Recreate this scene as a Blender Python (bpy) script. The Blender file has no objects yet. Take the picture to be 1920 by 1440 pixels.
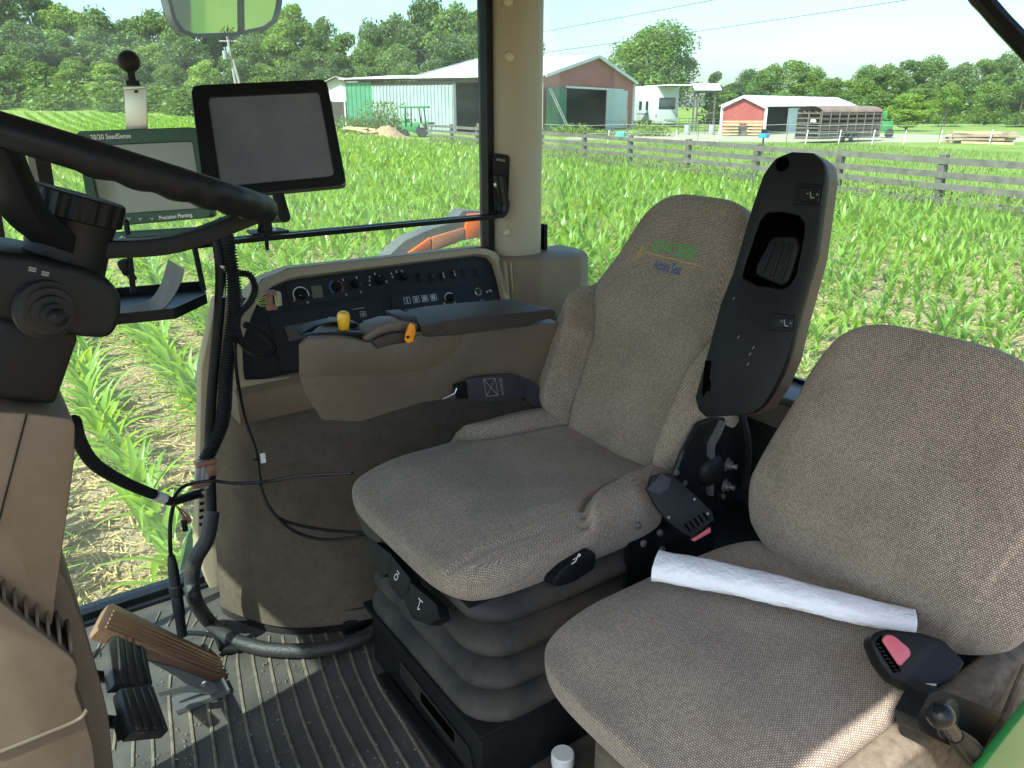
import bpy, bmesh, math, random
import numpy as np
from mathutils import Vector, Matrix
SC = bpy.context.scene
COL = SC.collection
rad = math.radians
random.seed(7)
RNG = np.random.default_rng(11)

# ------------------------------------------------------------------ camera
CH = 2.62                      # lens height above the field
FPX = 1442.0                   # focal length in photo pixels (1920 wide)
PITCH = math.atan(520 / FPX)
cam = bpy.data.cameras.new("camera")
cam.sensor_width = 36.0
cam.lens = 36.0 * FPX / 1920.0
cam.clip_start = 0.05
cam.clip_end = 6000
cam_o = bpy.data.objects.new("camera", cam)
COL.objects.link(cam_o)
cam_o.location = (0, 0, CH)
cam_o.rotation_euler = (math.pi / 2 - PITCH, 0, 0)
SC.camera = cam_o

# ------------------------------------------------------------------ world, sun, exposure
SUN_AZ, SUN_EL = -140.0, 50.0   # azimuth measured clockwise from the viewing direction
sdir = Vector((math.sin(rad(SUN_AZ)) * math.cos(rad(SUN_EL)), math.cos(rad(SUN_AZ)) * math.cos(rad(SUN_EL)), math.sin(rad(SUN_EL))))
world = bpy.data.worlds.new("World")
SC.world = world
world.use_nodes = True
wn = world.node_tree.nodes
sky = wn.new("ShaderNodeTexSky")
sky.sky_type = 'NISHITA'
sky.sun_disc = False
sky.sun_elevation = rad(SUN_EL)
sky.sun_rotation = rad(SUN_AZ)
sky.air_density = 1.0
sky.dust_density = 2.0
sky.ozone_density = 1.8
wn["Background"].inputs[1].default_value = 0.15
world.node_tree.links.new(sky.outputs[0], wn["Background"].inputs[0])
sun = bpy.data.lights.new("sun", 'SUN')
sun.energy = 4.9
sun.angle = rad(0.53)
sun.color = (1.0, 0.96, 0.9)
sun_o = bpy.data.objects.new("sun", sun)
COL.objects.link(sun_o)
sun_o.location = sdir * 50
sun_o.rotation_euler = sdir.to_track_quat('Z', 'Y').to_euler()
SC.view_settings.view_transform = 'Standard'
SC.view_settings.look = 'None'
SC.view_settings.gamma = 1.0
SC.view_settings.use_curve_mapping = False
SC.view_settings.exposure = 1.56
SC.render.engine = 'CYCLES'
cy = SC.cycles
cy.use_denoising = True
cy.max_bounces = 9
cy.diffuse_bounces = 5
cy.glossy_bounces = 3
cy.transmission_bounces = 4
cy.transparent_max_bounces = 12
cy.caustics_reflective = False
cy.caustics_refractive = False
cy.sample_clamp_indirect = 6.0

# ------------------------------------------------------------------ frames
# The cab has its own axes: b runs backwards along the tractor, l across it towards its right side, z up.
CAB_ROT = rad(35)
CM = Matrix.Rotation(CAB_ROT, 4, 'Z')
BV = np.array([math.cos(CAB_ROT), math.sin(CAB_ROT), 0.0])
LV = np.array([-math.sin(CAB_ROT), math.cos(CAB_ROT), 0.0])
CP, SP = math.cos(PITCH), math.sin(PITCH)

def ray(px, py):
    x = (px - 960) / FPX
    y = (720 - py) / FPX
    return np.array([x, CP + y * SP, y * CP - SP])

def U(px, py, b=None, l=None, z=None, t=None, pl=None):
    """cab-frame point on the sight line of a photo pixel, at a given plane of the cab"""
    d = ray(px, py)
    c = np.array([d @ BV, d @ LV, d[2]])
    o = np.array([0, 0, CH])
    if b is not None: t = b / c[0]
    elif l is not None: t = l / c[1]
    elif z is not None: t = (z - CH) / c[2]
    elif pl is not None:
        P, n = np.array(pl[0], float), np.array(pl[1], float)
        t = ((P - o) @ n) / (c @ n)
    return o + t * c

def W(px, py, D=None, z=None):
    """world point on a sight line at forward distance D or height z"""
    d = ray(px, py)
    t = D / d[1] if D is not None else (z - CH) / d[2]
    return np.array([0, 0, CH]) + t * d

def wx(px, D):
    return (px - 960) / 1533.0 * D

def on_line(px, P, d):
    """parameter along the plan line P + s d where the bearing of photo column px crosses it"""
    k = (px - 960) / 1533.0
    return (k * P[1] - P[0]) / (d[0] - k * d[1])

def nrm(v):
    v = np.array(v, float)
    return v / (np.linalg.norm(v) + 1e-12)

# ------------------------------------------------------------------ mesh builder
class MB:
    def __init__(s):
        s.v = []; s.f = []; s.uv = {}
    def add(s, vs, fs):
        o = len(s.v)
        s.v += [tuple(map(float, p)) for p in vs]
        s.f += [tuple(i + o for i in f) for f in fs]
        return o
    def box(s, c, size, rot=None):
        h = np.array(size) / 2.0
        P = [np.array([sx, sy, sz]) * h for sz in (-1, 1) for sx, sy in ((-1, -1), (1, -1), (1, 1), (-1, 1))]
        if rot is not None: P = [rot @ p for p in P]
        s.add([p + np.array(c) for p in P], [(3, 2, 1, 0), (4, 5, 6, 7), (0, 1, 5, 4), (1, 2, 6, 5), (2, 3, 7, 6), (3, 0, 4, 7)])
        return s
    def beam(s, p, q, w, h, up=(0, 0, 1)):
        """box beam from p to q, w wide across, h along up"""
        p = np.array(p, float); q = np.array(q, float)
        a = nrm(q - p); side = nrm(np.cross(a, up)); u = np.cross(side, a)
        vs = []
        for e in (p, q):
            for i, j in ((-1, -1), (1, -1), (1, 1), (-1, 1)):
                vs.append(e + side * i * w / 2 + u * j * h / 2)
        s.add(vs, [(3, 2, 1, 0), (4, 5, 6, 7), (0, 1, 5, 4), (1, 2, 6, 5), (2, 3, 7, 6), (3, 0, 4, 7)])
        return s
    def prism(s, pts, vec):
        pts = [np.array(p, float) for p in pts]; n = len(pts)
        vec = np.array(vec, float)
        s.add(pts + [p + vec for p in pts], [tuple(range(n))[::-1], tuple(range(n, 2 * n))] + [(i, (i + 1) % n, (i + 1) % n + n, i + n) for i in range(n)])
        return s
    def quad(s, a, b, c, d):
        s.add([a, b, c, d], [(0, 1, 2, 3)]); return s
    def tube(s, pts, r, n=10, caps=True, closed=False):
        pts = [np.array(p, float) for p in pts]; m = len(pts)
        rr = r if hasattr(r, '__len__') else [r] * m
        t0 = nrm(pts[1] - pts[0])
        ref = np.array([0, 0, 1.0]) if abs(t0[2]) < .9 else np.array([1.0, 0, 0])
        u = nrm(np.cross(t0, ref)); vs = []
        for i in range(m):
            if closed: t = nrm(pts[(i + 1) % m] - pts[i - 1])
            else: t = nrm(pts[min(i + 1, m - 1)] - pts[max(i - 1, 0)])
            u = nrm(u - t * (u @ t)); w = np.cross(t, u)
            for k in range(n):
                a = 2 * math.pi * k / n
                vs.append(pts[i] + rr[i] * (math.cos(a) * u + math.sin(a) * w))
        fs = []
        for i in range(m if closed else m - 1):
            j = (i + 1) % m
            for k in range(n):
                fs.append((i * n + k, i * n + (k + 1) % n, j * n + (k + 1) % n, j * n + k))
        if caps and not closed:
            fs += [tuple(range(n))[::-1], tuple(range((m - 1) * n, m * n))]
        s.add(vs, fs); return s
    def lathe(s, c, axis, prof, n=20, ref=None):
        """prof: (radius, height along axis) pairs"""
        c = np.array(c, float); a = nrm(axis)
        ref = np.array(ref if ref is not None else ([0, 0, 1.0] if abs(a[2]) < .9 else [1.0, 0, 0]))
        u = nrm(np.cross(a, ref)); w = np.cross(a, u); vs = []
        for r, h in prof:
            for k in range(n):
                t = 2 * math.pi * k / n
                vs.append(c + a * h + max(r, 1e-5) * (math.cos(t) * u + math.sin(t) * w))
        m = len(prof); fs = []
        for i in range(m - 1):
            for k in range(n):
                fs.append((i * n + k, i * n + (k + 1) % n, (i + 1) * n + (k + 1) % n, (i + 1) * n + k))
        fs += [tuple(range(n))[::-1], tuple(range((m - 1) * n, m * n))]
        s.add(vs, fs); return s
    def ball(s, c, r, n=14, squash=(1, 1, 1)):
        vs = []; fs = []
        m = n // 2
        for i in range(m + 1):
            th = math.pi * i / m
            for k in range(n):
                ph = 2 * math.pi * k / n
                vs.append(np.array(c) + r * np.array([math.sin(th) * math.cos(ph) * squash[0], math.sin(th) * math.sin(ph) * squash[1], math.cos(th) * squash[2]]))
        for i in range(m):
            for k in range(n):
                fs.append((i * n + k, (i + 1) * n + k, (i + 1) * n + (k + 1) % n, i * n + (k + 1) % n))
        s.add(vs, fs); return s
    def grid(s, P, uv=None, closed_u=False):
        """P: array nu x nv x 3"""
        P = np.asarray(P, float); nu, nv = P.shape[:2]
        o = s.add(P.reshape(-1, 3), [])
        base = len(s.f)
        for i in range(nu if closed_u else nu - 1):
            for j in range(nv - 1):
                a = i * nv + j; b = ((i + 1) % nu) * nv + j
                s.f.append((o + a, o + b, o + b + 1, o + a + 1))
        if uv is not None:
            q = np.asarray(uv, float).reshape(-1, 2)
            for i in range(len(q)): s.uv[o + i] = q[i]
        return s
    def mesh(s, name, org=(0, 0, 0), bevel=0, seg=2, ang=32, smooth=True, weld=False, sharp=38):
        me = bpy.data.meshes.new(name)
        V = np.array(s.v, float).reshape(-1, 3) - np.array(org, float)
        me.from_pydata([tuple(p) for p in V], [], s.f)
        if s.uv:
            lay = me.uv_layers.new(name="UVMap")
            vi = np.zeros(len(me.loops), dtype=np.int32)
            me.loops.foreach_get("vertex_index", vi)
            arr = np.zeros((len(s.v), 2))
            for k, q in s.uv.items(): arr[k] = q
            lay.data.foreach_set("uv", arr[vi].ravel())
        bm = bmesh.new(); bm.from_mesh(me)
        if weld: bmesh.ops.remove_doubles(bm, verts=bm.verts, dist=1e-5)
        bmesh.ops.recalc_face_normals(bm, faces=bm.faces)
        if bevel:
            es = [e for e in bm.edges if len(e.link_faces) == 2 and e.calc_face_angle(0) > rad(ang)]
            bmesh.ops.bevel(bm, geom=es, offset=bevel, segments=seg, profile=.5, affect='EDGES', clamp_overlap=True)
        bm.to_mesh(me); bm.free()
        if smooth:
            me.polygons.foreach_set("use_smooth", [True] * len(me.polygons))
            me.set_sharp_from_angle(angle=rad(sharp))
        return me

ORG = {}
CABF = set()
def thing(name, label, cat, org, group=None, cab=True, rz=0.0):
    o = bpy.data.objects.new(name, None)
    o.empty_display_size = .1
    COL.objects.link(o)
    M4 = Matrix.Translation(Vector(org)) @ Matrix.Rotation(rz, 4, 'Z')
    o.matrix_world = (CM @ M4) if cab else M4
    o['label'] = label; o['category'] = cat
    if group: o['group'] = group
    ORG[o.name] = np.array(org, float)
    return o

def part(name, mb, mat, parent, label=None, stuff=False, **kw):
    org = ORG[parent.name]
    me = mb.mesh(name, org, **kw)
    for m in (mat if isinstance(mat, (list, tuple)) else [mat]): me.materials.append(m)
    o = bpy.data.objects.new(name, me)
    COL.objects.link(o)
    o.parent = parent
    ORG[o.name] = org
    if label: o['label'] = label
    if stuff: o['kind'] = 'stuff'
    return o

def solo(name, label, cat, mb, mat, org, group=None, cab=True, **kw):
    me = mb.mesh(name, org, **kw)
    for m in (mat if isinstance(mat, (list, tuple)) else [mat]): me.materials.append(m)
    o = bpy.data.objects.new(name, me)
    COL.objects.link(o)
    o.matrix_world = (CM if cab else Matrix.Identity(4)) @ Matrix.Translation(Vector(org))
    if label: o['label'] = label; o['category'] = cat
    if group: o['group'] = group
    ORG[o.name] = np.array(org, float)
    return o

def structure(name, mb, mat, cab=False, kind='structure', **kw):
    o = solo(name, None, None, mb, mat, (0, 0, 0), cab=cab, **kw)
    o['kind'] = kind
    return o

def round3(pts, r, n=4):
    """round the corners of a closed coplanar outline"""
    pts = [np.array(p, float) for p in pts]; m = len(pts); out = []
    rr = r if hasattr(r, '__len__') else [r] * m
    for i in range(m):
        p, a, b = pts[i], pts[i - 1], pts[(i + 1) % m]
        if rr[i] <= 0: out.append(p); continue
        da, db = a - p, b - p
        la, lb = np.linalg.norm(da), np.linalg.norm(db)
        k = min(rr[i], la * .48, lb * .48)
        A, B_ = p + da / la * k, p + db / lb * k
        for q in range(n + 1):
            t = q / n
            out.append((1 - t) ** 2 * A + 2 * t * (1 - t) * p + t * t * B_)
    return out

def spline(pts, n=8):
    """Catmull-Rom through 3-D points"""
    P = [np.array(p, float) for p in pts]
    P = [2 * P[0] - P[1]] + P + [2 * P[-1] - P[-2]]
    out = []
    for i in range(1, len(P) - 2):
        for k in range(n):
            t = k / n
            out.append(.5 * ((2 * P[i]) + (-P[i - 1] + P[i + 1]) * t + (2 * P[i - 1] - 5 * P[i] + 4 * P[i + 1] - P[i + 2]) * t * t + (-P[i - 1] + 3 * P[i] - 3 * P[i + 1] + P[i + 2]) * t ** 3))
    out.append(P[-2])
    return out

def conduit(mb, pts, r, pitch=.0066, n=10, depth=.72):
    """corrugated flexible tube along a smooth path"""
    P = np.array(spline(pts, 12))
    d = np.r_[0, np.cumsum(np.linalg.norm(np.diff(P, axis=0), axis=1))]
    m = max(4, int(d[-1] / pitch * 4))
    s = np.linspace(0, d[-1], m)
    Q = np.stack([np.interp(s, d, P[:, i]) for i in range(3)], 1)
    rr = [r if (k % 4) < 2 else r * depth for k in range(m)]
    mb.tube(Q, rr, n); return mb

def text_mesh(mb, txt, o, ex, ey, size, depth=.0004, align='LEFT', shear=0.0, xs=1.0, bold=0.0):
    """solid lettering lying on a surface: o origin, ex reading direction, ey up"""
    cu = bpy.data.curves.new("t", 'FONT')
    cu.body = txt; cu.size = size; cu.align_x = align; cu.shear = shear; cu.resolution_u = 3
    cu.offset = bold
    ob = bpy.data.objects.new("t", cu)
    COL.objects.link(ob)
    dg = bpy.context.evaluated_depsgraph_get()
    me = bpy.data.meshes.new_from_object(ob.evaluated_get(dg))
    ex = nrm(ex); ey = nrm(np.array(ey) - ex * (np.array(ey) @ ex)); ez = np.cross(ex, ey)
    vs = [np.array(o) + ex * v.co.x * xs + ey * v.co.y + ez * depth for v in me.vertices]
    mb.add(vs, [tuple(p.vertices) for p in me.polygons])
    bpy.data.objects.remove(ob); bpy.data.curves.remove(cu); bpy.data.meshes.remove(me)
    return mb

# ------------------------------------------------------------------ materials
def new_mat(name):
    m = bpy.data.materials.new(name); m.use_nodes = True
    nt = m.node_tree
    return m, nt, nt.nodes["Principled BSDF"], nt.nodes["Material Output"]

def mk(name, col, rough=.5, metal=0, var=.12, vs=6.0, bump=0, bs=200.0, bd=.001, dust=0, dustcol=(.34, .28, .2), ds=9.0, spec=.5, coat=0, fine=0):
    m, nt, b, out = new_mat(name)
    N, Lk = nt.nodes, nt.links
    tc = N.new("ShaderNodeTexCoord")
    n1 = N.new("ShaderNodeTexNoise"); n1.inputs["Scale"].default_value = vs; n1.inputs["Detail"].default_value = 6
    Lk.new(tc.outputs["Object"], n1.inputs["Vector"])
    rp = N.new("ShaderNodeValToRGB")
    c = np.array(col)
    rp.color_ramp.elements[0].position = .3; rp.color_ramp.elements[1].position = .7
    rp.color_ramp.elements[0].color = (*np.clip(c * (1 - var), 0, 1), 1)
    rp.color_ramp.elements[1].color = (*np.clip(c * (1 + var), 0, 1), 1)
    Lk.new(n1.outputs["Fac"], rp.inputs["Fac"])
    last = rp.outputs["Color"]
    if dust:
        n2 = N.new("ShaderNodeTexNoise"); n2.inputs["Scale"].default_value = ds; n2.inputs["Detail"].default_value = 9; n2.inputs["Roughness"].default_value = .68
        Lk.new(tc.outputs["Object"], n2.inputs["Vector"])
        r2 = N.new("ShaderNodeMapRange"); r2.inputs[1].default_value = .42; r2.inputs[2].default_value = .78; r2.inputs[3].default_value = 0; r2.inputs[4].default_value = dust
        Lk.new(n2.outputs["Fac"], r2.inputs[0])
        mx = N.new("ShaderNodeMixRGB"); mx.inputs[2].default_value = (*dustcol, 1)
        Lk.new(r2.outputs[0], mx.inputs[0]); Lk.new(last, mx.inputs[1])
        last = mx.outputs[0]
        r3 = N.new("ShaderNodeMapRange"); r3.inputs[1].default_value = 0; r3.inputs[2].default_value = 1; r3.inputs[3].default_value = rough; r3.inputs[4].default_value = min(1, rough + .45)
        Lk.new(r2.outputs[0], r3.inputs[0]); Lk.new(r3.outputs[0], b.inputs["Roughness"])
    else:
        r3 = N.new("ShaderNodeMapRange"); r3.inputs[1].default_value = .3; r3.inputs[2].default_value = .7; r3.inputs[3].default_value = max(.02, rough - .07); r3.inputs[4].default_value = min(1, rough + .07)
        Lk.new(n1.outputs["Fac"], r3.inputs[0]); Lk.new(r3.outputs[0], b.inputs["Roughness"])
    Lk.new(last, b.inputs["Base Color"])
    b.inputs["Metallic"].default_value = metal
    b.inputs["Specular IOR Level"].default_value = spec
    if coat: b.inputs["Coat Weight"].default_value = coat
    if bump:
        n3 = N.new("ShaderNodeTexNoise"); n3.inputs["Scale"].default_value = bs; n3.inputs["Detail"].default_value = 3
        Lk.new(tc.outputs["Object"], n3.inputs["Vector"])
        bp = N.new("ShaderNodeBump"); bp.inputs["Strength"].default_value = bump; bp.inputs["Distance"].default_value = bd
        Lk.new(n3.outputs["Fac"], bp.inputs["Height"]); Lk.new(bp.outputs[0], b.inputs["Normal"])
    return m

def fabric(name, dark, lite, wu=.0039, wv=.0034, stain=.2):
    """basket-weave seat cloth on the metric UV map"""
    m, nt, b, out = new_mat(name)
    N, Lk = nt.nodes, nt.links
    uv = N.new("ShaderNodeUVMap")
    nz = N.new("ShaderNodeTexNoise"); nz.inputs["Scale"].default_value = 30; nz.inputs["Detail"].default_value = 2
    Lk.new(uv.outputs[0], nz.inputs["Vector"])
    off = N.new("ShaderNodeVectorMath"); off.operation = 'SCALE'; off.inputs["Scale"].default_value = .004
    Lk.new(nz.outputs["Color"], off.inputs[0])
    ad = N.new("ShaderNodeVectorMath"); ad.operation = 'ADD'
    Lk.new(uv.outputs[0], ad.inputs[0]); Lk.new(off.outputs[0], ad.inputs[1])
    br = N.new("ShaderNodeTexBrick")
    br.offset = .5; br.inputs["Scale"].default_value = 1.0
    br.inputs["Brick Width"].default_value = wu; br.inputs["Row Height"].default_value = wv
    br.inputs["Mortar Size"].default_value = wv * .24; br.inputs["Mortar Smooth"].default_value = .8
    br.inputs["Bias"].default_value = -.1
    br.inputs["Color1"].default_value = (*lite, 1)
    br.inputs["Color2"].default_value = (*(np.array(lite) * .62), 1)
    br.inputs["Mortar"].default_value = (*dark, 1)
    Lk.new(ad.outputs[0], br.inputs["Vector"])
    n2 = N.new("ShaderNodeTexNoise"); n2.inputs["Scale"].default_value = 7; n2.inputs["Detail"].default_value = 5
    Lk.new(uv.outputs[0], n2.inputs["Vector"])
    mr = N.new("ShaderNodeMapRange"); mr.inputs[1].default_value = .35; mr.inputs[2].default_value = .75; mr.inputs[3].default_value = 1.08; mr.inputs[4].default_value = 1 - stain
    Lk.new(n2.outputs["Fac"], mr.inputs[0])
    mu = N.new("ShaderNodeVectorMath"); mu.operation = 'SCALE'
    Lk.new(br.outputs["Color"], mu.inputs[0]); Lk.new(mr.outputs[0], mu.inputs["Scale"])
    Lk.new(mu.outputs[0], b.inputs["Base Color"])
    b.inputs["Roughness"].default_value = .92
    b.inputs["Specular IOR Level"].default_value = .15
    b.inputs["Sheen Weight"].default_value = .22
    b.inputs["Sheen Roughness"].default_value = .5
    b.inputs["Sheen Tint"].default_value = (.85, .85, .85, 1)
    bp = N.new("ShaderNodeBump"); bp.inputs["Strength"].default_value = .55; bp.inputs["Distance"].default_value = .0012; bp.invert = True
    Lk.new(br.outputs["Fac"], bp.inputs["Height"]); Lk.new(bp.outputs[0], b.inputs["Normal"])
    return m

def leafmat(name, col, trans, tr=.45, var=.35, rough=.45, spec=.4):
    m, nt, b, out = new_mat(name)
    N, Lk = nt.nodes, nt.links
    ge = N.new("ShaderNodeNewGeometry"); oi = N.new("ShaderNodeObjectInfo")
    ad = N.new("ShaderNodeMath"); ad.operation = 'ADD'
    Lk.new(ge.outputs["Random Per Island"], ad.inputs[0]); Lk.new(oi.outputs["Random"], ad.inputs[1])
    ml = N.new("ShaderNodeMath"); ml.operation = 'MULTIPLY'; ml.inputs[1].default_value = .5
    Lk.new(ad.outputs[0], ml.inputs[0])
    def ramp(c):
        r = N.new("ShaderNodeValToRGB"); c = np.array(c)
        r.color_ramp.elements[0].color = (*(c * (1 - var) * np.array([.8, 1, .9])), 1)
        r.color_ramp.elements[1].color = (*(c * (1 + var) * np.array([1.15, 1, .8])), 1)
        Lk.new(ml.outputs[0], r.inputs["Fac"]); return r
    r1, r2 = ramp(col), ramp(trans)
    Lk.new(r1.outputs[0], b.inputs["Base Color"])
    b.inputs["Roughness"].default_value = rough
    b.inputs["Specular IOR Level"].default_value = spec
    tl = N.new("ShaderNodeBsdfTranslucent"); Lk.new(r2.outputs[0], tl.inputs["Color"])
    mx = N.new("ShaderNodeMixShader"); mx.inputs[0].default_value = tr
    Lk.new(b.outputs[0], mx.inputs[1]); Lk.new(tl.outputs[0], mx.inputs[2])
    Lk.new(mx.outputs[0], out.inputs[0])
    return m

def glassmat(name, tint, dirt=.03, gloss=.5):
    m, nt, b, out = new_mat(name)
    N, Lk = nt.nodes, nt.links
    N.remove(b)
    tr = N.new("ShaderNodeBsdfTransparent"); tr.inputs[0].default_value = (*tint, 1)
    gl = N.new("ShaderNodeBsdfGlossy"); gl.inputs["Roughness"].default_value = .01
    fr = N.new("ShaderNodeFresnel"); fr.inputs[0].default_value = 1.35
    ms = N.new("ShaderNodeMath"); ms.operation = 'MULTIPLY'; ms.inputs[1].default_value = gloss
    Lk.new(fr.outputs[0], ms.inputs[0])
    mx = N.new("ShaderNodeMixShader")
    Lk.new(ms.outputs[0], mx.inputs[0]); Lk.new(tr.outputs[0], mx.inputs[1]); Lk.new(gl.outputs[0], mx.inputs[2])
    df = N.new("ShaderNodeBsdfTranslucent"); df.inputs[0].default_value = (.8, .8, .75, 1)
    tc = N.new("ShaderNodeTexCoord")
    n1 = N.new("ShaderNodeTexNoise"); n1.inputs["Scale"].default_value = 3; n1.inputs["Detail"].default_value = 8
    mpg = N.new("ShaderNodeMapping"); mpg.inputs["Rotation"].default_value = (.5, .4, .6); mpg.inputs["Scale"].default_value = (1, 1, 5)
    Lk.new(tc.outputs["Object"], mpg.inputs[0]); Lk.new(mpg.outputs[0], n1.inputs["Vector"])
    mr = N.new("ShaderNodeMapRange"); mr.inputs[1].default_value = .3; mr.inputs[2].default_value = .75; mr.inputs[3].default_value = dirt * .4; mr.inputs[4].default_value = dirt * 1.6  # dust film, kept thick so its veil also stands in for distance haze
    Lk.new(n1.outputs["Fac"], mr.inputs[0])
    vo = N.new("ShaderNodeTexVoronoi"); vo.inputs["Scale"].default_value = 11; vo.inputs["Randomness"].default_value = 1
    Lk.new(tc.outputs["Object"], vo.inputs["Vector"])
    sp = N.new("ShaderNodeMath"); sp.operation = 'LESS_THAN'; sp.inputs[1].default_value = .03
    Lk.new(vo.outputs["Distance"], sp.inputs[0])
    s2 = N.new("ShaderNodeMath"); s2.operation = 'MULTIPLY_ADD'; s2.inputs[1].default_value = .35
    Lk.new(sp.outputs[0], s2.inputs[0]); Lk.new(mr.outputs[0], s2.inputs[2])
    m2 = N.new("ShaderNodeMixShader")
    Lk.new(s2.outputs[0], m2.inputs[0]); Lk.new(mx.outputs[0], m2.inputs[1]); Lk.new(df.outputs[0], m2.inputs[2])
    Lk.new(m2.outputs[0], out.inputs[0])
    return m

TAN = mk("tan_plastic", (.36, .285, .19), .55, bump=.15, bs=900, bd=.0005, var=.06, dust=.18)
PILLAR = mk("pillar_plastic", (.37, .325, .235), .6, bump=.12, bs=700, bd=.0005, var=.05, dust=.12)
CAPM = mk("cap_plastic", (.52, .47, .33), .3, var=.05)
BROWN = mk("brown_plastic", (.10, .077, .055), .5, bump=.4, bs=600, bd=.0004, var=.12, dust=.16, ds=5)
BROWN2 = mk("brown_trim", (.122, .086, .056), .5, bump=.4, bs=500, bd=.0005, var=.14, dust=.26, ds=5)
DKBROWN = mk("dark_brown_pad", (.105, .068, .052), .55, bump=.2, bs=900, bd=.0004, var=.08)
BLACK = mk("black_plastic", (.007, .008, .0095), .4, var=.2, bump=.12, bs=900, bd=.0003, spec=.16)
BLACKS = mk("black_gloss", (.009, .01, .0115), .25, var=.2, spec=.3)
BLACKM = mk("black_matte", (.008, .0095, .0105), .48, var=.2, bump=.2, bs=700, bd=.0004, dust=.012, spec=.18)
RUBBER = mk("black_rubber", (.014, .0145, .015), .6, var=.2, dust=.1, spec=.25)
BELLOW = mk("bellows_rubber", (.026, .027, .028), .66, var=.15, spec=.3, dust=.5, ds=5, dustcol=(.2, .165, .12))
VINYL = mk("armrest_vinyl", (.046, .038, .031), .5, bump=.25, bs=420, bd=.0006, var=.15, spec=.22, dust=.06)
PANEL = mk("console_black", (.017, .02, .023), .5, var=.15, bump=.1, bs=1200, bd=.0003, dust=.01, spec=.18)
PANEL2 = mk("console_black_low", (.021, .024, .028), .45, var=.15, bump=.1, bs=1200, bd=.0003, dust=.01, spec=.18)
LCD = mk("lcd_grey", (.075, .085, .075), .25, var=.05)
LCDG = mk("lcd_green", (.13, .125, .075), .3, var=.05)
WHITEP = mk("white_print", (.72, .72, .7), .6, var=.03)
BLUEP = mk("blue_print", (.05, .16, .45), .5, var=.05)
REDP = mk("red_print", (.4, .06, .03), .5, var=.05)
STEEL = mk("steel", (.62, .62, .6), .3, metal=1, var=.08)
GREYM = mk("grey_metal", (.17, .175, .175), .45, metal=.6, var=.1, dust=.2)
ALU = mk("aluminium", (.62, .6, .54), .42, metal=.85, var=.06, bump=.1, bs=300)
YELLOW = mk("yellow_knob", (.72, .42, .02), .32, var=.04, coat=.2)
ORANGE = mk("orange_lever", (.85, .3, .01), .4, var=.04)
ORLENS = mk("orange_lens", (.85, .14, .015), .3, var=.1, dust=.15)
ORLENS2 = mk("amber_lens", (.42, .13, .055), .3, var=.15, dust=.3)
LAMPG = mk("lamp_grey", (.075, .082, .08), .5, var=.1, dust=.2)
GREENM = mk("monitor_green", (.012, .062, .034), .45, var=.08, bump=.1, bs=800, bd=.0003, dust=.05)
JDG = mk("paint_green", (.012, .15, .03), .3, var=.06, coat=.3, dust=.06)
CARPET = mk("carpet", (.105, .082, .06), .95, var=.12, vs=60, bump=.9, bs=420, bd=.003, dust=.12, ds=14, spec=.1)
CARPET2 = mk("carpet_door", (.13, .108, .082), .95, var=.3, vs=60, bump=.8, bs=500, bd=.002, dust=.25, ds=14, spec=.1)
MATR = mk("floor_mat_rubber", (.058, .054, .048), .5, var=.3, vs=9, bump=.35, bs=120, bd=.001, dust=.38, ds=7, dustcol=(.17, .14, .10))
RIBR = mk("mat_rib_dusty", (.115, .095, .07), .8, var=.4, vs=60, dust=.4, dustcol=(.3, .25, .18))
PEDB = mk("pedal_brown", (.21, .105, .055), .55, var=.15, bump=.3, bs=200, dust=.3)
PEDK = mk("pedal_black", (.028, .026, .025), .42, var=.3, dust=.35, ds=14, dustcol=(.2, .15, .11))
PINKB = mk("red_button", (.55, .1, .13), .45, var=.12, dust=.2, dustcol=(.6, .35, .4))
BELT = mk("belt_web", (.022, .024, .034), .7, var=.2, bump=.6, bs=900, bd=.0006)
PAPER = mk("paper_towel", (.80, .82, .86), .9, var=.03, vs=14, bump=1.0, bs=150, bd=.003)
STRIP = mk("dusty_strip", (.16, .17, .175), .8, var=.2, bump=.5, bs=260, bd=.001, dust=.5, ds=18)
CONN = mk("connector_grey", (.3, .31, .3), .5, var=.2, dust=.2)
CONB = mk("connector_brown", (.22, .1, .06), .5, var=.15, dust=.2)
WIREY = mk("wire_yellow", (.45, .5, .12), .5, var=.1)
TAPE = mk("white_tag", (.75, .75, .72), .6, var=.05)
SLEEVE = mk("braided_sleeve", (.02, .02, .02), .5, var=.35, vs=150, bump=.9, bs=260, bd=.002, dust=.06)
BOTTLE = mk("bottle_plastic", (.5, .53, .55), .15, var=.1)
GLASS = glassmat("cab_glass", (.79, .88, .865), .045, .12)
GLASSW = glassmat("windshield_glass", (.79, .88, .86), .065, .25)
FAB = fabric("seat_cloth", (.06, .047, .037), (.50, .415, .325))
SCREEN = mk("dead_screen", (.085, .10, .13), .13, var=.25, vs=3, spec=1.0, coat=.6, dust=.2, ds=4, dustcol=(.35, .36, .38))
SCREEN2 = mk("dead_screen_warm", (.2, .205, .16), .3, var=.15, vs=5, spec=.7)
MIRROR = mk("mirror_glass", (.6, .68, .64), .03, metal=1, var=.03)

HEADL = mk("headliner_grey", (.3, .3, .29), .9, var=.06)
REARW = mk("rear_wall_dark", (.035, .034, .03), .9, var=.2, bump=.5, bs=500)

FOOT = mk("foot_tan", (.185, .138, .09), .55, bump=.15, bs=900, bd=.0004, var=.1, dust=.15, spec=.3)

HOLE_SHADE = mk("hole_shade", (.0015, .0015, .0015), 1, var=.1, spec=0)  # near-black colour stands in for the shade inside holes and slots
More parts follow.
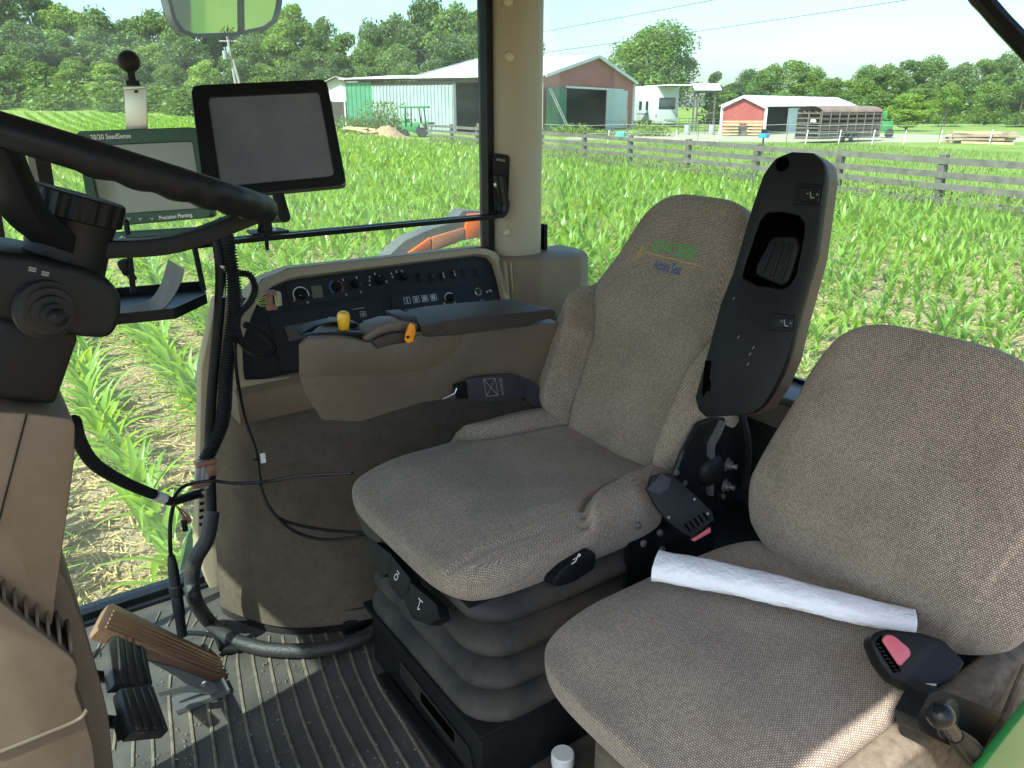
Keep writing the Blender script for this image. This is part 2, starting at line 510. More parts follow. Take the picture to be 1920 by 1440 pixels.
# ------------------------------------------------------------------ outdoor materials
def groundmat(name, c1, c2, c3, s1, s2, bump=.5, bs=30, bd=.05):
    m, nt, b, out = new_mat(name)
    N, Lk = nt.nodes, nt.links
    tc = N.new("ShaderNodeTexCoord")
    a = N.new("ShaderNodeTexNoise"); a.inputs["Scale"].default_value = s1; a.inputs["Detail"].default_value = 8
    c = N.new("ShaderNodeTexNoise"); c.inputs["Scale"].default_value = s2; c.inputs["Detail"].default_value = 8; c.inputs["Roughness"].default_value = .7
    for n in (a, c): Lk.new(tc.outputs["Object"], n.inputs["Vector"])
    r = N.new("ShaderNodeValToRGB")
    r.color_ramp.elements[0].position = .32; r.color_ramp.elements[0].color = (*c1, 1)
    r.color_ramp.elements[1].position = .68; r.color_ramp.elements[1].color = (*c2, 1)
    Lk.new(a.outputs["Fac"], r.inputs["Fac"])
    mr = N.new("ShaderNodeMapRange"); mr.inputs[1].default_value = .48; mr.inputs[2].default_value = .7; mr.inputs[4].default_value = .8
    Lk.new(c.outputs["Fac"], mr.inputs[0])
    mx = N.new("ShaderNodeMixRGB"); mx.inputs[2].default_value = (*c3, 1)
    Lk.new(mr.outputs[0], mx.inputs[0]); Lk.new(r.outputs[0], mx.inputs[1])
    Lk.new(mx.outputs[0], b.inputs["Base Color"])
    b.inputs["Roughness"].default_value = .95; b.inputs["Specular IOR Level"].default_value = .1
    n3 = N.new("ShaderNodeTexNoise"); n3.inputs["Scale"].default_value = bs; n3.inputs["Detail"].default_value = 6
    Lk.new(tc.outputs["Object"], n3.inputs["Vector"])
    bp = N.new("ShaderNodeBump"); bp.inputs["Strength"].default_value = bump; bp.inputs["Distance"].default_value = bd
    Lk.new(n3.outputs["Fac"], bp.inputs["Height"]); Lk.new(bp.outputs[0], b.inputs["Normal"])
    return m

SOIL = groundmat("soil", (.27, .20, .12), (.36, .275, .17), (.17, .12, .07), 1.3, 14, .9, 26, .05)
GRASS = groundmat("pasture", (.13, .20, .035), (.20, .27, .06), (.26, .27, .09), .22, 2.5, .8, 9, .12)
GRAVEL = groundmat("gravel", (.30, .26, .19), (.36, .32, .24), (.2, .22, .1), .8, 9, .5, 20, .04)
CORN = leafmat("corn_leaf", (.16, .285, .04), (.46, .66, .06), .42, .3, .38, .5)
STALK = mk("corn_stalk", (.16, .27, .06), .5, var=.2)
TREE = leafmat("tree_leaf", (.095, .16, .04), (.23, .36, .06), .35, .62, .5, .35)
TREE2 = leafmat("tree_leaf_light", (.165, .26, .045), (.38, .54, .08), .38, .45, .5, .35)
BARK = mk("bark", (.13, .1, .075), .9, var=.3, vs=3)
BLADE = leafmat("grass_blade", (.12, .2, .03), (.28, .42, .05), .4, .45, .5, .3)
WEED = leafmat("weed_leaf", (.15, .22, .06), (.28, .38, .1), .35, .4, .6, .2)
FLOWER = mk("yellow_flower", (.75, .55, .03), .6, var=.1)
STRAWM = leafmat("straw", (.42, .32, .17), (.4, .3, .14), .1, .4, .7, .2)
WOODG = mk("weathered_wood", (.115, .104, .086), .85, var=.35, vs=3.5, bump=.6, bs=40, bd=.01)
WOODG2 = mk("weathered_post", (.095, .085, .07), .85, var=.35, vs=3.5, bump=.6, bs=40, bd=.01)
LUMB = mk("fresh_lumber", (.52, .38, .2), .75, var=.25, vs=2)
LUMB2 = mk("old_lumber", (.3, .2, .14), .8, var=.3, vs=2)
REDW = mk("barn_red_faded", (.40, .12, .095), .6, var=.1, vs=.5)
REDW2 = mk("barn_red", (.30, .07, .06), .55, var=.08, vs=.5)
ROOFW = mk("white_roof", (.58, .59, .59), .4, var=.14, vs=.4)
WHITEW = mk("white_metal_siding", (.30, .36, .35), .5, var=.16, vs=.6)
GREENW = mk("green_metal_siding", (.06, .2, .11), .5, var=.12, vs=.6)
GREEND = mk("green_door", (.05, .17, .11), .5, var=.12, vs=.6)
DOORW = mk("pale_door", (.5, .58, .6), .5, var=.06, vs=.6)
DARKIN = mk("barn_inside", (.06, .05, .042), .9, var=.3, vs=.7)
TRIMW = mk("white_trim", (.68, .69, .67), .5, var=.05)
HEADW = mk("brown_header", (.10, .065, .05), .85, var=.3, vs=1.5)
RVW = mk("rv_white", (.48, .50, .50), .35, var=.03)
RVG = mk("rv_stripe", (.2, .22, .24), .4, var=.1)
DKGL = mk("dark_window", (.02, .03, .03), .08, var=.2, spec=.8)
TRB = mk("trailer_brown", (.115, .085, .075), .65, var=.25, vs=1.2)
TRTARP = mk("trailer_tarp", (.2, .13, .105), .7, var=.2, vs=1.0)
MACHG = mk("machine_green", (.03, .2, .05), .4, var=.12, dust=.1)
TYRE = mk("tyre", (.025, .025, .025), .8, var=.2)
DIRT = mk("dirt_heap", (.36, .23, .13), .95, var=.25, vs=1.5, bump=.8, bs=5, bd=.15)
BLUEB = mk("blue_plastic", (.05, .3, .6), .4, var=.06)
TEALB = mk("teal_plastic", (.08, .5, .42), .4, var=.06)
POLEW = mk("pole_wood", (.3, .28, .25), .85, var=.2)
WIREM = mk("power_line", (.05, .05, .055), .6, var=.1)
LWIRE = mk("fence_wire", (.5, .52, .52), .4, metal=.5, var=.1)
HOUSEW = mk("house_cream", (.55, .52, .45), .7, var=.06)
HROOF = mk("house_roof", (.3, .26, .24), .8, var=.12)

def S(t):
    t = np.clip(t, 0, 1); return t * t * (3 - 2 * t)

def hgt(x, y):
    x = np.asarray(x, float); y = np.asarray(y, float)
    return 3.0 * S((y - 62) / 80) * S((-x - 14) / 55)

# ------------------------------------------------------------------ ground sheets
mb = MB()
xs = np.concatenate([np.linspace(-1500, -160, 12), np.linspace(-150, 150, 61), np.linspace(160, 1500, 12)])
ys = np.concatenate([np.linspace(-80, 40, 7), np.linspace(46, 200, 45), np.linspace(230, 3000, 14)])
X, Y = np.meshgrid(xs, ys, indexing='ij')
mb.grid(np.stack([X, Y, hgt(X, Y)], -1))
structure("ground", mb, GRASS)
FP, FD = np.array([12.05, 21.8]), nrm([-.400, .9165])      # pasture fence line
FN = np.array([-FD[1], FD[0]])                             # towards the corn
if FN[0] > 0: FN = -FN
def edge_x(y, off=3.1):
    q = FP + FN * off
    return q[0] + (y - q[1]) * FD[0] / FD[1]
mb = MB()
ys = np.linspace(-30, 74, 60); P = []
for y in ys:
    xr = float(edge_x(y)) + .35 * math.sin(y * 1.7) + .2 * math.sin(y * 4.1)
    row = np.linspace(min(-95, xr - 20), xr, 40)
    P.append(np.stack([row, np.full(40, y), hgt(row, np.full(40, y)) + .004], -1))
mb.grid(P)
structure("field", mb, SOIL)
mb = MB()
pts = [W(px, py, z=0) for px, py in ((1060, 258), (1180, 252), (1330, 249), (1440, 247.5), (1510, 249), (1720, 252), (1960, 256), (1960, 266), (1700, 267.5), (1440, 267), (1180, 262.5), (1060, 262))]
mb.add([p + [0, 0, .008] for p in pts], [tuple(range(len(pts)))])
structure("gravel_drive", mb, GRAVEL)

# ------------------------------------------------------------------ corn
def leaf_strip(mb, o, az, L, w, rise, droop, seg, fold=True, twist=0):
    d = np.array([math.cos(az), math.sin(az), 0.0]); sd = np.array([-d[1], d[0], 0.0])
    P = []; p = np.array(o, float); a = rise
    for i in range(seg + 1):
        t = i / seg
        ww = w * (.55 + .45 * math.sin(math.pi * min(1, t * 1.6 + .08))) * (1 - t ** 2.6) + .0015
        u = np.array([0, 0, 1.0]) * math.cos(a) - d * math.sin(a)
        s2 = nrm(sd + u * twist * t)
        if fold: P.append([p - s2 * ww + u * ww * .45, p, p + s2 * ww + u * ww * .45])
        else: P.append([p - s2 * ww, p + s2 * ww])
        st = L / seg
        p = p + st * (d * math.cos(a) + np.array([0, 0, 1.0]) * math.sin(a))
        a -= droop / seg * (.4 + 1.2 * t)
    mb.grid(P)

def corn_leaves(h, rnd, n):
    az0 = rnd.uniform(0, 6.28); out = []
    for i in range(n):
        t = i / (n - 1)
        az = az0 + math.pi * i + rnd.gauss(0, .4)
        z0 = h * (.06 + .52 * t)
        L = h * (.58 + .36 * math.sin(math.pi * (.15 + .7 * t))) * rnd.uniform(.85, 1.15)
        if t > .8: L *= .72
        rise = .6 + .75 * t + rnd.gauss(0, .1)
        droop = (2.2 - 1.1 * t) * rnd.uniform(.7, 1.25)
        out.append((z0, az, L, h * .062 * rnd.uniform(.8, 1.2) * (1 if t > .2 else .6), rise, droop, rnd.uniform(-.5, .5)))
    return out

rn = random.Random(5)
variants = []
for k in range(6):
    h = 1.0
    stalk = MB().tube([(0, 0, -.02), (.005, 0, h * .3), (0, .006, h * .62)], [.017, .014, .007], 6)
    leaves = []
    for (z0, az, L, w, rise, droop, tw) in corn_leaves(h, rn, 9):
        m_ = MB(); leaf_strip(m_, (0, 0, z0), az, L, w, rise, droop, 7, True, tw); leaves.append(m_)
    allm = MB(); allm.add(stalk.v, stalk.f)
    for m_ in leaves: allm.add(m_.v, m_.f)
    me = allm.mesh("corn_plant", sharp=80); me.materials.append(CORN)
    sm = stalk.mesh("stalk"); sm.materials.append(STALK)
    lms = []
    for m_ in leaves:
        lm = m_.mesh("leaf", sharp=80); lm.materials.append(CORN); lms.append(lm)
    variants.append((me, sm, lms))

def visible_px(p):
    v = p - np.array([0, 0, CH])
    zc = v[1] * CP - v[2] * SP; yc = v[1] * SP + v[2] * CP
    if zc < .5: return None
    return 960 + FPX * v[0] / zc, 720 - FPX * yc / zc

def seen(px, py):
    if px < -60 or px > 1990 or py < 190: return False
    if 110 < px < 380 and 470 < py < 1150: return True
    if px <= 110 and py < 460: return True
    if px < 925 and py < 520 and not (390 < px < 640 and 150 < py < 340): return True
    if 1015 < px < 1420 and py < 640 and py < 560 - (px - 1050) * .45 + 40: return True
    if 1520 < px < 1990 and py < 740: return True
    return False

b0 = float((W(361, 775, z=0) @ BV))
ROWS = .74
plants = []
for k in range(-110, 70):
    bb = b0 + k * ROWS
    l = -4.0
    while l < 120:
        dist = math.hypot(bb, l)
        l += (.15 if dist < 30 else .3) * rn.uniform(.6, 1.5)
        q = bb * BV + l * LV + rn.gauss(0, .035) * BV
        x, y = q[0], q[1]
        if y < 2 or y > 108 or x < -.78 * y - 5 or x > .95 * y + 5: continue
        if dist > 48 and (k % 2): continue
        if x > edge_x(y) - .2: continue
        if -3.6 < bb < 3.4 and l < 3.05: continue
        if dist < 2.6: continue
        # thin, weak stand close to the right-rear of the tractor
        vig = 1.0
        if x > 1.5 and y < 17: vig = .8 + .2 * S((y - 9) / 9)
        if x > 1.5 and y < 11 and rn.random() < .2: continue
        h = ((.58 if dist < 9 else .56) if x < 0 else .56) * float(vig) * rn.uniform(.72, 1.18)
        z = float(hgt(x, y))
        pp = visible_px(np.array([x, y, z + h * .6]))
        if pp is None or not (-220 < pp[0] < 2500 and pp[1] < 1500): continue
        plants.append((dist, x, y, z, h, seen(*pp), rn.random()))
plants.sort()
GC = "young corn plants standing in rows across the field"
near = [p for p in plants if p[5]][:300]
nearset = set(id(p) for p in near)
def corn_label(p, i):
    q = visible_px(np.array([p[1], p[2], p[3] + p[4] * .6]))
    if q[0] < 400 and q[1] > 430:
        return ("large young corn plant just outside the glass between steering column and console" if p[0] < 7 else "young corn plant seen past the black tray, between steering column and console"), "corn plants between steering column and console"
    if q[0] < 925: return "young corn plant in the field beyond the black rail, left of the tan pillar", "corn plants beyond the black rail"
    if q[0] < 1420: return "young corn plant in the field between the tan pillar and the operator seat's backrest", "corn plants between pillar and backrest"
    return ("sparse young corn plant on bare tan soil just above the passenger backrest" if p[0] < 12 else "young corn plant in the dense stand between raised armrest and plank fence"), "corn plants right of the raised armrest"
for i, p in enumerate(near):
    d, x, y, z, h, s_, r_ = p
    me, sm, lms = variants[i % 6]
    M4 = Matrix.Translation((x, y, z)) @ Matrix.Rotation(r_ * 6.28, 4, 'Z') @ Matrix.Scale(h, 4)
    if i < 46:
        o = bpy.data.objects.new("corn_plant", None)
        kids = [("stalk", sm)] + [("leaf", q) for q in lms]
    else:
        o = bpy.data.objects.new("corn_plant", me); kids = []
    COL.objects.link(o); o.matrix_world = M4
    o['label'], o['group'] = corn_label(p, i); o['category'] = "corn plant"
    for nm, q in kids:
        c = bpy.data.objects.new(nm, q); COL.objects.link(c); c.parent = o
# the rest of the stand: one mass
def mass_variant(nl, seg, wide):
    m_ = MB()
    for (z0, az, L, w, rise, droop, tw) in corn_leaves(1.0, rn, nl):
        leaf_strip(m_, (0, 0, z0), az, L, w * wide, rise, droop, seg, False, tw)
    return np.array(m_.v), np.array(m_.f, dtype=np.int64)
mv = [[mass_variant(8, 4, 1.0) for _ in range(5)], [mass_variant(7, 3, 1.25) for _ in range(5)], [mass_variant(7, 2, 2.0) for _ in range(5)]]
VV, FF, off = [], [], 0
for p in plants:
    if id(p) in nearset: continue
    d, x, y, z, h, s_, r_ = p
    v, f = mv[0 if d < 13 else 1 if d < 32 else 2][int(r_ * 5)]
    c, s = math.cos(r_ * 77), math.sin(r_ * 77)
    q = np.stack([(v[:, 0] * c - v[:, 1] * s) * h + x, (v[:, 0] * s + v[:, 1] * c) * h + y, v[:, 2] * h + z], 1)
    VV.append(q); FF.append(f + off); off += len(v)
VV = np.concatenate(VV); FF = np.concatenate(FF)
def raw_mesh(name, V, F, mat):
    me = bpy.data.meshes.new(name)
    me.vertices.add(len(V)); me.vertices.foreach_set("co", np.asarray(V, np.float32).ravel())
    k = F.shape[1]
    me.loops.add(len(F) * k); me.loops.foreach_set("vertex_index", F.astype(np.int32).ravel())
    me.polygons.add(len(F)); me.polygons.foreach_set("loop_start", np.arange(0, len(F) * k, k, dtype=np.int32))
    me.update(calc_edges=True); me.validate()
    me.materials.append(mat)
    return me
def stuff(name, V, F, mat):
    o = bpy.data.objects.new(name, raw_mesh(name, V, F, mat)); COL.objects.link(o); o['kind'] = 'stuff'; return o
stuff("corn_stand", VV, FF, CORN)

# straw litter between the rows, grass of the verge and the pasture, its flowers
def slivers(n, xy, L, w, lift, up=False, zf=None):
    x, y = xy
    a = RNG.uniform(0, 6.283, n); LL = L * RNG.uniform(.4, 1.4, n); ww = w * RNG.uniform(.6, 1.4, n)
    z = hgt(x, y) + .006
    if up:
        lean = RNG.uniform(.1, .55, n) * LL
        base1 = np.stack([x - np.sin(a) * ww, y + np.cos(a) * ww, z], 1); base2 = np.stack([x + np.sin(a) * ww, y - np.cos(a) * ww, z], 1)
        tip = np.stack([x + np.cos(a) * lean, y + np.sin(a) * lean, z + LL], 1)
        V = np.stack([base1, base2, tip], 1).reshape(-1, 3); F = np.arange(3 * n).reshape(-1, 3)
    else:
        dx, dy = np.cos(a) * LL / 2, np.sin(a) * LL / 2; nx, ny = -np.sin(a) * ww, np.cos(a) * ww
        z1 = z + RNG.uniform(0, lift, n); z2 = z + RNG.uniform(0, lift, n)
        V = np.stack([np.stack([x - dx - nx, y - dy - ny, z1], 1), np.stack([x - dx + nx, y - dy + ny, z1 + .004], 1), np.stack([x + dx + nx, y + dy + ny, z2 + .004], 1), np.stack([x + dx - nx, y + dy - ny, z2], 1)], 1).reshape(-1, 3)
        F = np.arange(4 * n).reshape(-1, 4)
    return V, F
n = 30000
a = RNG.uniform(-.62, .62, n); r = 3.2 + 15 * RNG.uniform(0, 1, n) ** 1.5
x, y = np.sin(a) * r, np.cos(a) * r
bb = x * BV[0] + y * BV[1]; ll = x * LV[0] + y * LV[1]
k_ = ~((bb > -3) & (bb < 3) & (ll < 2.5)) & (x < edge_x(y) - .5)
x, y = x[k_], y[k_]
V, F = slivers(len(x), (x, y), .13, .0032, .035)
stuff("straw_litter", V, F, STRAWM)
n = 42000
s = RNG.uniform(-20, 60, n); o_ = 3.3 - RNG.uniform(0, 1, n) ** 1.3 * 30
x = FP[0] + FD[0] * s + FN[0] * o_; y = FP[1] + FD[1] * s + FN[1] * o_
k_ = (x > -.75 * y) & (x < .95 * y + 4) & (y > 6) & (y < 60)
x, y = x[k_], y[k_]
V, F = slivers(len(x), (x, y), .2, .016, 0, True)
stuff("pasture_grass", V, F, BLADE)
n = 1500
s = RNG.uniform(-14, 40, n); o_ = 2.6 - RNG.uniform(0, 1, n) * 16
pat = np.sin(s * .7) + np.sin(o_ * .9 + s * .31)
k_ = pat > .1
x = (FP[0] + FD[0] * s + FN[0] * o_)[k_]; y = (FP[1] + FD[1] * s + FN[1] * o_)[k_]
V, F = slivers(len(x), (x, y), .05, .022, 0)
V[:, 2] += np.repeat(RNG.uniform(.1, .24, len(x)), 4)
stuff("yellow_wildflowers", V, F, FLOWER)

# ------------------------------------------------------------------ plank fence
fb = FP
t = thing("plank_fence", "weathered grey four-board plank fence along the edge of the corn", "fence", (FP[0], FP[1], 0), cab=False)
sp = [-13.6, -10.0, -6.8] + [on_line(px, FP, FD) for px in (2030, 1788, 1590, 1429, 1297, 1185, 1098, 1015, 950, 893, 846)]
for i, s in enumerate(sp):
    p = FP + FD * s
    m_ = MB(); tilt = rn.uniform(-.02, .02)
    m_.beam((p[0], p[1], -.1), (p[0] + tilt, p[1] + tilt, 1.38 + rn.uniform(-.03, .04)), .21, .2, up=(FN[0], FN[1], 0))
    part("post", m_, WOODG2, t, bevel=.012, seg=1)
    if i + 1 < len(sp):
        for z in (.16, .52, .87, 1.23):
            q = FP + FD * sp[i + 1]
            m_ = MB(); e = FN * .1
            m_.beam((p[0] + e[0], p[1] + e[1], z + rn.uniform(-.025, .025)), (q[0] + e[0], q[1] + e[1], z + rn.uniform(-.025, .025)), .035, .175)
            part("board", m_, WOODG, t)
c = FP + FD * sp[-1]
t = thing("plank_fence", "short run of plank fence turning the corner beside the open barn bay", "fence", (c[0], c[1], 0), cab=False)
d2 = nrm([-.62, 1.0]); q = c + d2 * 4.2
m_ = MB().beam((q[0], q[1], -.1), (q[0], q[1], 1.45), .15, .15); part("post", m_, WOODG2, t)
for z in (.16, .52, .87, 1.23):
    part("board", MB().beam((c[0], c[1], z), (q[0], q[1], z), .035, .175), WOODG, t)

# ------------------------------------------------------------------ walls
def ribwall(mb, P, d, nrmv, s0, s1, zb, zt, pitch=.3, depth=.03, thick=0):
    n = max(1, int(round((s1 - s0) / pitch))); pt = (s1 - s0) / n
    xs = []
    for i in range(n):
        a = s0 + i * pt
        xs += [(a, 0), (a + .55 * pt, 0), (a + .65 * pt, depth), (a + .9 * pt, depth)]
    xs.append((s1, 0))
    V = []
    for s, o in xs:
        e = np.array(P) + np.array(d) * s + np.array(nrmv) * o
        V.append([(e[0], e[1], zb(s) if callable(zb) else zb), (e[0], e[1], zt(s) if callable(zt) else zt)])
    mb.grid(V); return mb

def slab(mb, a, b, c, d, th):
    """sheet a b c d with thickness th along its normal"""
    a, b, c, d = [np.array(q, float) for q in (a, b, c, d)]
    nn = nrm(np.cross(b - a, d - a)) * th
    mb.prism([a, b, c, d], nn); return mb

def v3(p, z): return np.array([p[0], p[1], z])

# big barn
BK = np.array([2.8, 80.0]); g = nrm([7, 14.4]); r = nrm([-14.4, 7])
HW = 14.8; EZ, PZ = 5.55, 8.0
barn = thing("barn", "large faded red barn with white roof, green and pale sliding doors", "barn", (BK[0], BK[1], 0), cab=False)
def gz(s): return EZ + (PZ - EZ) * (1 - abs(s - HW) / HW)
sA, sB = on_line(1057, BK, g), on_line(1134, BK, g)
m_ = MB()
zo = 4.45
ribwall(m_, BK, g, -r, 0, sA, 0, gz); ribwall(m_, BK, g, -r, sB, 2 * HW, 0, gz)
ribwall(m_, BK, g, -r, sA, sB, zo, gz)
part("gable_wall", m_, REDW, barn, smooth=False)
eL = 14.6
m_ = MB()
slab(m_, v3(BK - g * .5 - r * .5, EZ - .1), v3(BK - g * .5 + r * eL, EZ - .1), v3(BK + g * HW + r * eL, PZ + .06), v3(BK + g * HW - r * .5, PZ + .06), .08)
slab(m_, v3(BK + g * HW - r * .5, PZ + .06), v3(BK + g * HW + r * eL, PZ + .06), v3(BK + g * (2 * HW + .5) + r * eL, EZ - .1), v3(BK + g * (2 * HW + .5) - r * .5, EZ - .1), .08)
for i in range(16):
    s = -.4 + i * (eL + .3) / 15
    m_.beam(v3(BK - g * .5 + r * s, EZ), v3(BK + g * HW + r * s, PZ + .16), .06, .05)
part("roof", m_, ROOFW, barn, smooth=False)
m_ = MB()
for s in (0, 2 * HW):
    m_.box(v3(BK + g * s - r * .06, EZ / 2), (.3, .3, EZ))
for a, b in ((0, HW), (HW, 2 * HW)):
    m_.beam(v3(BK + g * a - r * .53, gz(a) - .1), v3(BK + g * b - r * .53, gz(b) - .1), .08, .32)
m_.beam(v3(BK - g * .55 - r * .5, EZ - .12), v3(BK - g * .55 + r * eL, EZ - .12), .08, .1)
m_.beam(v3(BK + g * sA - r * .2, zo + .1), v3(BK + g * (sB + 6) - r * .2, zo + .1), .16, .2)
part("trim", m_, TRIMW, barn)
m_ = MB(); s0 = on_line(1019, BK, g)
ribwall(m_, BK - r * .28, g, -r, s0, sA, .15, 4.4, .45, .04); part("sliding_door", m_, GREEND, barn, "dark green sliding door", smooth=False)
m_ = MB(); s1 = on_line(1172, BK, g)
ribwall(m_, BK - r * .28, g, -r, sB - .3, s1, .1, 4.5, .9, .03); part("sliding_door", m_, DOORW, barn, "pale sliding door", smooth=False)
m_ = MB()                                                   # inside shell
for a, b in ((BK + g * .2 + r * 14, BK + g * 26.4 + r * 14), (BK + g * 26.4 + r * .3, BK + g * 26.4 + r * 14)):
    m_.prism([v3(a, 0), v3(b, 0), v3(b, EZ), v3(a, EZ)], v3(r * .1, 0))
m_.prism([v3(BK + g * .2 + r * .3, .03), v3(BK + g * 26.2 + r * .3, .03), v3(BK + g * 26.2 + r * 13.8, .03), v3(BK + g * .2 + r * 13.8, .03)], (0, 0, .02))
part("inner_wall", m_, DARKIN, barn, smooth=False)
# things stored inside the dark bays
for (s, q, h, w) in ((sA + 4, 5, 1.6, 2.2), (sA + 9, 6, 2.2, 2.4)):
    p = BK + g * s + r * q
    m_ = MB().box(v3(p, h / 2), (w, w * .8, h)); m_.box(v3(p + g * .2, h + .2), (w * .5, w * .5, .5))
    part("stored_bale", m_, LUMB2, barn, bevel=.15)
# side bay and lean-to wall
P0 = BK - g * .02
k853, k700, k650, k783 = [on_line(px, BK, r) for px in (853, 700, 650, 783)]
m_ = MB(); ribwall(m_, P0, r, -g, k853, k700, 0, 4.75, .42, .09)
part("side_wall", m_, WHITEW, barn, "white corrugated side wall", smooth=False)
m_ = MB(); ribwall(m_, P0, r, -g, k700, k650, 0, 5.1, .55, .07)
part("side_wall", m_, GREENW, barn, "green corrugated side wall", smooth=False)
m_ = MB()
for s in (k853, .15):
    m_.box(v3(BK + r * s, 2.7), (.28, .28, 5.4))
part("bay_post", m_, GREYM, barn)
m_ = MB()
m_.beam(v3(BK + r * k853 - g * .05, 4.95), v3(BK + r * k700 - g * .05, 4.9), .1, .32)
m_.beam(v3(BK + r * k853 - g * .1, 5.3), v3(BK + r * k650 - g * .1, 5.3), .1, .2)
for i in range(9):
    s = k853 + (k700 - k853) * i / 8
    m_.beam(v3(BK + r * s - g * .12, 4.85), v3(BK + r * s - g * .12, 5.4), .16, .1, up=(g[0], g[1], 0))
m_.beam(v3(BK + r * .2 - g * .05, 5.1), v3(BK + r * k853 - g * .05, 5.1), .1, .4)
part("header_beam", m_, HEADW, barn)
m_ = MB(); slab(m_, v3(BK - g * .6 + r * (k783 - 1.5), 5.5), v3(BK - g * .6 + r * (k650 + .4), 5.5), v3(BK + g * 9 + r * (k650 + .4), 6.1), v3(BK + g * 9 + r * (k783 - 1.5), 6.1), .1)
part("lean_to_roof", m_, ROOFW, barn)
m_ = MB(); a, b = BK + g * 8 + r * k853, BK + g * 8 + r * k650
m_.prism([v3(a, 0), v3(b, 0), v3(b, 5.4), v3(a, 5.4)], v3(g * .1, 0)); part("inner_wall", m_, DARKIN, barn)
m_ = MB()
for i in range(7):
    q = BK + r * (2 + i * 1.1) + g * (3.5 + (i % 3))
    m_.box(v3(q, .5 + .2 * (i % 3)), (.9, .8, 1 + .4 * (i % 3)))
part("stored_clutter", m_, LUMB2, barn, bevel=.1)

t = thing("extension_ladder", "aluminium ladder leaning on the dark green barn door", "ladder", W(1040, 246, z=0), cab=False)
pa, pb = BK + g * on_line(1022, BK, g) - r * .5, BK + g * on_line(1022, BK, g) - r * 2.6
b1 = v3(BK + g * (on_line(1034, BK, g)) - r * 2.2, 0); t1 = v3(BK + g * (on_line(1021, BK, g)) - r * .55, 4.3)
sd = v3(g, 0) * .25
for sg in (-1, 1):
    part("rail", MB().beam(b1 + sd * sg, t1 + sd * sg, .05, .09), ALU, t)
for i in range(11):
    q = b1 + (t1 - b1) * (i + .6) / 12
    part("rung", MB().beam(q - sd, q + sd, .05, .05), ALU, t)

# tube gate before the barn
t = thing("tube_gate", "grey tubular farm gate standing before the pale barn door", "gate", W(1165, 243, z=0), cab=False)
A_, B_ = W(1138, 244, D=76), W(1196, 244, D=77)
for z in (.25, .6, .95, 1.35):
    part("bar", MB().tube([v3(A_, z), v3(B_, z)], .035, 6), GREYM, t)
for q in (A_, (A_ + B_) / 2, B_):
    part("upright", MB().tube([v3(q, .1), v3(q, 1.4)], .04, 6), GREYM, t)
part("post", MB().tube([v3((A_ + B_) / 2 + [.4, 0, 0], 0), v3((A_ + B_) / 2 + [.4, 0, 0], 2.3)], .08, 6), WOODG2, t)

# travel trailer
RV = thing("travel_trailer", "white travel trailer parked between the big barn and the tree", "travel trailer", W(1250, 236, D=108), cab=False)
D0 = 108.0
a0, a1 = np.array([wx(1229, D0), D0]), np.array([wx(1272, D0 + .4), D0 + .4])
rd = nrm(a1 - a0); bk = nrm([-.30, .95]) ; wdt = np.linalg.norm(a1 - a0)
z0, z1 = .5, 5.1
def rvp(u, q, z): return v3(a0 + rd * u + bk * q, z)
m_ = MB(); prof = [rvp(0, 0, z0), rvp(wdt, 0, z0), rvp(wdt, 0, z1 - .12), rvp(wdt - .15, 0, z1), rvp(.15, 0, z1), rvp(0, 0, z1 - .12)]
m_.prism(prof, v3(bk * 9.5, .25)); part("body", m_, RVW, RV, bevel=.05)
m_ = MB().box(rvp(.0, 2.4, 2.4), (1.2, 3.6, 3.0), np.array([[rd[0], bk[0], 0], [rd[1], bk[1], 0], [0, 0, 1.0]]))
part("slide_out", m_, RVW, RV, bevel=.03)
m_ = MB().box(rvp(wdt / 2, .4, z1 + .12), (wdt * .95, 7.5, .14), np.array([[rd[0], bk[0], 0], [rd[1], bk[1], 0], [0, 0, 1.0]])); part("roof_edge", m_, TRIMW, RV)
m_ = MB().prism(round3([rvp(wdt * .14, -.03, 2.3), rvp(wdt * .86, -.03, 2.3), rvp(wdt * .86, -.03, 3.75), rvp(wdt * .14, -.03, 3.75)], .15), v3(bk * .05, 0)); part("window", m_, DKGL, RV)
for q0, q1 in ((.8, 1.5), (2.7, 3.5)):
    m_ = MB().prism(round3([rvp(-.63, q0, 2.2), rvp(-.63, q1, 2.2), rvp(-.63, q1, 3.3), rvp(-.63, q0, 3.3)], .1), v3(rd * .05, 0)); part("window", m_, DKGL, RV)
m_ = MB().box(rvp(wdt / 2, -.02, .95), (wdt * .98, .05, .18)); part("bumper", m_, RVG, RV)
for u in (.12, wdt - .12):
    part("tail_lamp", MB().box(rvp(u, -.04, 1.5), (.12, .06, .3)), REDP, RV)
part("stripe", MB().box(rvp(-.62, 2.4, 1.75), (.05, 3.4, .12), np.array([[rd[0], bk[0], 0], [rd[1], bk[1], 0], [0, 0, 1.0]])), RVG, RV)
for q in (3.5, 4.8):
    part("wheel", MB().lathe(rvp(.1, q, .4), v3(rd, 0), [(.0, 0), (.38, 0), (.4, .1), (.4, .2), (0, .22)], 14), TYRE, RV)
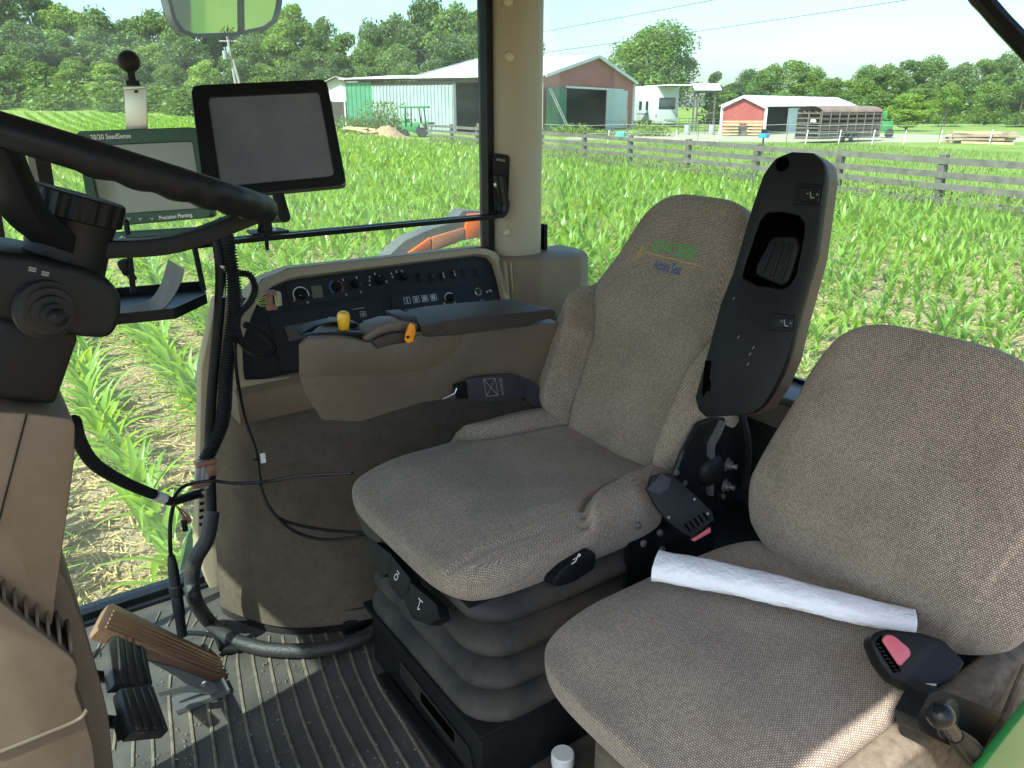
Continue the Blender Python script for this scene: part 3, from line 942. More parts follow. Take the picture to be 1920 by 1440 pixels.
# viewing stand
vs_ = W(1317, 236, D=92)
t = thing("roofed_stand", "tall open timber stand with small pitched metal roof beside the tree", "stand", (vs_[0], vs_[1], 0), cab=False)
for dx in (-.95, .95):
    for dy in (-.9, .9):
        part("leg", MB().box((vs_[0] + dx, vs_[1] + dy, 2.1), (.16, .16, 4.2)), WOODG2, t)
part("rail", MB().box((vs_[0], vs_[1] - .9, 1.95), (2.0, .08, .14)), WOODG2, t)
part("beam", MB().box((vs_[0], vs_[1], 4.15), (2.4, 2.2, .18)), WOODG2, t)
m_ = MB(); q = lambda dx, dy, z: (vs_[0] + dx, vs_[1] + dy, z)
slab(m_, q(-1.5, -1.4, 4.3), q(1.5, -1.4, 4.3), q(1.5, 0, 5.0), q(-1.5, 0, 5.0), .05); slab(m_, q(1.5, 1.4, 4.3), q(-1.5, 1.4, 4.3), q(-1.5, 0, 5.0), q(1.5, 0, 5.0), .05)
part("roof", m_, ROOFW, t)

# small red barn
rb0, rb1 = np.array([wx(1355, 84), 84.0]), np.array([wx(1438, 80), 80.0])
rgd = nrm(rb1 - rb0); rw = np.linalg.norm(rb1 - rb0); rbk = nrm([.62, .79]); RLn = 30.0
t = thing("red_shed", "small bright red metal shed with white roof and open bay", "shed", (rb1[0], rb1[1], 0), cab=False)
rez, rpz = 2.65, 3.6
def rgz(s): return rez + (rpz - rez) * (1 - abs(s - rw / 2) / (rw / 2))
m_ = MB(); ribwall(m_, rb0, rgd, -rbk, 0, rw, 0, rgz, .4, .04); part("gable_wall", m_, REDW2, t, smooth=False)
m_ = MB()
slab(m_, v3(rb1 + rgd * .3 - rbk * .3, rez - .05), v3(rb1 + rgd * .3 + rbk * RLn, rez + .05), v3(rb0 + rgd * rw / 2 + rbk * RLn, rpz + .1), v3(rb0 + rgd * rw / 2 - rbk * .3, rpz + .05), .06)
slab(m_, v3(rb0 + rgd * rw / 2 - rbk * .3, rpz + .05), v3(rb0 + rgd * rw / 2 + rbk * RLn, rpz + .1), v3(rb0 - rgd * .3 + rbk * RLn, rez), v3(rb0 - rgd * .3 - rbk * .3, rez), .06)
part("roof", m_, ROOFW, t, smooth=False)
m_ = MB()
for a in (rb0, rb1): m_.box(v3(a - rbk * .08, rez / 2), (.22, .22, rez))
m_.beam(v3(rb0 - rbk * .32, rez - .1), v3(rb0 + rgd * rw / 2 - rbk * .32, rpz - .05), .06, .2); m_.beam(v3(rb0 + rgd * rw / 2 - rbk * .32, rpz - .05), v3(rb1 - rbk * .32, rez - .1), .06, .2)
part("trim", m_, TRIMW, t)
m_ = MB(); kd0 = on_line(1479, rb1, rbk); kd1 = on_line(1503, rb1, rbk)
ribwall(m_, rb1, rbk, rgd, kd0, kd1, 0, 2.5, .6, .03); part("door_panel", m_, DOORW, t, smooth=False)
m_ = MB(); ribwall(m_, rb1, rbk, rgd, kd1, RLn, 0, rez, .5, .03); part("side_wall", m_, REDW2, t, smooth=False)
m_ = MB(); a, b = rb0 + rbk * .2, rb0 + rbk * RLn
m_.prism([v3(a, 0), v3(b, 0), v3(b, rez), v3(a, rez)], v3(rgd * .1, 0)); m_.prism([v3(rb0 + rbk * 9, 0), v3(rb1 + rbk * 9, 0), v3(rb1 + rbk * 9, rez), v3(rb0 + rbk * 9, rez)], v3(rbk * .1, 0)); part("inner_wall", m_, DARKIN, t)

# lumber stacked against the shed gable
t = thing("lumber_stack", "low stack of yellow lumber on blocks in front of the red shed", "lumber stack", W(1395, 250, D=77), cab=False)
for i, px in enumerate((1368, 1412)):
    for k in range(4):
        p = W(px, 248, D=77 - .1 * k)
        part("plank", MB().box((p[0], p[1], .18 + .28 * k), (1.25 + .1 * (k % 2), 1.2, .2)), LUMB, t)
p = W(1391, 248, D=77.4); part("plank", MB().box((p[0], p[1], 1.28), (3.6, 1.0, .14)), LUMB, t); part("plank", MB().box((p[0], p[1], .55), (1.4, 1.4, .9)), HEADW, t)

# livestock trailer
ta0, ta1 = np.array([wx(1497, 62), 62.0]), np.array([wx(1543, 61), 61.0]); td = nrm(ta1 - ta0); tw = np.linalg.norm(ta1 - ta0)
tbk = nrm([.99, .62]); tL = 7.4
t = thing("livestock_trailer", "long rusty brown livestock trailer with slatted sides and rounded tarp top", "trailer", (ta1[0], ta1[1], 0), cab=False)
def tp(u, q, z): return v3(ta0 + td * u + tbk * q, z)
m_ = MB()
for z in (.45, .75, 1.05, 1.35): part("slat", MB().beam(tp(tw, 0, z), tp(tw, tL, z), .05, .24), TRB, t)
for i in range(8): part("upright", MB().beam(tp(tw + .03, tL * i / 7, .35), tp(tw + .03, tL * i / 7, 2.35), .1, .08, up=(td[0], td[1], 0)), TRB, t)
for z in (1.75, 2.1): part("slat", MB().beam(tp(tw, 0, z), tp(tw, tL, z), .05, .16), TRB, t)
m_.beam(tp(0, 0, 1.2), tp(0, tL, 1.2), .05, 1.8)
m_.prism([tp(0, 0, .3), tp(tw, 0, .3), tp(tw, tL, .3), tp(0, tL, .3)], (0, 0, .1))
m_.prism([tp(0, tL, .3), tp(tw, tL, .3), tp(tw, tL, 2.4), tp(0, tL, 2.4)], v3(tbk * .06, 0))
part("floor_and_far_side", m_, TRB, t)
m_ = MB(); G = []
for q in (0, tL):
    G.append([tp(tw * (.5 - .53 * math.cos(math.pi * i / 8)), q, 2.25 + .42 * math.sin(math.pi * i / 8)) for i in range(9)])
m_.grid(G); m_.grid([[p_ - [0, 0, .03] for p_ in row] for row in G]); part("tarp_top", m_, TRTARP, t)
for u0, u1 in ((.05, tw / 2 - .03), (tw / 2 + .03, tw - .05)):
    m_ = MB()
    for z in (.4, .75, 1.1, 1.45, 1.8, 2.15): m_.beam(tp(u0, -.05, z), tp(u1, -.05, z), .05, .09)
    m_.beam(tp(u0, -.05, .35), tp(u0, -.05, 2.3), .07, .05, up=(td[0], td[1], 0)); m_.beam(tp(u1, -.05, .35), tp(u1, -.05, 2.3), .07, .05, up=(td[0], td[1], 0))
    m_.beam(tp((u0 + u1) / 2, -.05, 2.3), tp(u1, -.05, 2.1), .06, .06)
    part("rear_gate", m_, TRB, t)
for q in (2.7, 3.7):
    part("wheel", MB().lathe(tp(tw, q, .38), v3(td, 0), [(0, 0), (.36, 0), (.38, .05), (.38, .2), (0, .22)], 14), TYRE, t)
part("fender", MB().box(tp(tw + .14, 3.2, .84), (.3, 2.1, .08), np.array([[td[0], tbk[0], 0], [td[1], tbk[1], 0], [0, 0, 1.0]])), TRB, t)
part("number_plate", MB().box(tp(tw * .72, -.1, 1.62), (.4, .03, .2)), WHITEP, t)
# green tractor half hidden at the trailer's front
p = W(1655, 258, D=72)
t = thing("parked_tractor", "small green tractor mostly hidden beyond the front of the brown trailer", "tractor", (p[0], p[1], 0), cab=False)
part("body", MB().box((p[0] + .1, p[1], .95), (.9, 1.0, .9)).box((p[0] - .15, p[1], 1.9), (.14, .9, .7)), MACHG, t, bevel=.08)
part("wheel", MB().lathe((p[0] + .3, p[1] - .6, .4), (0, 1, 0), [(0, 0), (.36, 0), (.4, .07), (.4, .2), (0, .22)], 14), TYRE, t)
# lumber pile at the right
p0 = W(1770, 268, z=0); p1_ = W(1900, 270, z=0)
t = thing("timber_pile", "long untidy pile of old rails and pale timber at the pasture edge", "timber pile", p0, cab=False)
for i in range(26):
    k = i % 7; lv = i // 7
    a = p0 + (p1_ - p0) * rn.uniform(0, .15) + np.array([0, .35 * k - 1.0, .1 + .24 * lv])
    b = p0 + (p1_ - p0) * rn.uniform(.7, 1.0) + np.array([0, .35 * k - 1.0 + rn.gauss(0, .25), .1 + .24 * lv + rn.gauss(0, .06)])
    if i in (3, 12): b = b + [0, 0, -.3]; a = a + [1.5, -.8, .5]
    part("plank", MB().beam(a, b, .2, .15), LUMB if i % 3 == 0 else LUMB2, t)

# white tread-in posts with wires
t = thing("electric_fence", "thin wire fence on white plastic posts before the farm buildings", "wire fence", W(1434, 266, D=60), cab=False)
pp_ = []
for px in (1140, 1266, 1345, 1434, 1511, 1573, 1636, 1695, 1762, 1856, 1960):
    p = W(px, 266, D=59.5); pp_.append(p)
    part("post", MB().tube([(p[0] - .03, p[1], 0), (p[0] + .06, p[1], 1.02)], .036, 6), TRIMW, t)
for z in (.55, .92):
    pts = []
    for i, p in enumerate(pp_):
        pts.append((p[0], p[1], z))
        if i + 1 < len(pp_): pts.append(((p[0] + pp_[i + 1][0]) / 2, (p[1] + pp_[i + 1][1]) / 2, z - .05))
    part("wire", MB().tube(pts, .008, 4), LWIRE, t)
t = thing("rope_fence", "pale electric rope strung on dark rods nearer the gravel drive", "wire fence", W(1475, 262, D=56), cab=False)
pp_ = [W(px, 268, D=57) for px in (1020, 1170, 1308, 1474, 1608, 1760, 1960)]
for p in pp_: part("rod", MB().tube([v3(p, 0), v3(p, 1.55)], .02, 5), WIREM, t)
for z in (.9, 1.45):
    pts = []
    for i, p in enumerate(pp_):
        pts.append((p[0], p[1], z))
        if i + 1 < len(pp_): pts.append(((p[0] + pp_[i + 1][0]) / 2, (p[1] + pp_[i + 1][1]) / 2, z - .1))
    part("rope", MB().tube(pts, .014, 4), LWIRE, t)
# tubs
p = W(1431, 268, D=46); m_ = MB().lathe((p[0], p[1], .95), (0, 0, 1), [(.0, 0), (.27, 0), (.3, .1), (.31, .24), (0, .25)], 16)
t = thing("blue_tub", "blue mineral tub hung behind the top board of the fence", "tub", (p[0], p[1], .95), cab=False); part("bowl", m_, BLUEB, t); part("lid", MB().box((p[0], p[1], 1.3), (.3, .2, .24)), BLACKM, t); part("stand", MB().box((p[0], p[1], .47), (.1, .1, .94)), WOODG2, t)
p = W(1165, 262, z=0); m_ = MB().lathe((p[0], p[1], 0), (0, 0, 1), [(.35, 0), (.42, .3), (.46, .62), (.4, .62), (.3, .1)], 14)
solo("feed_tub", "teal plastic tub on the grass before the tube gate", "tub", m_, TEALB, (p[0], p[1], 0), cab=False)
# yard clutter by the stand: gates and barrels
t = thing("yard_pen", "low pen of grey gate panels and barrels beside the roofed stand", "pen", W(1300, 245, D=80), cab=False)
for i, px in enumerate((1272, 1290, 1306, 1322, 1338)):
    a, b = W(px, 245, D=82), W(px + 15, 245, D=82.5)
    m_ = MB()
    for z in (.3, .6, .9, 1.2, 1.5): m_.tube([v3(a, z), v3(b, z)], .03, 5)
    m_.tube([v3(a, 0), v3(a, 1.6)], .04, 5); part("gate_panel", m_, GREYM, t)
for px, m2 in ((1288, CONN), (1334, CONN)):
    a = W(px, 248, D=80); part("barrel", MB().lathe(v3(a, 0), (0, 0, 1), [(.28, 0), (.32, .3), (.32, .6), (.28, .92), (0, .93)], 12), m2, t)

# ---- left farmyard
p = W(780, 247, D=74)
t = thing("canopy_tractor", "old green lawn tractor with canopy roof beside the white barn wall", "tractor", (p[0], p[1], 0), cab=False)
ox, oy = p[0], p[1]
def cp_(x, z, y=0): return (ox + x, oy + y, z)
m_ = MB().box(cp_(-.1, .85), (2.3, 1.0, .8)); m_.box(cp_(-.95, 1.4), (.8, .8, .34)); m_.box(cp_(.75, 1.15), (1.0, 1.1, .24)); part("body", m_, MACHG, t, bevel=.08)
m_ = MB().box(cp_(.05, 2.58), (2.5, 1.3, .17)); part("canopy", m_, MACHG, t, bevel=.03)
for x0, x1 in ((-.85, -.8), (-.35, -.3), (.55, .42), (1.0, .85)):
    part("canopy_post", MB().beam(cp_(x0, .95, -.5), cp_(x1, 2.52, -.5), .1, .1, up=(0, 1, 0)), BLACKM, t)
m_ = MB().box(cp_(.3, 1.2), (.45, .5, .12)); m_.box(cp_(.5, 1.5), (.1, .5, .5)); part("seat", m_, BLACKM, t, bevel=.04)
for x, rr in ((-1.0, .36), (.6, .55)):
    part("wheel", MB().lathe(cp_(x, rr, -.62), (0, 1, 0), [(0, 0), (rr * .9, 0), (rr, .07), (rr, .24), (0, .26)], 16), TYRE, t)
m_ = MB().prism([cp_(.45, .85, -.66), cp_(.85, .85, -.66), cp_(.5, 1.25, -.66)], (0, .03, 0)); part("slow_sign", m_, CONN, t)
m_ = MB().box(cp_(1.45, 1.2), (.5, .5, .15)); m_.beam(cp_(1.3, .3), cp_(1.5, 1.2), .06, .06); part("rear_tray", m_, BLACKM, t)
# dirt heap with boards
p = W(738, 262, z=0) + [-1.9, 0, 0]
m_ = MB(); P = []
for i in range(26):
    row = []
    for j in range(16):
        u, v_ = i / 25 * 2 - 1, j / 15 * 2 - 1
        e = max(0, 1 - u * u) * max(0, 1 - v_ * v_)
        hh = e ** .7 * (1.15 * math.exp(-((u - .35) / .42) ** 2) + .62 * math.exp(-((u + .45) / .4) ** 2)) + .1 * e * math.sin(i * 2.1 + j * 1.3)
        row.append((p[0] + u * 3.1, p[1] + 3 + v_ * 2.2, hh - .02))
    P.append(row)
m_.grid(P); solo("dirt_heap", "heap of reddish brown dirt at the corn edge by the canopy tractor", "dirt heap", m_, DIRT, (p[0], p[1], 0), cab=False)
t = thing("loose_boards", "pale loose boards lying on the dirt heap's far end", "boards", W(670, 244, D=70), cab=False)
for a, b in (((645, 240), (690, 246)), ((650, 238), (705, 243)), ((662, 243), (690, 240))):
    part("plank", MB().beam(W(*a, D=70), W(*b, D=69), .3, .12), LUMB, t)
# weeds against the barn
def tuft(n, pts, h, w, mat, name):
    idx = RNG.integers(0, len(pts), n); P = np.array(pts)[idx]
    x = P[:, 0] + RNG.normal(0, 1, n) * P[:, 2]; y = P[:, 1] + RNG.normal(0, 1, n) * P[:, 2] * .6
    a = RNG.uniform(0, 6.28, n); z = hgt(x, y) + RNG.uniform(0, 1, n) ** 1.2 * P[:, 3]
    dx, dy = np.cos(a) * w, np.sin(a) * w; tilt = RNG.uniform(-.5, 1, n) * h
    V = np.stack([np.stack([x - dx, y - dy, z], 1), np.stack([x + dx, y + dy, z], 1), np.stack([x + dx * .3 + dy, y + dy * .3 + dx, z + tilt], 1)], 1).reshape(-1, 3)
    return stuff(name, V, np.arange(3 * n).reshape(-1, 3), mat)
wp = [(*W(px, 240, D=76)[:2], .9, hh) for px, hh in ((650, 1.5), (668, 1.7), (684, 1.3), (700, 2.0), (715, 2.9), (722, 3.0), (730, 2.0), (742, 1.5), (690, 1.2))]
tuft(5000, wp, .35, .09, WEED, "tall_weeds")
wp = [(*W(px, 242, D=76)[:2], .8, hh) for px, hh in ((1050, .8), (1075, 1.1), (1090, .7), (1212, 1.0), (1222, 1.3), (1236, 1.0), (1128, .5))]
tuft(3000, wp, .3, .08, WEED, "barnyard_weeds")
wp = [(FP[0] + FD[0] * s + FN[0] * .3, FP[1] + FD[1] * s + FN[1] * .3, .55, .5) for s in np.arange(-8, 44, .8)]
tuft(9000, wp, .2, .035, WEED, "fence_weeds")
# low house
p = W(634, 200, D=104)
t = thing("farmhouse", "low cream house with shallow gable roof left of the green barn wall", "house", (p[0], p[1], 0), cab=False)
m_ = MB(); hw = 3.4; hz = float(hgt(p[0], p[1]))
m_.prism([(p[0] - hw, p[1], hz), (p[0] + hw, p[1], hz), (p[0] + hw, p[1], 4.6), (p[0], p[1], 6.0), (p[0] - hw, p[1], 4.6)], (0, 8, 0)); part("wall", m_, HOUSEW, t)
m_ = MB(); slab(m_, (p[0] - hw - .5, p[1] - .6, 4.45), (p[0], p[1] - .6, 6.1), (p[0], p[1] + 8.5, 6.1), (p[0] - hw - .5, p[1] + 8.5, 4.45), .12); slab(m_, (p[0], p[1] - .6, 6.1), (p[0] + hw + .5, p[1] - .6, 4.45), (p[0] + hw + .5, p[1] + 8.5, 4.45), (p[0], p[1] + 8.5, 6.1), .12); part("roof", m_, HROOF, t)
part("opening_shade_panel", MB().box((p[0] + .6, p[1] - .05, hz + 1.6), (4.2, .12, 3.0)), DARKIN, t)  # flat dark panel stands in for the shade of an opening
for dx in (-.9, .9): part("porch_post", MB().box((p[0] + dx, p[1] - .2, hz + 1.7), (.15, .15, 3.4)), TRIMW, t)
p = W(1507, 180, D=190)
t = thing("far_house", "distant house with brownish roof behind the red shed's roof", "house", (p[0], p[1], 0), cab=False)
part("wall", MB().box((p[0], p[1], 1.8), (6, 5, 3.6)), HOUSEW, t)
m_ = MB(); slab(m_, (p[0] - 4, p[1] - 3, 3.5), (p[0] + 4, p[1] - 3, 3.5), (p[0] + 2.6, p[1], 5.4), (p[0] - 2.6, p[1], 5.4), .2); part("roof", m_, HROOF, t)
p = W(1793, 225, D=150)
t = thing("white_farmhouse", "small white farmhouse showing under the trees at the far right", "house", (p[0], p[1], 0), cab=False)
part("wall", MB().box((p[0], p[1], 1.6), (6.5, 5, 3.2)), TRIMW, t)
m_ = MB(); slab(m_, (p[0] - 4, p[1] - 3, 3.2), (p[0] + 4, p[1] - 3, 3.2), (p[0] + 4, p[1], 5), (p[0] - 4, p[1], 5), .2); part("roof", m_, HROOF, t)
part("porch_post", MB().box((p[0] - 1, p[1] - 2.8, 1.5), (.3, .3, 3)), TRIMW, t)

# utility poles and lines
p = W(437, 150, D=98)
t = thing("utility_pole", "leaning grey utility pole with transformer in front of the woods", "utility pole", (p[0], p[1], 0), cab=False)
top = W(426, 68, D=98)
part("pole", MB().tube([(p[0] + .6, p[1], 0), top], [.2, .14], 8), POLEW, t)
part("brace_pole", MB().tube([(p[0] + 1.6, p[1], 0), W(437, 112, D=98)], [.2, .15], 8), POLEW, t)
q = W(422, 103, D=97.5); part("transformer", MB().lathe(q - [0, 0, .5], (0, 0, 1), [(0, 0), (.26, 0), (.28, .1), (.28, .9), (0, 1.0)], 12), CONN, t)
part("crossarm", MB().beam(top + [-1, 0, -.5], top + [1, 0, -.5], .12, .12), POLEW, t)
def line(pxs, Ds, name, label):
    A, B_ = W(*pxs[0], D=Ds[0]), W(*pxs[-1], D=Ds[1]); P = []
    if len(pxs) == 3:
        Mi = W(*pxs[1], D=sum(Ds) / 2); P = spline([A, Mi, B_], 10)
    else: P = [A + (B_ - A) * i / 8 for i in range(9)]
    solo(name, label, "power line", MB().tube(P, .016, 5), WIREM, A, cab=False)
line([(427, 72), (633, 68), (1000, 5)], (98, 60), "power_line", "topmost power line running from the pole past the mirror")
line([(424, 95), (603, 109), (1000, 70)], (98, 62), "power_line", "middle power line sagging from the pole over the barn roof")
line([(437, 120), (603, 131), (1000, 103)], (98, 64), "power_line", "lowest power line sagging from the pole toward the barn roof")
line([(940, 74), (1190, 28), (1400, -12)], (60, 40), "power_line", "upper overhead line crossing the sky right of the pillar")
line([(940, 110), (1340, 54), (1740, -6)], (60, 38), "power_line", "lower overhead line crossing the sky before the big tree")

# ------------------------------------------------------------------ trees
def tree_mesh(seed, H, Wd, trunk, n, card, blobs, light=0.0):
    g_ = np.random.default_rng(seed)
    C = []; 
    for i in range(blobs):
        t_ = g_.uniform(0, 1); zc = trunk + (H - trunk) * (.06 + .86 * t_)
        rr = Wd / 2 * math.sqrt(max(.05, 1 - (2 * (t_ - .38)) ** 2 * .75)) * .72
        a_ = g_.uniform(0, 6.28); q = math.sqrt(g_.uniform(.1, 1)) * rr
        C.append((math.cos(a_) * q, math.sin(a_) * q, zc, Wd * g_.uniform(.10, .22)))
    C = np.array(C)
    i = g_.integers(0, blobs, n); d = g_.normal(size=(n, 3)); d /= np.linalg.norm(d, axis=1)[:, None]
    rad_ = C[i, 3] * g_.uniform(.62, 1.08, n)
    P = C[i, :3] + d * rad_[:, None] * [1, 1, .8]
    nn = d + g_.normal(size=(n, 3)) * .65; nn /= np.linalg.norm(nn, axis=1)[:, None]
    t1 = np.cross(nn, g_.normal(size=(n, 3))); t1 /= np.linalg.norm(t1, axis=1)[:, None]; t2 = np.cross(nn, t1)
    s = card * g_.uniform(.55, 1.35, n)[:, None]
    V = np.stack([P - t1 * s, P + t2 * s * .7, P + t1 * s, P - t2 * s * .7], 1).reshape(-1, 3)
    me = raw_mesh("crown", V, np.arange(4 * n).reshape(-1, 4), TREE2 if light else TREE)
    m_ = MB().tube([(0, 0, -.4), (.05, 0, trunk * .6), (0, .1, trunk), (.1, 0, H * .72)], [Wd * .035, Wd * .027, Wd * .024, Wd * .008], 8)
    for k in range(6):
        c = C[k]; m_.tube([(0, 0, trunk * (.75 + .1 * k)), (c[0] * .5, c[1] * .5, (trunk + c[2]) / 2), (c[0], c[1], c[2])], [Wd * .016, Wd * .01, Wd * .004], 6)
    tm = m_.mesh("trunk"); tm.materials.append(BARK)
    return me, tm
TV = [tree_mesh(1, 10, 7.5, .5, 11050, .155, 26), tree_mesh(2, 10, 6.2, .5, 10200, .155, 26), tree_mesh(3, 10, 8.8, .4, 12750, .155, 30), tree_mesh(4, 10, 7, 1.0, 11050, .155, 22, 1), tree_mesh(5, 10, 8.2, 1.0, 11900, .155, 26, 1)]
BIG = tree_mesh(9, 10, 10.2, .2, 34000, .12, 48)
def tree(px, top, D, width, v, label, group=None, base=None):
    """px, top: photo column and crown top; width: crown width in photo pixels"""
    x = wx(px, D); zb = float(hgt(x, D)); H = W(px, top, D=D)[2] - zb
    me, tm = v
    o = bpy.data.objects.new("tree", None); COL.objects.link(o)
    wid = width / 1500.0 * D
    nominal = {id(TV[0]): 8.3, id(TV[1]): 7.0, id(TV[2]): 9.6, id(TV[3]): 7.8, id(TV[4]): 9.0}.get(id(v), 10.2)
    sx = wid / nominal
    o.matrix_world = Matrix.Translation((x, D, zb - .1)) @ Matrix.Rotation(px * 1.37, 4, 'Z') @ Matrix.Diagonal((sx, sx, H / 10.2, 1))
    o['label'] = label; o['category'] = "tree"
    if group: o['group'] = group
    for nm, q in (("crown", me), ("trunk", tm)):
        c = bpy.data.objects.new(nm, q); COL.objects.link(c); c.parent = o
    return o
tree(1228, 38, 122, 225, BIG, "big broad tree with dense crown behind the white travel trailer")
tree(1338, 128, 125, 52, TV[1], "small dark tree just right of the big broad tree")
tree(1105, 100, 140, 60, TV[0], "tree top showing over the big barn's roof ridge")
tree(1045, 108, 150, 40, TV[1], "small tree top at the barn roof just right of the pillar")
tree(1706, 172, 92, 110, TV[3], "pale green bushy tree behind the trailer's front end")
tree(1777, 150, 112, 74, TV[4], "round light green lawn tree right of the bushy tree")
tree(1852, 146, 118, 92, TV[0], "spreading lawn tree between the round tree and the photo's right edge")
tree(1915, 122, 110, 90, TV[2], "tall dark tree at the far right edge above the timber pile")
GR = "distant trees of the right-hand treeline"
for i, (px, top, w_) in enumerate(((1352, 158, 60), (1375, 150, 60), (1402, 128, 70), (1442, 112, 84), (1482, 106, 84), (1522, 124, 80), (1556, 140, 70), (1588, 146, 60), (1622, 120, 80), (1658, 112, 86), (1698, 106, 84), (1742, 104, 86), (1790, 110, 90), (1832, 104, 84), (1868, 98, 80), (1908, 118, 90), (1950, 110, 90), (1990, 100, 90), (2060, 112, 100), (2140, 104, 100), (2230, 116, 100), (2330, 108, 110), (2440, 112, 110))):
    tree(px, top, 150 + 22 * ((i * 7) % 3), w_ * 1.25, TV[i % 3], "tall dark tree of the far treeline " + ("above the red shed's roof" if px < 1660 else "right of the livestock trailer"), GR)
for i, (px, top, w_) in enumerate(((1365, 172, 70), (1410, 165, 80), (1465, 168, 84), (1530, 170, 80), (1590, 172, 84), (1650, 165, 84), (1720, 160, 90), (1815, 160, 90), (1880, 165, 90), (1955, 150, 90), (2040, 155, 100), (2130, 150, 100), (2230, 156, 110), (2350, 150, 110))):
    tree(px, top, 138, w_ * 1.3, TV[(i + 1) % 3], "lower tree in front of the far treeline " + ("just above the red shed's roof" if px < 1660 else "behind the lawn trees at right"), GR)
GL = "trees of the woods on the left"
rows = [((-230, -40, 160, 1), (-140, -52, 160, 2), (-40, -60, 150, 0), (20, -48, 150, 2), (90, -40, 150, 1), (150, -6, 120, 0), (205, 12, 110, 2), (262, 26, 105, 1), (315, 6, 120, 0), (375, -20, 130, 2), (440, -10, 120, 1), (500, 4, 110, 0), (556, 0, 110, 4), (612, 20, 90, 0), (655, 52, 74, 1), (700, 36, 90, 2), (748, 14, 105, 0), (800, -14, 120, 2), (858, -8, 120, 0), (908, 2, 110, 1), (960, -10, 120, 2)),
        ((-200, 40, 150, 0), (-100, 44, 150, 2), (0, 40, 140, 4), (60, 30, 130, 0), (128, 52, 120, 3), (185, 70, 110, 1), (240, 84, 110, 2), (300, 76, 110, 4), (360, 60, 110, 0), (470, 70, 110, 2), (530, 62, 100, 3), (590, 78, 100, 0), (640, 92, 80, 1), (690, 84, 90, 2), (745, 72, 100, 0), (850, 66, 120, 2), (905, 80, 110, 0)),
        ((30, 96, 100, 0), (85, 108, 96, 4), (150, 110, 90, 2), (215, 116, 90, 3), (270, 100, 100, 0), (335, 120, 100, 2), (392, 108, 80, 4), (500, 112, 90, 0), (560, 118, 90, 2), (610, 122, 80, 0), (700, 120, 90, 1), (765, 116, 90, 2), (830, 118, 90, 0))]
for r_, row in enumerate(rows):
    for i, (px, top, w_, v_) in enumerate(row):
        tree(px, top, (150, 136, 124)[r_] + 5 * ((i * 5) % 3) - 2, w_ * 1.25, TV[v_], ("tall back-row tree", "mid-height tree", "low front-row tree")[r_] + (" of the woods left of the hanging mirror" if px < 310 else " of the woods around the leaning utility pole" if px < 530 else " of the woods behind the barn's white roofs"), GL)

up_ = []
for px in np.arange(-60, 640, 6.0): D = 119 + 5 * math.sin(px * .05); up_.append((wx(px, D), D, 1.2, 2.6 + 1.4 * math.sin(px * .13)))
for px in np.arange(1330, 2480, 6.0): D = 134 + 4 * math.sin(px * .05); up_.append((wx(px, D), D, 1.2, 2.2 + 1.2 * math.sin(px * .11)))
tuft(33000, up_, .5, .34, TREE, "undergrowth")
# ------------------------------------------------------------------ panel frames (flat parts with their own axes)
class Fr:
    def __init__(s, o, ex, ey):
        s.o = np.array(o, float); s.ex = nrm(ex); s.ey = nrm(np.array(ey) - s.ex * (np.array(ey) @ s.ex)); s.n = np.cross(s.ex, s.ey)
    def p(s, u, v, w=0.0): return s.o + s.ex * u + s.ey * v + s.n * w
    def px(s, x, y, w=0.0):
        """point of the plane w in front of this one under a photo pixel"""
        return U(x, y, pl=(s.o + s.n * w, s.n))
    def uv(s, P): d = np.array(P) - s.o; return np.array([d @ s.ex, d @ s.ey])
    def trace(s, pts, w=0.0): return [s.px(x, y, w) for x, y in pts]
    def rect(s, u0, v0, u1, v1, w=0.0, r=0.0, n=4):
        q = [s.p(u0, v0, w), s.p(u1, v0, w), s.p(u1, v1, w), s.p(u0, v1, w)]
        return round3(q, r, n) if r else q

def hits(poly, c, N):
    poly = np.array(poly); out = []
    for k in range(N):
        a = 2 * math.pi * k / N; d = np.array([math.cos(a), math.sin(a)]); best = None
        for i in range(len(poly)):
            p, q = poly[i] - c, poly[(i + 1) % len(poly)] - c; e = q - p
            den = d[0] * e[1] - d[1] * e[0]
            if abs(den) < 1e-12: continue
            t = (p[0] * e[1] - p[1] * e[0]) / den; u = (p[0] * d[1] - p[1] * d[0]) / den
            if t > 0 and -1e-6 <= u <= 1 + 1e-6: best = t if best is None else max(best, t)
        out.append(c + d * (best or 0))
    return out

def ringplate(mb, fr, outer, inner, w0, w1, N=72):
    """plate with an opening; outer and inner are 3-D outlines; front at w0, back at w1"""
    O = [fr.uv(p) for p in outer]; I = [fr.uv(p) for p in inner]; c = np.mean(I, 0)
    oo, ii = hits(O, c, N), hits(I, c, N)
    V = [fr.p(*q, w0) for q in oo] + [fr.p(*q, w0) for q in ii] + [fr.p(*q, w1) for q in oo] + [fr.p(*q, w1) for q in ii]
    F = []
    for k in range(N):
        j = (k + 1) % N
        F += [(k, j, N + j, N + k), (k, 2 * N + k, 2 * N + j, j), (N + k, N + j, 3 * N + j, 3 * N + k), (2 * N + k, 3 * N + k, 3 * N + j, 2 * N + j)]
    mb.add(V, F); return mb

def arc_strip(mb, fr, u, v, r, a0, a1, wd, w, n=24):
    P = []
    for i in range(n + 1):
        a = rad(a0 + (a1 - a0) * i / n)
        P.append([fr.p(u + math.cos(a) * (r - wd / 2), v + math.sin(a) * (r - wd / 2), w), fr.p(u + math.cos(a) * (r + wd / 2), v + math.sin(a) * (r + wd / 2), w)])
    mb.grid(P); return mb

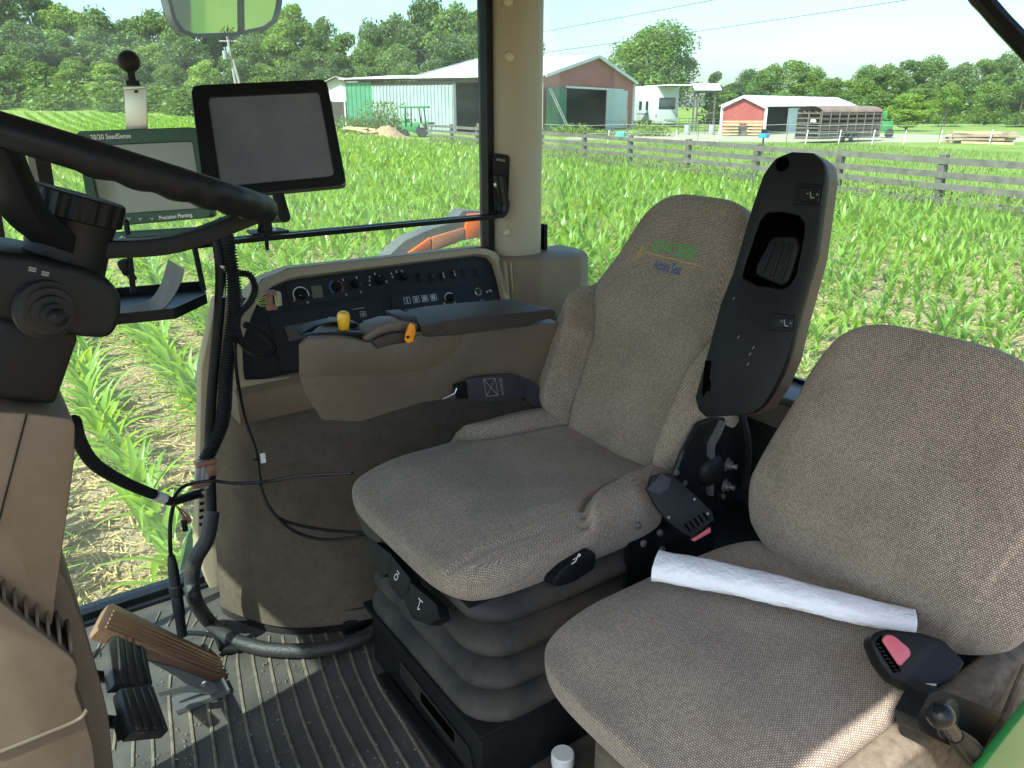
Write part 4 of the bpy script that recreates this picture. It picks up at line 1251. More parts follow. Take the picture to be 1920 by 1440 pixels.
def bar2(mb, fr, a, b, wd, w):
    """thin printed bar between two points of a panel"""
    a, b = np.array(a, float), np.array(b, float); d = nrm(b - a); s = np.array([-d[1], d[0]]) * wd / 2
    mb.add([fr.p(*(a - s), w), fr.p(*(b - s), w), fr.p(*(b + s), w), fr.p(*(a + s), w)], [(0, 1, 2, 3)]); return mb

# ------------------------------------------------------------------ cab floor and shell
FZ = 1.30
m_ = MB().box((.35, 1.19, FZ - .06), (2.7, 1.87, .1)); structure("cab_floor", m_, BLACKM, cab=True)
RW = 2.13      # right glass
BP = 1.62      # rear glass
cab = thing("tractor_cab", "glazed tractor cab shell with tan corner pillar, roof and tinted windows", "tractor cab", (1.45, 2.1, FZ))
m_ = MB()
m_.prism(round3([(1.392, 2.125, FZ), (1.392, 2.07, FZ), (1.445, 2.015, FZ), (1.525, 2.02, FZ), (1.555, 2.05, FZ), (1.575, 2.125, FZ)], [.004, .03, .05, .03, .02, .004]), (0, 0, 1.72))
pil = part("pillar", m_, PILLAR, cab, sharp=60)
for px, py, s in ((952, 2, 1), (955, 107, 1), (950, 436, .82)):
    c = U(px, py, pl=((1.418, 2.04, 0), nrm((-.72, -.69, 0)))); ax = nrm((-.62, -.78, 0))
    part("cap", MB().lathe(c - ax * .006, ax, [(.0155 * s, 0), (.0155 * s, .007), (.0125 * s, .0125), (.006 * s, .015), (0, .0155)], 20), CAPM, pil)
m_ = MB().box((1.379, 2.11, 2.15), (.022, .05, 1.75)); part("seal", m_, BLACKM, cab)
m_ = MB().box((1.582, 2.09, 2.15), (.012, .06, .2)); part("seal", m_, BLACKM, cab)
# pillar foot
fo = [(1.37, 2.13, 2.165), (1.37, 2.0, 2.165), (1.46, 1.93, 2.165), (1.66, 1.93, 2.165), (1.70, 2.0, 2.165), (1.70, 2.13, 2.165)]
m_ = MB(); V = [np.array(p) for p in fo]; Vb = [np.array(p) * [1, 1, 0] + [0.0, -.035 if p[1] < 2.1 else 0, 1.72] for p in fo]
m_.add(V + Vb, [tuple(range(6)), tuple(range(6, 12))[::-1]] + [(i, (i + 1) % 6, (i + 1) % 6 + 6, i + 6) for i in range(6)])
part("pillar_foot", m_, FOOT, cab, bevel=.012)
for px in (947, 956):
    a, b = U(px, 492, l=1.98), U(px + 6, 566, l=1.985); part("trim_strip", MB().beam(a, b, .005, .012, up=(0, 1, 0)), TAN, cab)
m_ = MB().box((.42, 1.17, 3.06), (2.6, 2.02, .12)); part("roof", m_, PILLAR, cab, bevel=.04)
m_ = MB().box((.83, -.06, 3.04), (1.76, .43, .1)); part("sun_blocker", m_, PILLAR, cab, bevel=.03)  # unseen slab added to cut the sun on passenger seat and side panel
m_ = MB().box((.42, 1.17, 2.985), (2.4, 1.86, .03)); part("headliner", m_, HEADL, cab)
# A pillars, front header; rear header and left rear corner of the window
m_ = MB()
m_.tube([(-.80, 2.12, FZ), (-.78, 2.12, 3.0)], .035, 10); m_.tube([(-.80, .3, FZ), (-.78, .3, 3.0)], .035, 10)
m_.beam((-.78, .3, 2.96), (-.78, 2.12, 2.96), .06, .08)
part("front_frame", m_, BLACKM, cab)
m_ = MB()
m_.beam((-.78, 2.12, FZ + .012), (1.39, 2.12, FZ + .012), .05, .03); 
part("window_frame", m_, BLACKS, cab); m_ = MB().beam((-.78, 2.075, FZ + .005), (1.39, 2.075, FZ + .005), .016, .018); part("sill_seal", m_, BLACKS, cab); m_ = MB()
m_.beam((-.78, 2.12, 2.965), (1.39, 2.12, 2.965), .04, .06)
part("window_frame", m_, BLACKS, cab)
m_ = MB(); pts = spline([(BP, 2.02, 2.985), (BP, 1.3, 2.98), U(1770, -55, b=BP), U(1836, -4, b=BP), U(1880, 44, b=BP), U(1925, 92, b=BP), U(2010, 190, b=BP), U(2080, 300, b=BP), U(2130, 420, b=BP)], 6)
m_.tube(pts, .017, 8); part("rear_window_frame", m_, BLACKS, cab)
def sheet(a, b, c, d, th): return MB().prism([np.array(q, float) for q in (a, b, c, d)], th)
part("window_glass", sheet((-.76, RW - .01, FZ + .02), (1.372, RW - .01, FZ + .02), (1.372, RW - .01, 2.95), (-.76, RW - .01, 2.95), (0, .005, 0)), GLASSW, cab, smooth=False)
part("window_glass", sheet((BP, 2.16, 1.9), (BP, .45, 1.9), (BP, .45, 3.0), (BP, 2.16, 3.0), (.005, 0, 0)), GLASS, cab, smooth=False)
part("windshield", sheet((-.80, .34, FZ), (-.80, 2.09, FZ), (-.78, 2.09, 2.95), (-.78, .34, 2.95), (-.005, 0, 0)), GLASS, cab, smooth=False)
# rear sill and lower rear wall
m_ = MB(); A_ = U(1497, 717, b=BP - .015); B_ = U(1700, 790, b=BP - .015)
m_.box((BP - .06, 1.2, A_[2] - .012), (.13, 1.6, .018)); part("sill", m_, GREYM, cab, bevel=.004)
m_ = MB().box((BP - .008, 1.2, A_[2] + .002), (.012, 1.6, .012)); part("sill_seal", m_, BLACKS, cab)
m_ = MB().prism([(BP - .125, .4, A_[2] - .022), (BP - .125, 2.0, A_[2] - .022), (BP - .155, 2.0, A_[2] - .07), (BP - .155, .4, A_[2] - .07)], (.03, 0, 0)); part("sill_trim", m_, BROWN, cab)
m_ = MB().prism([(BP - .14, .4, FZ), (BP - .14, 2.1, FZ), (BP - .13, 2.1, A_[2] - .03), (BP - .13, .4, A_[2] - .03)], (.1, 0, 0)); part("rear_wall", m_, REARW, cab)
m_ = MB().box((1.37, 1.0, 1.62), (.26, 1.3, .1)); part("rear_shelf", m_, BLACKM, cab, bevel=.02)

# ribbed floor mat
mat_ = thing("floor_mat", "ribbed black rubber floor mat dusted with dry soil", "floor mat", (.3, 1.5, FZ))
m_ = MB(); G = []
for i in range(40):
    b = -.42 + i * .035
    G.append([(b, .5 + j * .0395, FZ + .0035) for j in range(41)])
m_.grid(G)
part("mat_sheet", m_, MATR, mat_, smooth=False)
ribs = [[(1130, 420), (1230, 560), (1330, 720), (1420, 900), (1470, 1060)]]
def z3(p): return (160 + p[0] / 3.0, 1080 + p[1] / 3.0)
ribs = [[(160, 985), (175, 860), (200, 700)], [(268, 1080), (272, 940), (285, 800), (340, 640)], [(385, 1080), (380, 930), (370, 800)],
        [(500, 1080), (488, 900), (472, 690), (480, 560)], [(628, 1080), (600, 850), (580, 660), (590, 560), (700, 290), (735, 230)],
        [(742, 1080), (715, 880), (690, 720), (688, 600), (700, 400), (790, 260)], [(855, 1080), (810, 850), (780, 650), (775, 540), (800, 420), (830, 330)],
        [(968, 1080), (910, 850), (870, 600), (855, 440), (880, 340)], [(1085, 1080), (1010, 800), (960, 560), (940, 430), (950, 340)], [(1205, 1080), (1110, 800), (1055, 560), (1035, 440), (1035, 340)],
        [(1335, 1080), (1220, 790), (1155, 560), (1130, 450), (1110, 340)], [(1455, 1080), (1330, 790), (1250, 560), (1220, 450), (1190, 340)], [(1580, 1080), (1430, 790), (1345, 560), (1310, 440), (1270, 330)],
        [(1700, 1080), (1545, 790), (1440, 560), (1395, 430), (1350, 320)], [(1820, 1080), (1650, 790), (1535, 560), (1480, 400), (1430, 310)], [(1935, 1075), (1790, 830), (1640, 590), (1565, 370), (1520, 300)],
        [(1760, 530), (1690, 430), (1640, 330)], [(395, 260), (420, 205)], [(460, 290), (500, 200)], [(560, 300), (605, 145)], [(600, 290), (650, 220)], [(40, 470), (110, 330), (160, 230)], [(75, 460), (140, 330), (200, 250)]]
ex_ = lambda pts: [U(*z3(p), z=FZ + .0035) for p in pts]
for r_ in ribs:
    P = spline(ex_(r_), 5) if len(r_) > 2 else ex_(r_)
    part("rib", MB().tube(P, .0042, 6), RIBR, mat_)
m_ = MB().beam(U(715, 1268, z=FZ + .012), U(880, 1490, z=FZ + .012), .02, .018); part("edge_strip", m_, BLACKM, mat_)
# soil crumbs on the mat
V, F = [], []
for i in range(420):
    p = U(rn.uniform(250, 880), rn.uniform(1190, 1440), z=FZ + .007)
    if p[1] > 1.9 or (p[0] > .62 and p[1] > 1.0): continue
    s_ = rn.uniform(.0006, .0022) * (2.2 if rn.random() < .05 else 1); o = len(V)
    a = rn.uniform(0, 6.28); e = rn.uniform(.6, 2.4)
    dx, dy = np.array([math.cos(a), math.sin(a), 0]) * s_ * e, np.array([-math.sin(a), math.cos(a), 0]) * s_
    V += [p - dx - dy, p + dx - dy, p + dx + dy, p - dx + dy, p + [0, 0, s_ * 1.4]]
    F += [(o, o + 1, o + 4), (o + 1, o + 2, o + 4), (o + 2, o + 3, o + 4), (o + 3, o, o + 4)]
m_ = MB(); m_.add(V, F); q = solo("soil_crumbs", None, None, m_, RIBR, (0, 0, 0)); q['kind'] = 'stuff'

# ------------------------------------------------------------------ right side console
con = thing("side_console", "tan side console with black panel of knobs, switches and small displays", "console", (.9, 2.0, FZ))
CF = Fr((.9, 2.05, 2.17), (1, 0, 0), (0, .11, .22))        # face: u back along the cab, v up, w towards the seat
inset = [(455, 716), (452, 640), (478, 575), (505, 540), (545, 523), (905, 477), (922, 487), (932, 520), (950, 600), (962, 655), (560, 706)]
outer = [(428, 745), (430, 640), (462, 560), (490, 524), (540, 503), (903, 463), (932, 470), (945, 500), (966, 600), (975, 690), (560, 722)]
I_ = CF.trace(inset, -.004); O_ = CF.trace(outer, .012)
m_ = MB(); ringplate(m_, CF, round3(O_, .02), round3(I_, .012), .012, -.05, 110); part("surround", m_, TAN, con, bevel=.004, ang=50)
m_ = MB(); m_.prism(CF.trace(inset, -.012), CF.n * -.03); part("panel", m_, PANEL, con)
m_ = MB()                                                   # top rim, back skin, ledge under the panel
prof = [(1.90, 1.845), (1.90, 1.925), (1.935, 1.95), (1.96, 1.93), (2.12, 1.93), (2.12, 1.84)]
m_.prism([(.475, l, z) for l, z in prof], (.94, 0, 0)); part("ledge", m_, BROWN2, con, bevel=.008)
m_ = MB(); m_.prism([CF.px(*q, -.012) * [1, 0, 1] + [0, 2.115, 0] for q in outer], (0, -.02, 0)); part("back_skin", m_, TAN, con)
m_ = MB(); A = [CF.px(*q, .0) for q in outer[2:7]]
m_.grid([[p + CF.n * .002, p * [1, 0, 1] + [0, 2.115, -.004]] for p in A]); part("top_skin", m_, TAN, con)
# beige end post below the surround, towards the windscreen
m_ = MB(); e = [U(405, 560, l=2.06), U(440, 560, l=2.02), U(432, 745, l=2.02), U(425, 900, l=2.02), U(432, 1158, l=2.0), U(398, 1118, l=2.06), U(366, 1030, l=2.08), U(370, 840, l=2.08), U(375, 690, l=2.07)]
m_.prism([p * [1, 0, 1] + [0, 2.06, 0] for p in e], (0, .05, 0)); part("end_post", m_, TAN, con, bevel=.008)
m_ = MB()
for py in range(905, 985, 13): m_.box(U(378, py, l=2.055), (.012, .004, .008))
part("vent_slots", m_, BLACKM, con)
# carpet tub
bot = [(.372, 1.93), (.395, 1.87), (.46, 1.765), (.55, 1.695), (.68, 1.645), (.85, 1.62), (1.1, 1.61), (1.35, 1.61)]
top = [(.432, 2.03), (.45, 1.995), (.49, 1.955), (.57, 1.93), (.7, 1.92), (.87, 1.915), (1.1, 1.915), (1.36, 1.915)]
bot_s = np.array(spline([(b, l, 0) for b, l in bot], 6)); top_s = np.array(spline([(b, l, 0) for b, l in top], 6))
P = []; 
for i in range(len(bot_s)):
    row = []
    for j in range(25):
        t_ = j / 24; q = bot_s[i] * (1 - t_) + top_s[i] * t_
        bl = .03 * math.sin(math.pi * t_) - .014 * math.exp(-((t_ - .56) / .03) ** 2) + .022 * S((.56 - t_) / .25)
        nn = nrm([-(top_s[i][1] - 2.6), 0, 0]) * 0 + nrm([-.35, -1, 0])
        row.append(q + nn * bl + [0, 0, 1.335 + (1.85 - 1.335) * t_])
    P.append(row)
m_ = MB(); m_.grid(P); m_.grid([[p + np.array([.01, .02, 0]) for p in row] for row in P]); part("carpet_panel", m_, CARPET, con, sharp=80)
P = []
for i in range(len(bot_s)):
    q = bot_s[i]; o2 = nrm([-.35, -1, 0]) * .012
    up = .05 + .02 * math.sin(i * .35)
    P.append([q + o2 + [0, 0, FZ + .004], q + o2 * 1.1 + [0, 0, FZ + up * .5], q + o2 + [0, 0, FZ + up], q - o2 + [0, 0, FZ + up]])
m_ = MB(); m_.grid(P); part("kick_strip", m_, RUBBER, con, sharp=60)
m_ = MB(); c = U(655, 1145, z=FZ + .02); m_.box(c + [.1, 0, 0], (.3, .16, .05)); part("floor_duct", m_, BLACKM, con, bevel=.02)

# sub-panels and controls; positions read on the face plane
W0 = -.0115
def cpx(x, y, w=W0): return CF.uv(CF.px(x, y, w))
def cz(x, y): return cpx(480 + x / 4.0, 460 + y / 4.0)       # enlarged-view coordinates
def subpanel(name, pts, mat, h=.003):
    part(name, MB().prism([CF.p(*cz(*q), W0) for q in pts], CF.n * h), mat, con, bevel=.0012, seg=1)
subpanel("climate_panel", [(210, 292), (790, 208), (828, 380), (258, 472)], PANEL2)
subpanel("left_display_panel", [(85, 520), (900, 395), (935, 420), (985, 640), (980, 900), (190, 945)], PANEL2)
subpanel("right_display_panel", [(1000, 382), (1555, 315), (1600, 520), (1040, 600)], PANEL2)
def disp(pts, mat, h): part("display", MB().prism([CF.p(*cz(*q), W0 + h) for q in pts], CF.n * .0012), mat, con)
disp([(410, 310), (488, 303), (502, 392), (424, 402)], LCDG, .003)
disp([(210, 610), (425, 572), (455, 680), (245, 722)], LCD, .003)
disp([(1105, 485), (1370, 447), (1385, 520), (1125, 560)], LCD, .003)
def knob(x, y, r, pa, label=None, white=True):
    u, v = cz(x, y); k = part("knob", MB().lathe(CF.p(u, v, W0 + .002), CF.n, [(r * 1.12, 0), (r * 1.12, .003), (r, .004), (r * .9, .017), (r * .8, .02), (0, .0205)], 24), BLACKM, con, label)
    a = rad(pa); b_ = MB(); o = np.array([u, v])
    d = np.array([math.cos(a), math.sin(a)])
    bar2(b_, CF, o + d * r * .25, o + d * r * .92, .0022, W0 + .0232); part("pointer", b_, WHITEP, k)
    g_ = MB().beam(CF.p(*(o - d * r * .75), W0 + .0215), CF.p(*(o + d * r * .75), W0 + .0215), r * .42, .008, up=CF.n); part("grip", g_, BLACK, k)
    return u, v
pr = MB()
u, v = knob(335, 372, .0145, 215); arc_strip(pr, CF, u, v, .0215, -20, 205, .0028, W0 + .0036)
u, v = knob(600, 315, .0125, 85); bl_ = MB(); arc_strip(bl_, CF, u, v, .0195, 110, 235, .003, W0 + .0036); part("blue_arc", bl_, BLUEP, con)
rd_ = MB(); arc_strip(rd_, CF, u, v, .0195, -55, 55, .003, W0 + .0036); part("red_arc", rd_, REDP, con)
knob(738, 298, .0115, -40)
u, v = knob(925, 265, .013, 130); 
u, v = knob(1100, 235, .013, 128)
u, v = knob(1450, 398, .0105, 80); arc_strip(pr, CF, u, v, .0165, -15, 200, .0022, W0 + .0036)
for x, y in ((285, 415), (385, 430), (752, 245), (785, 352), (675, 372), (650, 262), (850, 240), (848, 268), (850, 298), (888, 216), (1012, 215), (1022, 240), (1050, 200), (1088, 195), (975, 275), (1410, 437), (1455, 465), (1488, 430)):
    u, v = cz(x, y); s_ = .0026
    for k in range(3):
        bar2(pr, CF, (u - s_, v + (k - 1) * s_ * .9), (u + s_ * (1 - .5 * (k % 2)), v + (k - 1) * s_ * .9), .0009, W0 + .0037)
    bar2(pr, CF, (u, v - s_), (u, v + s_), .0009, W0 + .0038)
for x, tx in ((1130, "I"), (1198, "II"), (1263, "III"), (1328, "IV")):      # framed numerals
    u, v = cz(x, 416 - (x - 1130) * .115); h_, w_ = .0095, .0095
    for a, b in (((-1, -1), (1, -1)), ((1, -1), (1, 1)), ((1, 1), (-1, 1)), ((-1, 1), (-1, -1))):
        bar2(pr, CF, (u + a[0] * w_, v + a[1] * h_), (u + b[0] * w_, v + b[1] * h_), .0011, W0 + .0037)
    hh = .0052
    xs_ = {"I": [0], "II": [-.0026, .0026], "III": [-.0042, 0, .0042], "IV": [-.0045]}[tx]
    for q in xs_: bar2(pr, CF, (u + q, v - hh), (u + q, v + hh), .0021, W0 + .0037)
    e_ = .003 + max(map(abs, xs_))
    if tx == "IV":
        bar2(pr, CF, (u - .001, v + hh), (u + .0022, v - hh), .0019, W0 + .0037); bar2(pr, CF, (u + .0054, v + hh), (u + .0022, v - hh), .0014, W0 + .0038); e_ = .0065
    for sg in (-1, 1): bar2(pr, CF, (u - e_, v + sg * hh), (u + e_, v + sg * hh), .0011, W0 + .00385)
for x, y, s_ in ((800, 517, .0082), (862, 590, .0082)):
    u, v = cz(x, y)
    for a, b in (((-1, -1), (1, -1)), ((1, -1), (1, 1)), ((1, 1), (-1, 1)), ((-1, 1), (-1, -1))): bar2(pr, CF, (u + a[0] * s_, v + a[1] * s_ * .85), (u + b[0] * s_, v + b[1] * s_ * .85), .0009, W0 + .0037)
    arc_strip(pr, CF, u + .001, v - .0005, .0036, 0, 360, .0009, W0 + .0037, 16); arc_strip(pr, CF, u + .001, v - .0005, .0012, 0, 360, .001, W0 + .0037, 10)
    bar2(pr, CF, (u - .006, v), (u - .003, v), .0009, W0 + .0037)
for (x, y), tx in (((722, 487), "Active Power Button"), ((800, 572), "Transport Button")):
    u, v = cz(x, y); text_mesh(pr, tx, CF.p(u, v, W0), CF.ex + CF.ey * .02, CF.ey, .0052, .0038, xs=.8)
part("printed_marks", pr, WHITEP, con, stuff=True, smooth=False)
for i, (x, y) in enumerate(((1225, 243), (1315, 240), (1395, 232), (1478, 218), (1563, 208), (1652, 207))):
    u, v = cz(x, y); s = part("rocker_switch", MB().prism(CF.rect(u - .0085, v - .0155, u + .0085, v + .0155, W0, .002), CF.n * .004), PANEL2, con, bevel=.001, seg=1)
    part("rocker", MB().prism([CF.p(u - .0062, v - .012, W0 + .004), CF.p(u + .0062, v - .012, W0 + .004), CF.p(u + .0062, v + .012, W0 + .0055), CF.p(u - .0062, v + .012, W0 + .0055)], CF.n * (.0045 if i < 4 else .001)), BLACKM, s, bevel=.0012)
    if i in (2, 3):
        q = MB()
        for k in (-1, 0, 1): arc_strip(q, CF, u, v + k * .0062, .0019, 0, 360, .0009, W0 + .0112, 14)
        part("rocker_mark", q, WHITEP, s)
    if i == 1:
        q = MB(); q.add([CF.p(u - .003, v + .001, W0 + .0112), CF.p(u + .003, v + .001, W0 + .0112), CF.p(u, v + .006, W0 + .0112)], [(0, 1, 2)]); part("rocker_mark", q, REDP, s)
for x, y in ((1663, 350), (1700, 438)):
    u, v = cz(x, y); s = part("power_socket", MB().lathe(CF.p(u, v, W0), CF.n, [(.0125, 0), (.0125, .004), (.0105, .005), (.0095, .002), (.0095, -.004)], 24), STEEL, con); part("socket_core", MB().lathe(CF.p(u, v, W0), CF.n, [(.0095, 0), (.0095, .0025), (0, .0025)], 20), BLACKS, s)
u, v = cz(1730, 350); part("toggle", MB().lathe(CF.p(u, v, W0), CF.n, [(.004, 0), (.004, .006), (.0022, .007), (.0028, .022), (0, .024)], 12).ball(CF.p(u + .012, v - .001, W0 + .006), .004), STEEL, con)

# ------------------------------------------------------------------ rail on the pillar
rail = thing("monitor_rail", "black double bar bracket bolted to the tan pillar and carrying the monitors", "rail", (1.38, 2.04, 2.28))
A_, B_, C_ = U(943, 404, l=2.035), U(455, 449, l=2.0), U(180, 480, l=1.99)
up_ = U(936, 330, pl=(A_, (0, 1, 0)))
for dz, dl in ((0, -.0155), (0, .0155)):
    o = np.array([0, dl, dz])
    pts = [C_ + o, B_ + o] + [A_ + np.array([-.05, 0, .001]) + o, A_ + np.array([-.014, 0, .003]) + o, A_ + np.array([-.002, 0, .012]) + o, A_ + np.array([0.003, 0, .035]) + o, up_ + o * [1, 1, 1]]
    m_ = MB()
    for i in range(len(pts) - 1): m_.beam(pts[i], pts[i + 1] + nrm(pts[i + 1] - pts[i]) * .0012, .018, .012, up=(0, 0, 1) if i < 3 else (1, 0, 0))
    part("bar", m_, BLACK, rail)
BF = Fr(up_, (-.62 * -1, -.78 * 0 + .0, 0), (0, 0, 1)); BF = Fr(U(940, 310, l=2.05), nrm((.75, -.66, 0)), (0, 0, 1))
m_ = MB(); ringplate(m_, BF, BF.trace([(924, 292), (928, 287), (952, 291), (956, 296), (952, 398), (926, 400)]), BF.trace([(931, 296), (948, 299), (947, 304), (930, 301)]), .003, -.003, 48); part("bracket_plate", m_, BLACK, rail)
c = BF.px(932, 346, .004); m_ = MB().lathe(c, BF.n, [(.0105, 0), (.0105, .002), (.0072, .0025), (.007, .008), (.004, .0095), (0, .0095)], 18); part("bolt", m_, STEEL, rail)
c = U(498, 436, l=2.0); m_ = MB().prism([c + [-.045, -.04, 0], c + [.05, -.035, 0], c + [.045, .03, 0], c + [-.04, .03, 0]], (0, 0, .006)); m_.lathe(c + [0, 0, -.045], (0, 0, 1), [(.004, 0), (.005, .01), (.005, .05)], 10); part("clamp_plate", m_, BLACKM, rail)
m_ = MB().lathe(c + [0.012, -.01, .006], (0, 0, 1), [(.013, 0), (.013, .002), (.008, .003), (.008, .009), (0, .01)], 14); part("bolt", m_, STEEL, rail)

# ------------------------------------------------------------------ monitors
def rotm(rx, ry, rz):
    c, s = math.cos, math.sin
    X = np.array([[1, 0, 0], [0, c(rx), -s(rx)], [0, s(rx), c(rx)]]); Y = np.array([[c(ry), 0, s(ry)], [0, 1, 0], [-s(ry), 0, c(ry)]]); Zm = np.array([[c(rz), -s(rz), 0], [s(rz), c(rz), 0], [0, 0, 1]])
    return Zm @ Y @ X
def monitor(name, label, c, R_, outline, screen, body, scr, th, bez):
    f_ = Fr(c, R_ @ [1, 0, 0], R_ @ [0, 0, 1])
    t = thing(name, label, "monitor", f_.p(0, -.12, -.03))
    O = round3(f_.trace(outline), .012, 4); I = round3(f_.trace(screen), .003, 2)
    m_ = MB(); ringplate(m_, f_, O, I, 0, -.014, 90); part("bezel", m_, body, t, bevel=.0018, seg=1)
    m_ = MB(); m_.prism(f_.trace(screen, -.006), f_.n * -.004); part("screen", m_, scr, t)
    m_ = MB(); m_.prism([p + f_.n * -.0142 for p in O], f_.n * -th); part("housing", m_, bez, t, bevel=.004)
    return t, f_
t, f_ = monitor("display_monitor", "large black display monitor with a dark dusty screen mounted on the rail", (.572, 1.744, 2.559), rotm(-.353, -.06, -.37),
    [(357, 163), (367, 159), (612, 148), (650, 344), (382, 369)], [(389, 182), (598, 172), (627, 330), (414, 350)], BLACK, SCREEN, .03, GREYM)
m_ = MB(); text_mesh(m_, "JOHN DEERE", f_.px(464, 171), f_.ex, f_.ey, .0125, .0006, bold=.0002); part("lettering", m_, BLACKS, t, smooth=False)
m_ = MB().tube([f_.p(.0, -.1, -.035), f_.p(.01, -.17, -.03), U(497, 408, l=1.98), U(497, 432, l=1.99)], [.013, .013, .015, .02], 10); part("mount_arm", m_, BLACKM, t)
t, f_ = monitor("seed_monitor", "dark green seed monitor with a tan screen behind the steering wheel rim", (.354, 1.994, 2.467), rotm(-.106, -.047, -.535),
    [(139, 246), (368, 238), (397, 408), (172, 428)], [(160, 274), (360, 265), (380, 390), (190, 403)], GREENM, SCREEN2, .035, GREENM)
m_ = MB(); text_mesh(m_, "20/20 SeedSense", f_.px(170, 262), f_.px(265, 258) - f_.px(170, 262), f_.ey, .0155, .0006, xs=.86, bold=.0002)
text_mesh(m_, "Precision Planting", f_.px(299, 412), f_.px(350, 407) - f_.px(299, 412), f_.ey, .0125, .0006, xs=.86, bold=.0002)
for x in (221, 242, 263, 285):
    q = f_.uv(f_.px(x, 411)); 
    bar2(m_, f_, q + [-.004, .003], q, .0012, .0006); bar2(m_, f_, q + [.004, .003], q, .0012, .0007); bar2(m_, f_, q + [0, .001], q + [0, -.004], .0012, .0007)
part("lettering", m_, TAPE, t, smooth=False)
m_ = MB(); m_.prism(f_.trace([(205, 436), (393, 425), (397, 455), (210, 468)], -.01), f_.n * -.09); ju = part("control_unit", m_, GREENM, t, bevel=.003)
m_ = MB(); 
for a, b in (((222, 447), (300, 441)), ((300, 441), (340, 438)), ((345, 437), (385, 434))):
    m_.prism(f_.trace([(a[0], a[1] + 12), (b[0] - 5, b[1] + 12), (b[0] - 5, b[1]), (a[0], a[1])], -.0098), f_.n * .002)
part("port_cover", m_, BLACKM, ju)
part("toggle", MB().lathe(f_.px(232, 447, -.01), f_.n, [(.007, 0), (.006, .004), (.003, .005), (.0035, .018), (0, .02)], 12), STEEL, ju)
m_ = MB(); a, b = U(236, 412, l=1.94), U(240, 440, l=1.93); m_.tube([a, b], .006, 8); part("stay", m_, BLACKM, t)
# ball mount
fb = Fr(f_.px(250, 238, -.02), f_.ex, (0, 0, 1))
t = thing("ball_mount", "aluminium strap with black rubber ball standing above the green monitor", "ball mount", fb.o)
m_ = MB().prism(fb.trace([(232, 168), (272, 166), (277, 244), (236, 244)]), fb.n * -.006); m_.prism(fb.trace([(229, 163), (273, 161), (272, 166), (231, 168)], .012), fb.n * -.022); part("strap", m_, ALU, t, bevel=.0015)
c = fb.px(249, 161); z_ = np.array([0, 0, 1.0]); s_ = np.linalg.norm(fb.px(249, 117) - c) / 44
m_ = MB().lathe(c, z_, [(14 * s_, 0), (14 * s_, 10 * s_), (8 * s_, 10.5 * s_), (7.5 * s_, 26 * s_)], 6); part("stud", m_, BLACKM, t)
m_ = MB().ball(c + z_ * 45 * s_, 21 * s_, 22); part("ball", m_, RUBBER, t)
part("hole_mark", MB().prism(fb.trace([(252, 169), (259, 169), (259, 174), (252, 174)], .0008), fb.n * .0004), BLACKM, t)
# upright bracket left of the monitor
t = thing("bracket_post", "dark angle bracket post seen under the steering wheel rim at left", "bracket", U(80, 350, l=1.95))
part("flat", MB().prism([U(50, 285, l=1.95), U(63, 285, l=1.95), U(100, 476, l=1.95), U(86, 476, l=1.95)], (0, .01, 0)), GREYM, t); part("angle", MB().prism([U(63, 283, l=1.95), U(93, 287, l=1.95), U(122, 478, l=1.95), U(100, 476, l=1.95)], (0, .03, 0)), BLACKM, t)
part("side_arm", MB().prism([U(-30, 300, l=1.9), U(-14, 300, l=1.9), U(18, 492, l=1.9), (-.02, 1.9, FZ), (-.06, 1.9, FZ), U(-4, 492, l=1.9)], (0, .02, 0)), BLACKM, t)

# ------------------------------------------------------------------ tray
t = thing("parts_tray", "shallow black tray hung below the green monitor", "tray", U(305, 590, l=1.84))
zt = U(300, 600, l=1.80)[2]
bq = [U(150, 622, z=zt), U(225, 607, z=zt), U(328, 597, z=zt), U(388, 568, z=zt), U(384, 543, z=zt), U(228, 556, z=zt), U(140, 570, z=zt)]
m_ = MB(); m_.prism(bq, (0, 0, .003)); n_ = len(bq)
for i in range(n_):
    a, b = bq[i], bq[(i + 1) % n_]; m_.beam(a + [0, 0, .011], b + [0, 0, .011], .003, .024)
part("pan", m_, BLACK, t)
for (x0, y0), (x1, y1) in (((241, 462), (250, 548)), ((362, 450), (382, 545))):
    part("hanger", MB().beam(U(x0, y0, l=1.93), U(x1, y1, l=1.9), .012, .006, up=(0, 1, 0)), BLACK, t)
P = []
for (x0, y0), (x1, y1), zz in (((205, 603), (222, 575), .012), ((250, 590), (262, 568), .014), ((290, 585), (282, 560), .016), ((312, 573), (293, 548), .03), ((330, 548), (302, 530), .055), ((342, 520), (309, 508), .085), ((346, 504), (315, 486), .11)):
    P.append([U(x0, y0, z=zt + zz), U(x1, y1, z=zt + zz)])
P = np.array(P); P2 = np.stack([spline(P[:, 0], 5), spline(P[:, 1], 5)], 1)
m_ = MB(); m_.grid(P2); m_.grid(P2 + [0, 0, -.003]); solo("rubber_strip", "curled dusty grey rubber strip lying in the tray", "rubber strip", m_, STRIP, P2[10, 0])
m_ = MB().lathe(U(229, 490, l=1.93), (.4, .2, -1), [(.012, 0), (.014, .01), (.014, .03), (.009, .034), (.009, .05)], 14); solo("hand_knob", "small black knob under the tray's left hanger", "knob", m_, BLACKM, U(229, 490, l=1.93))

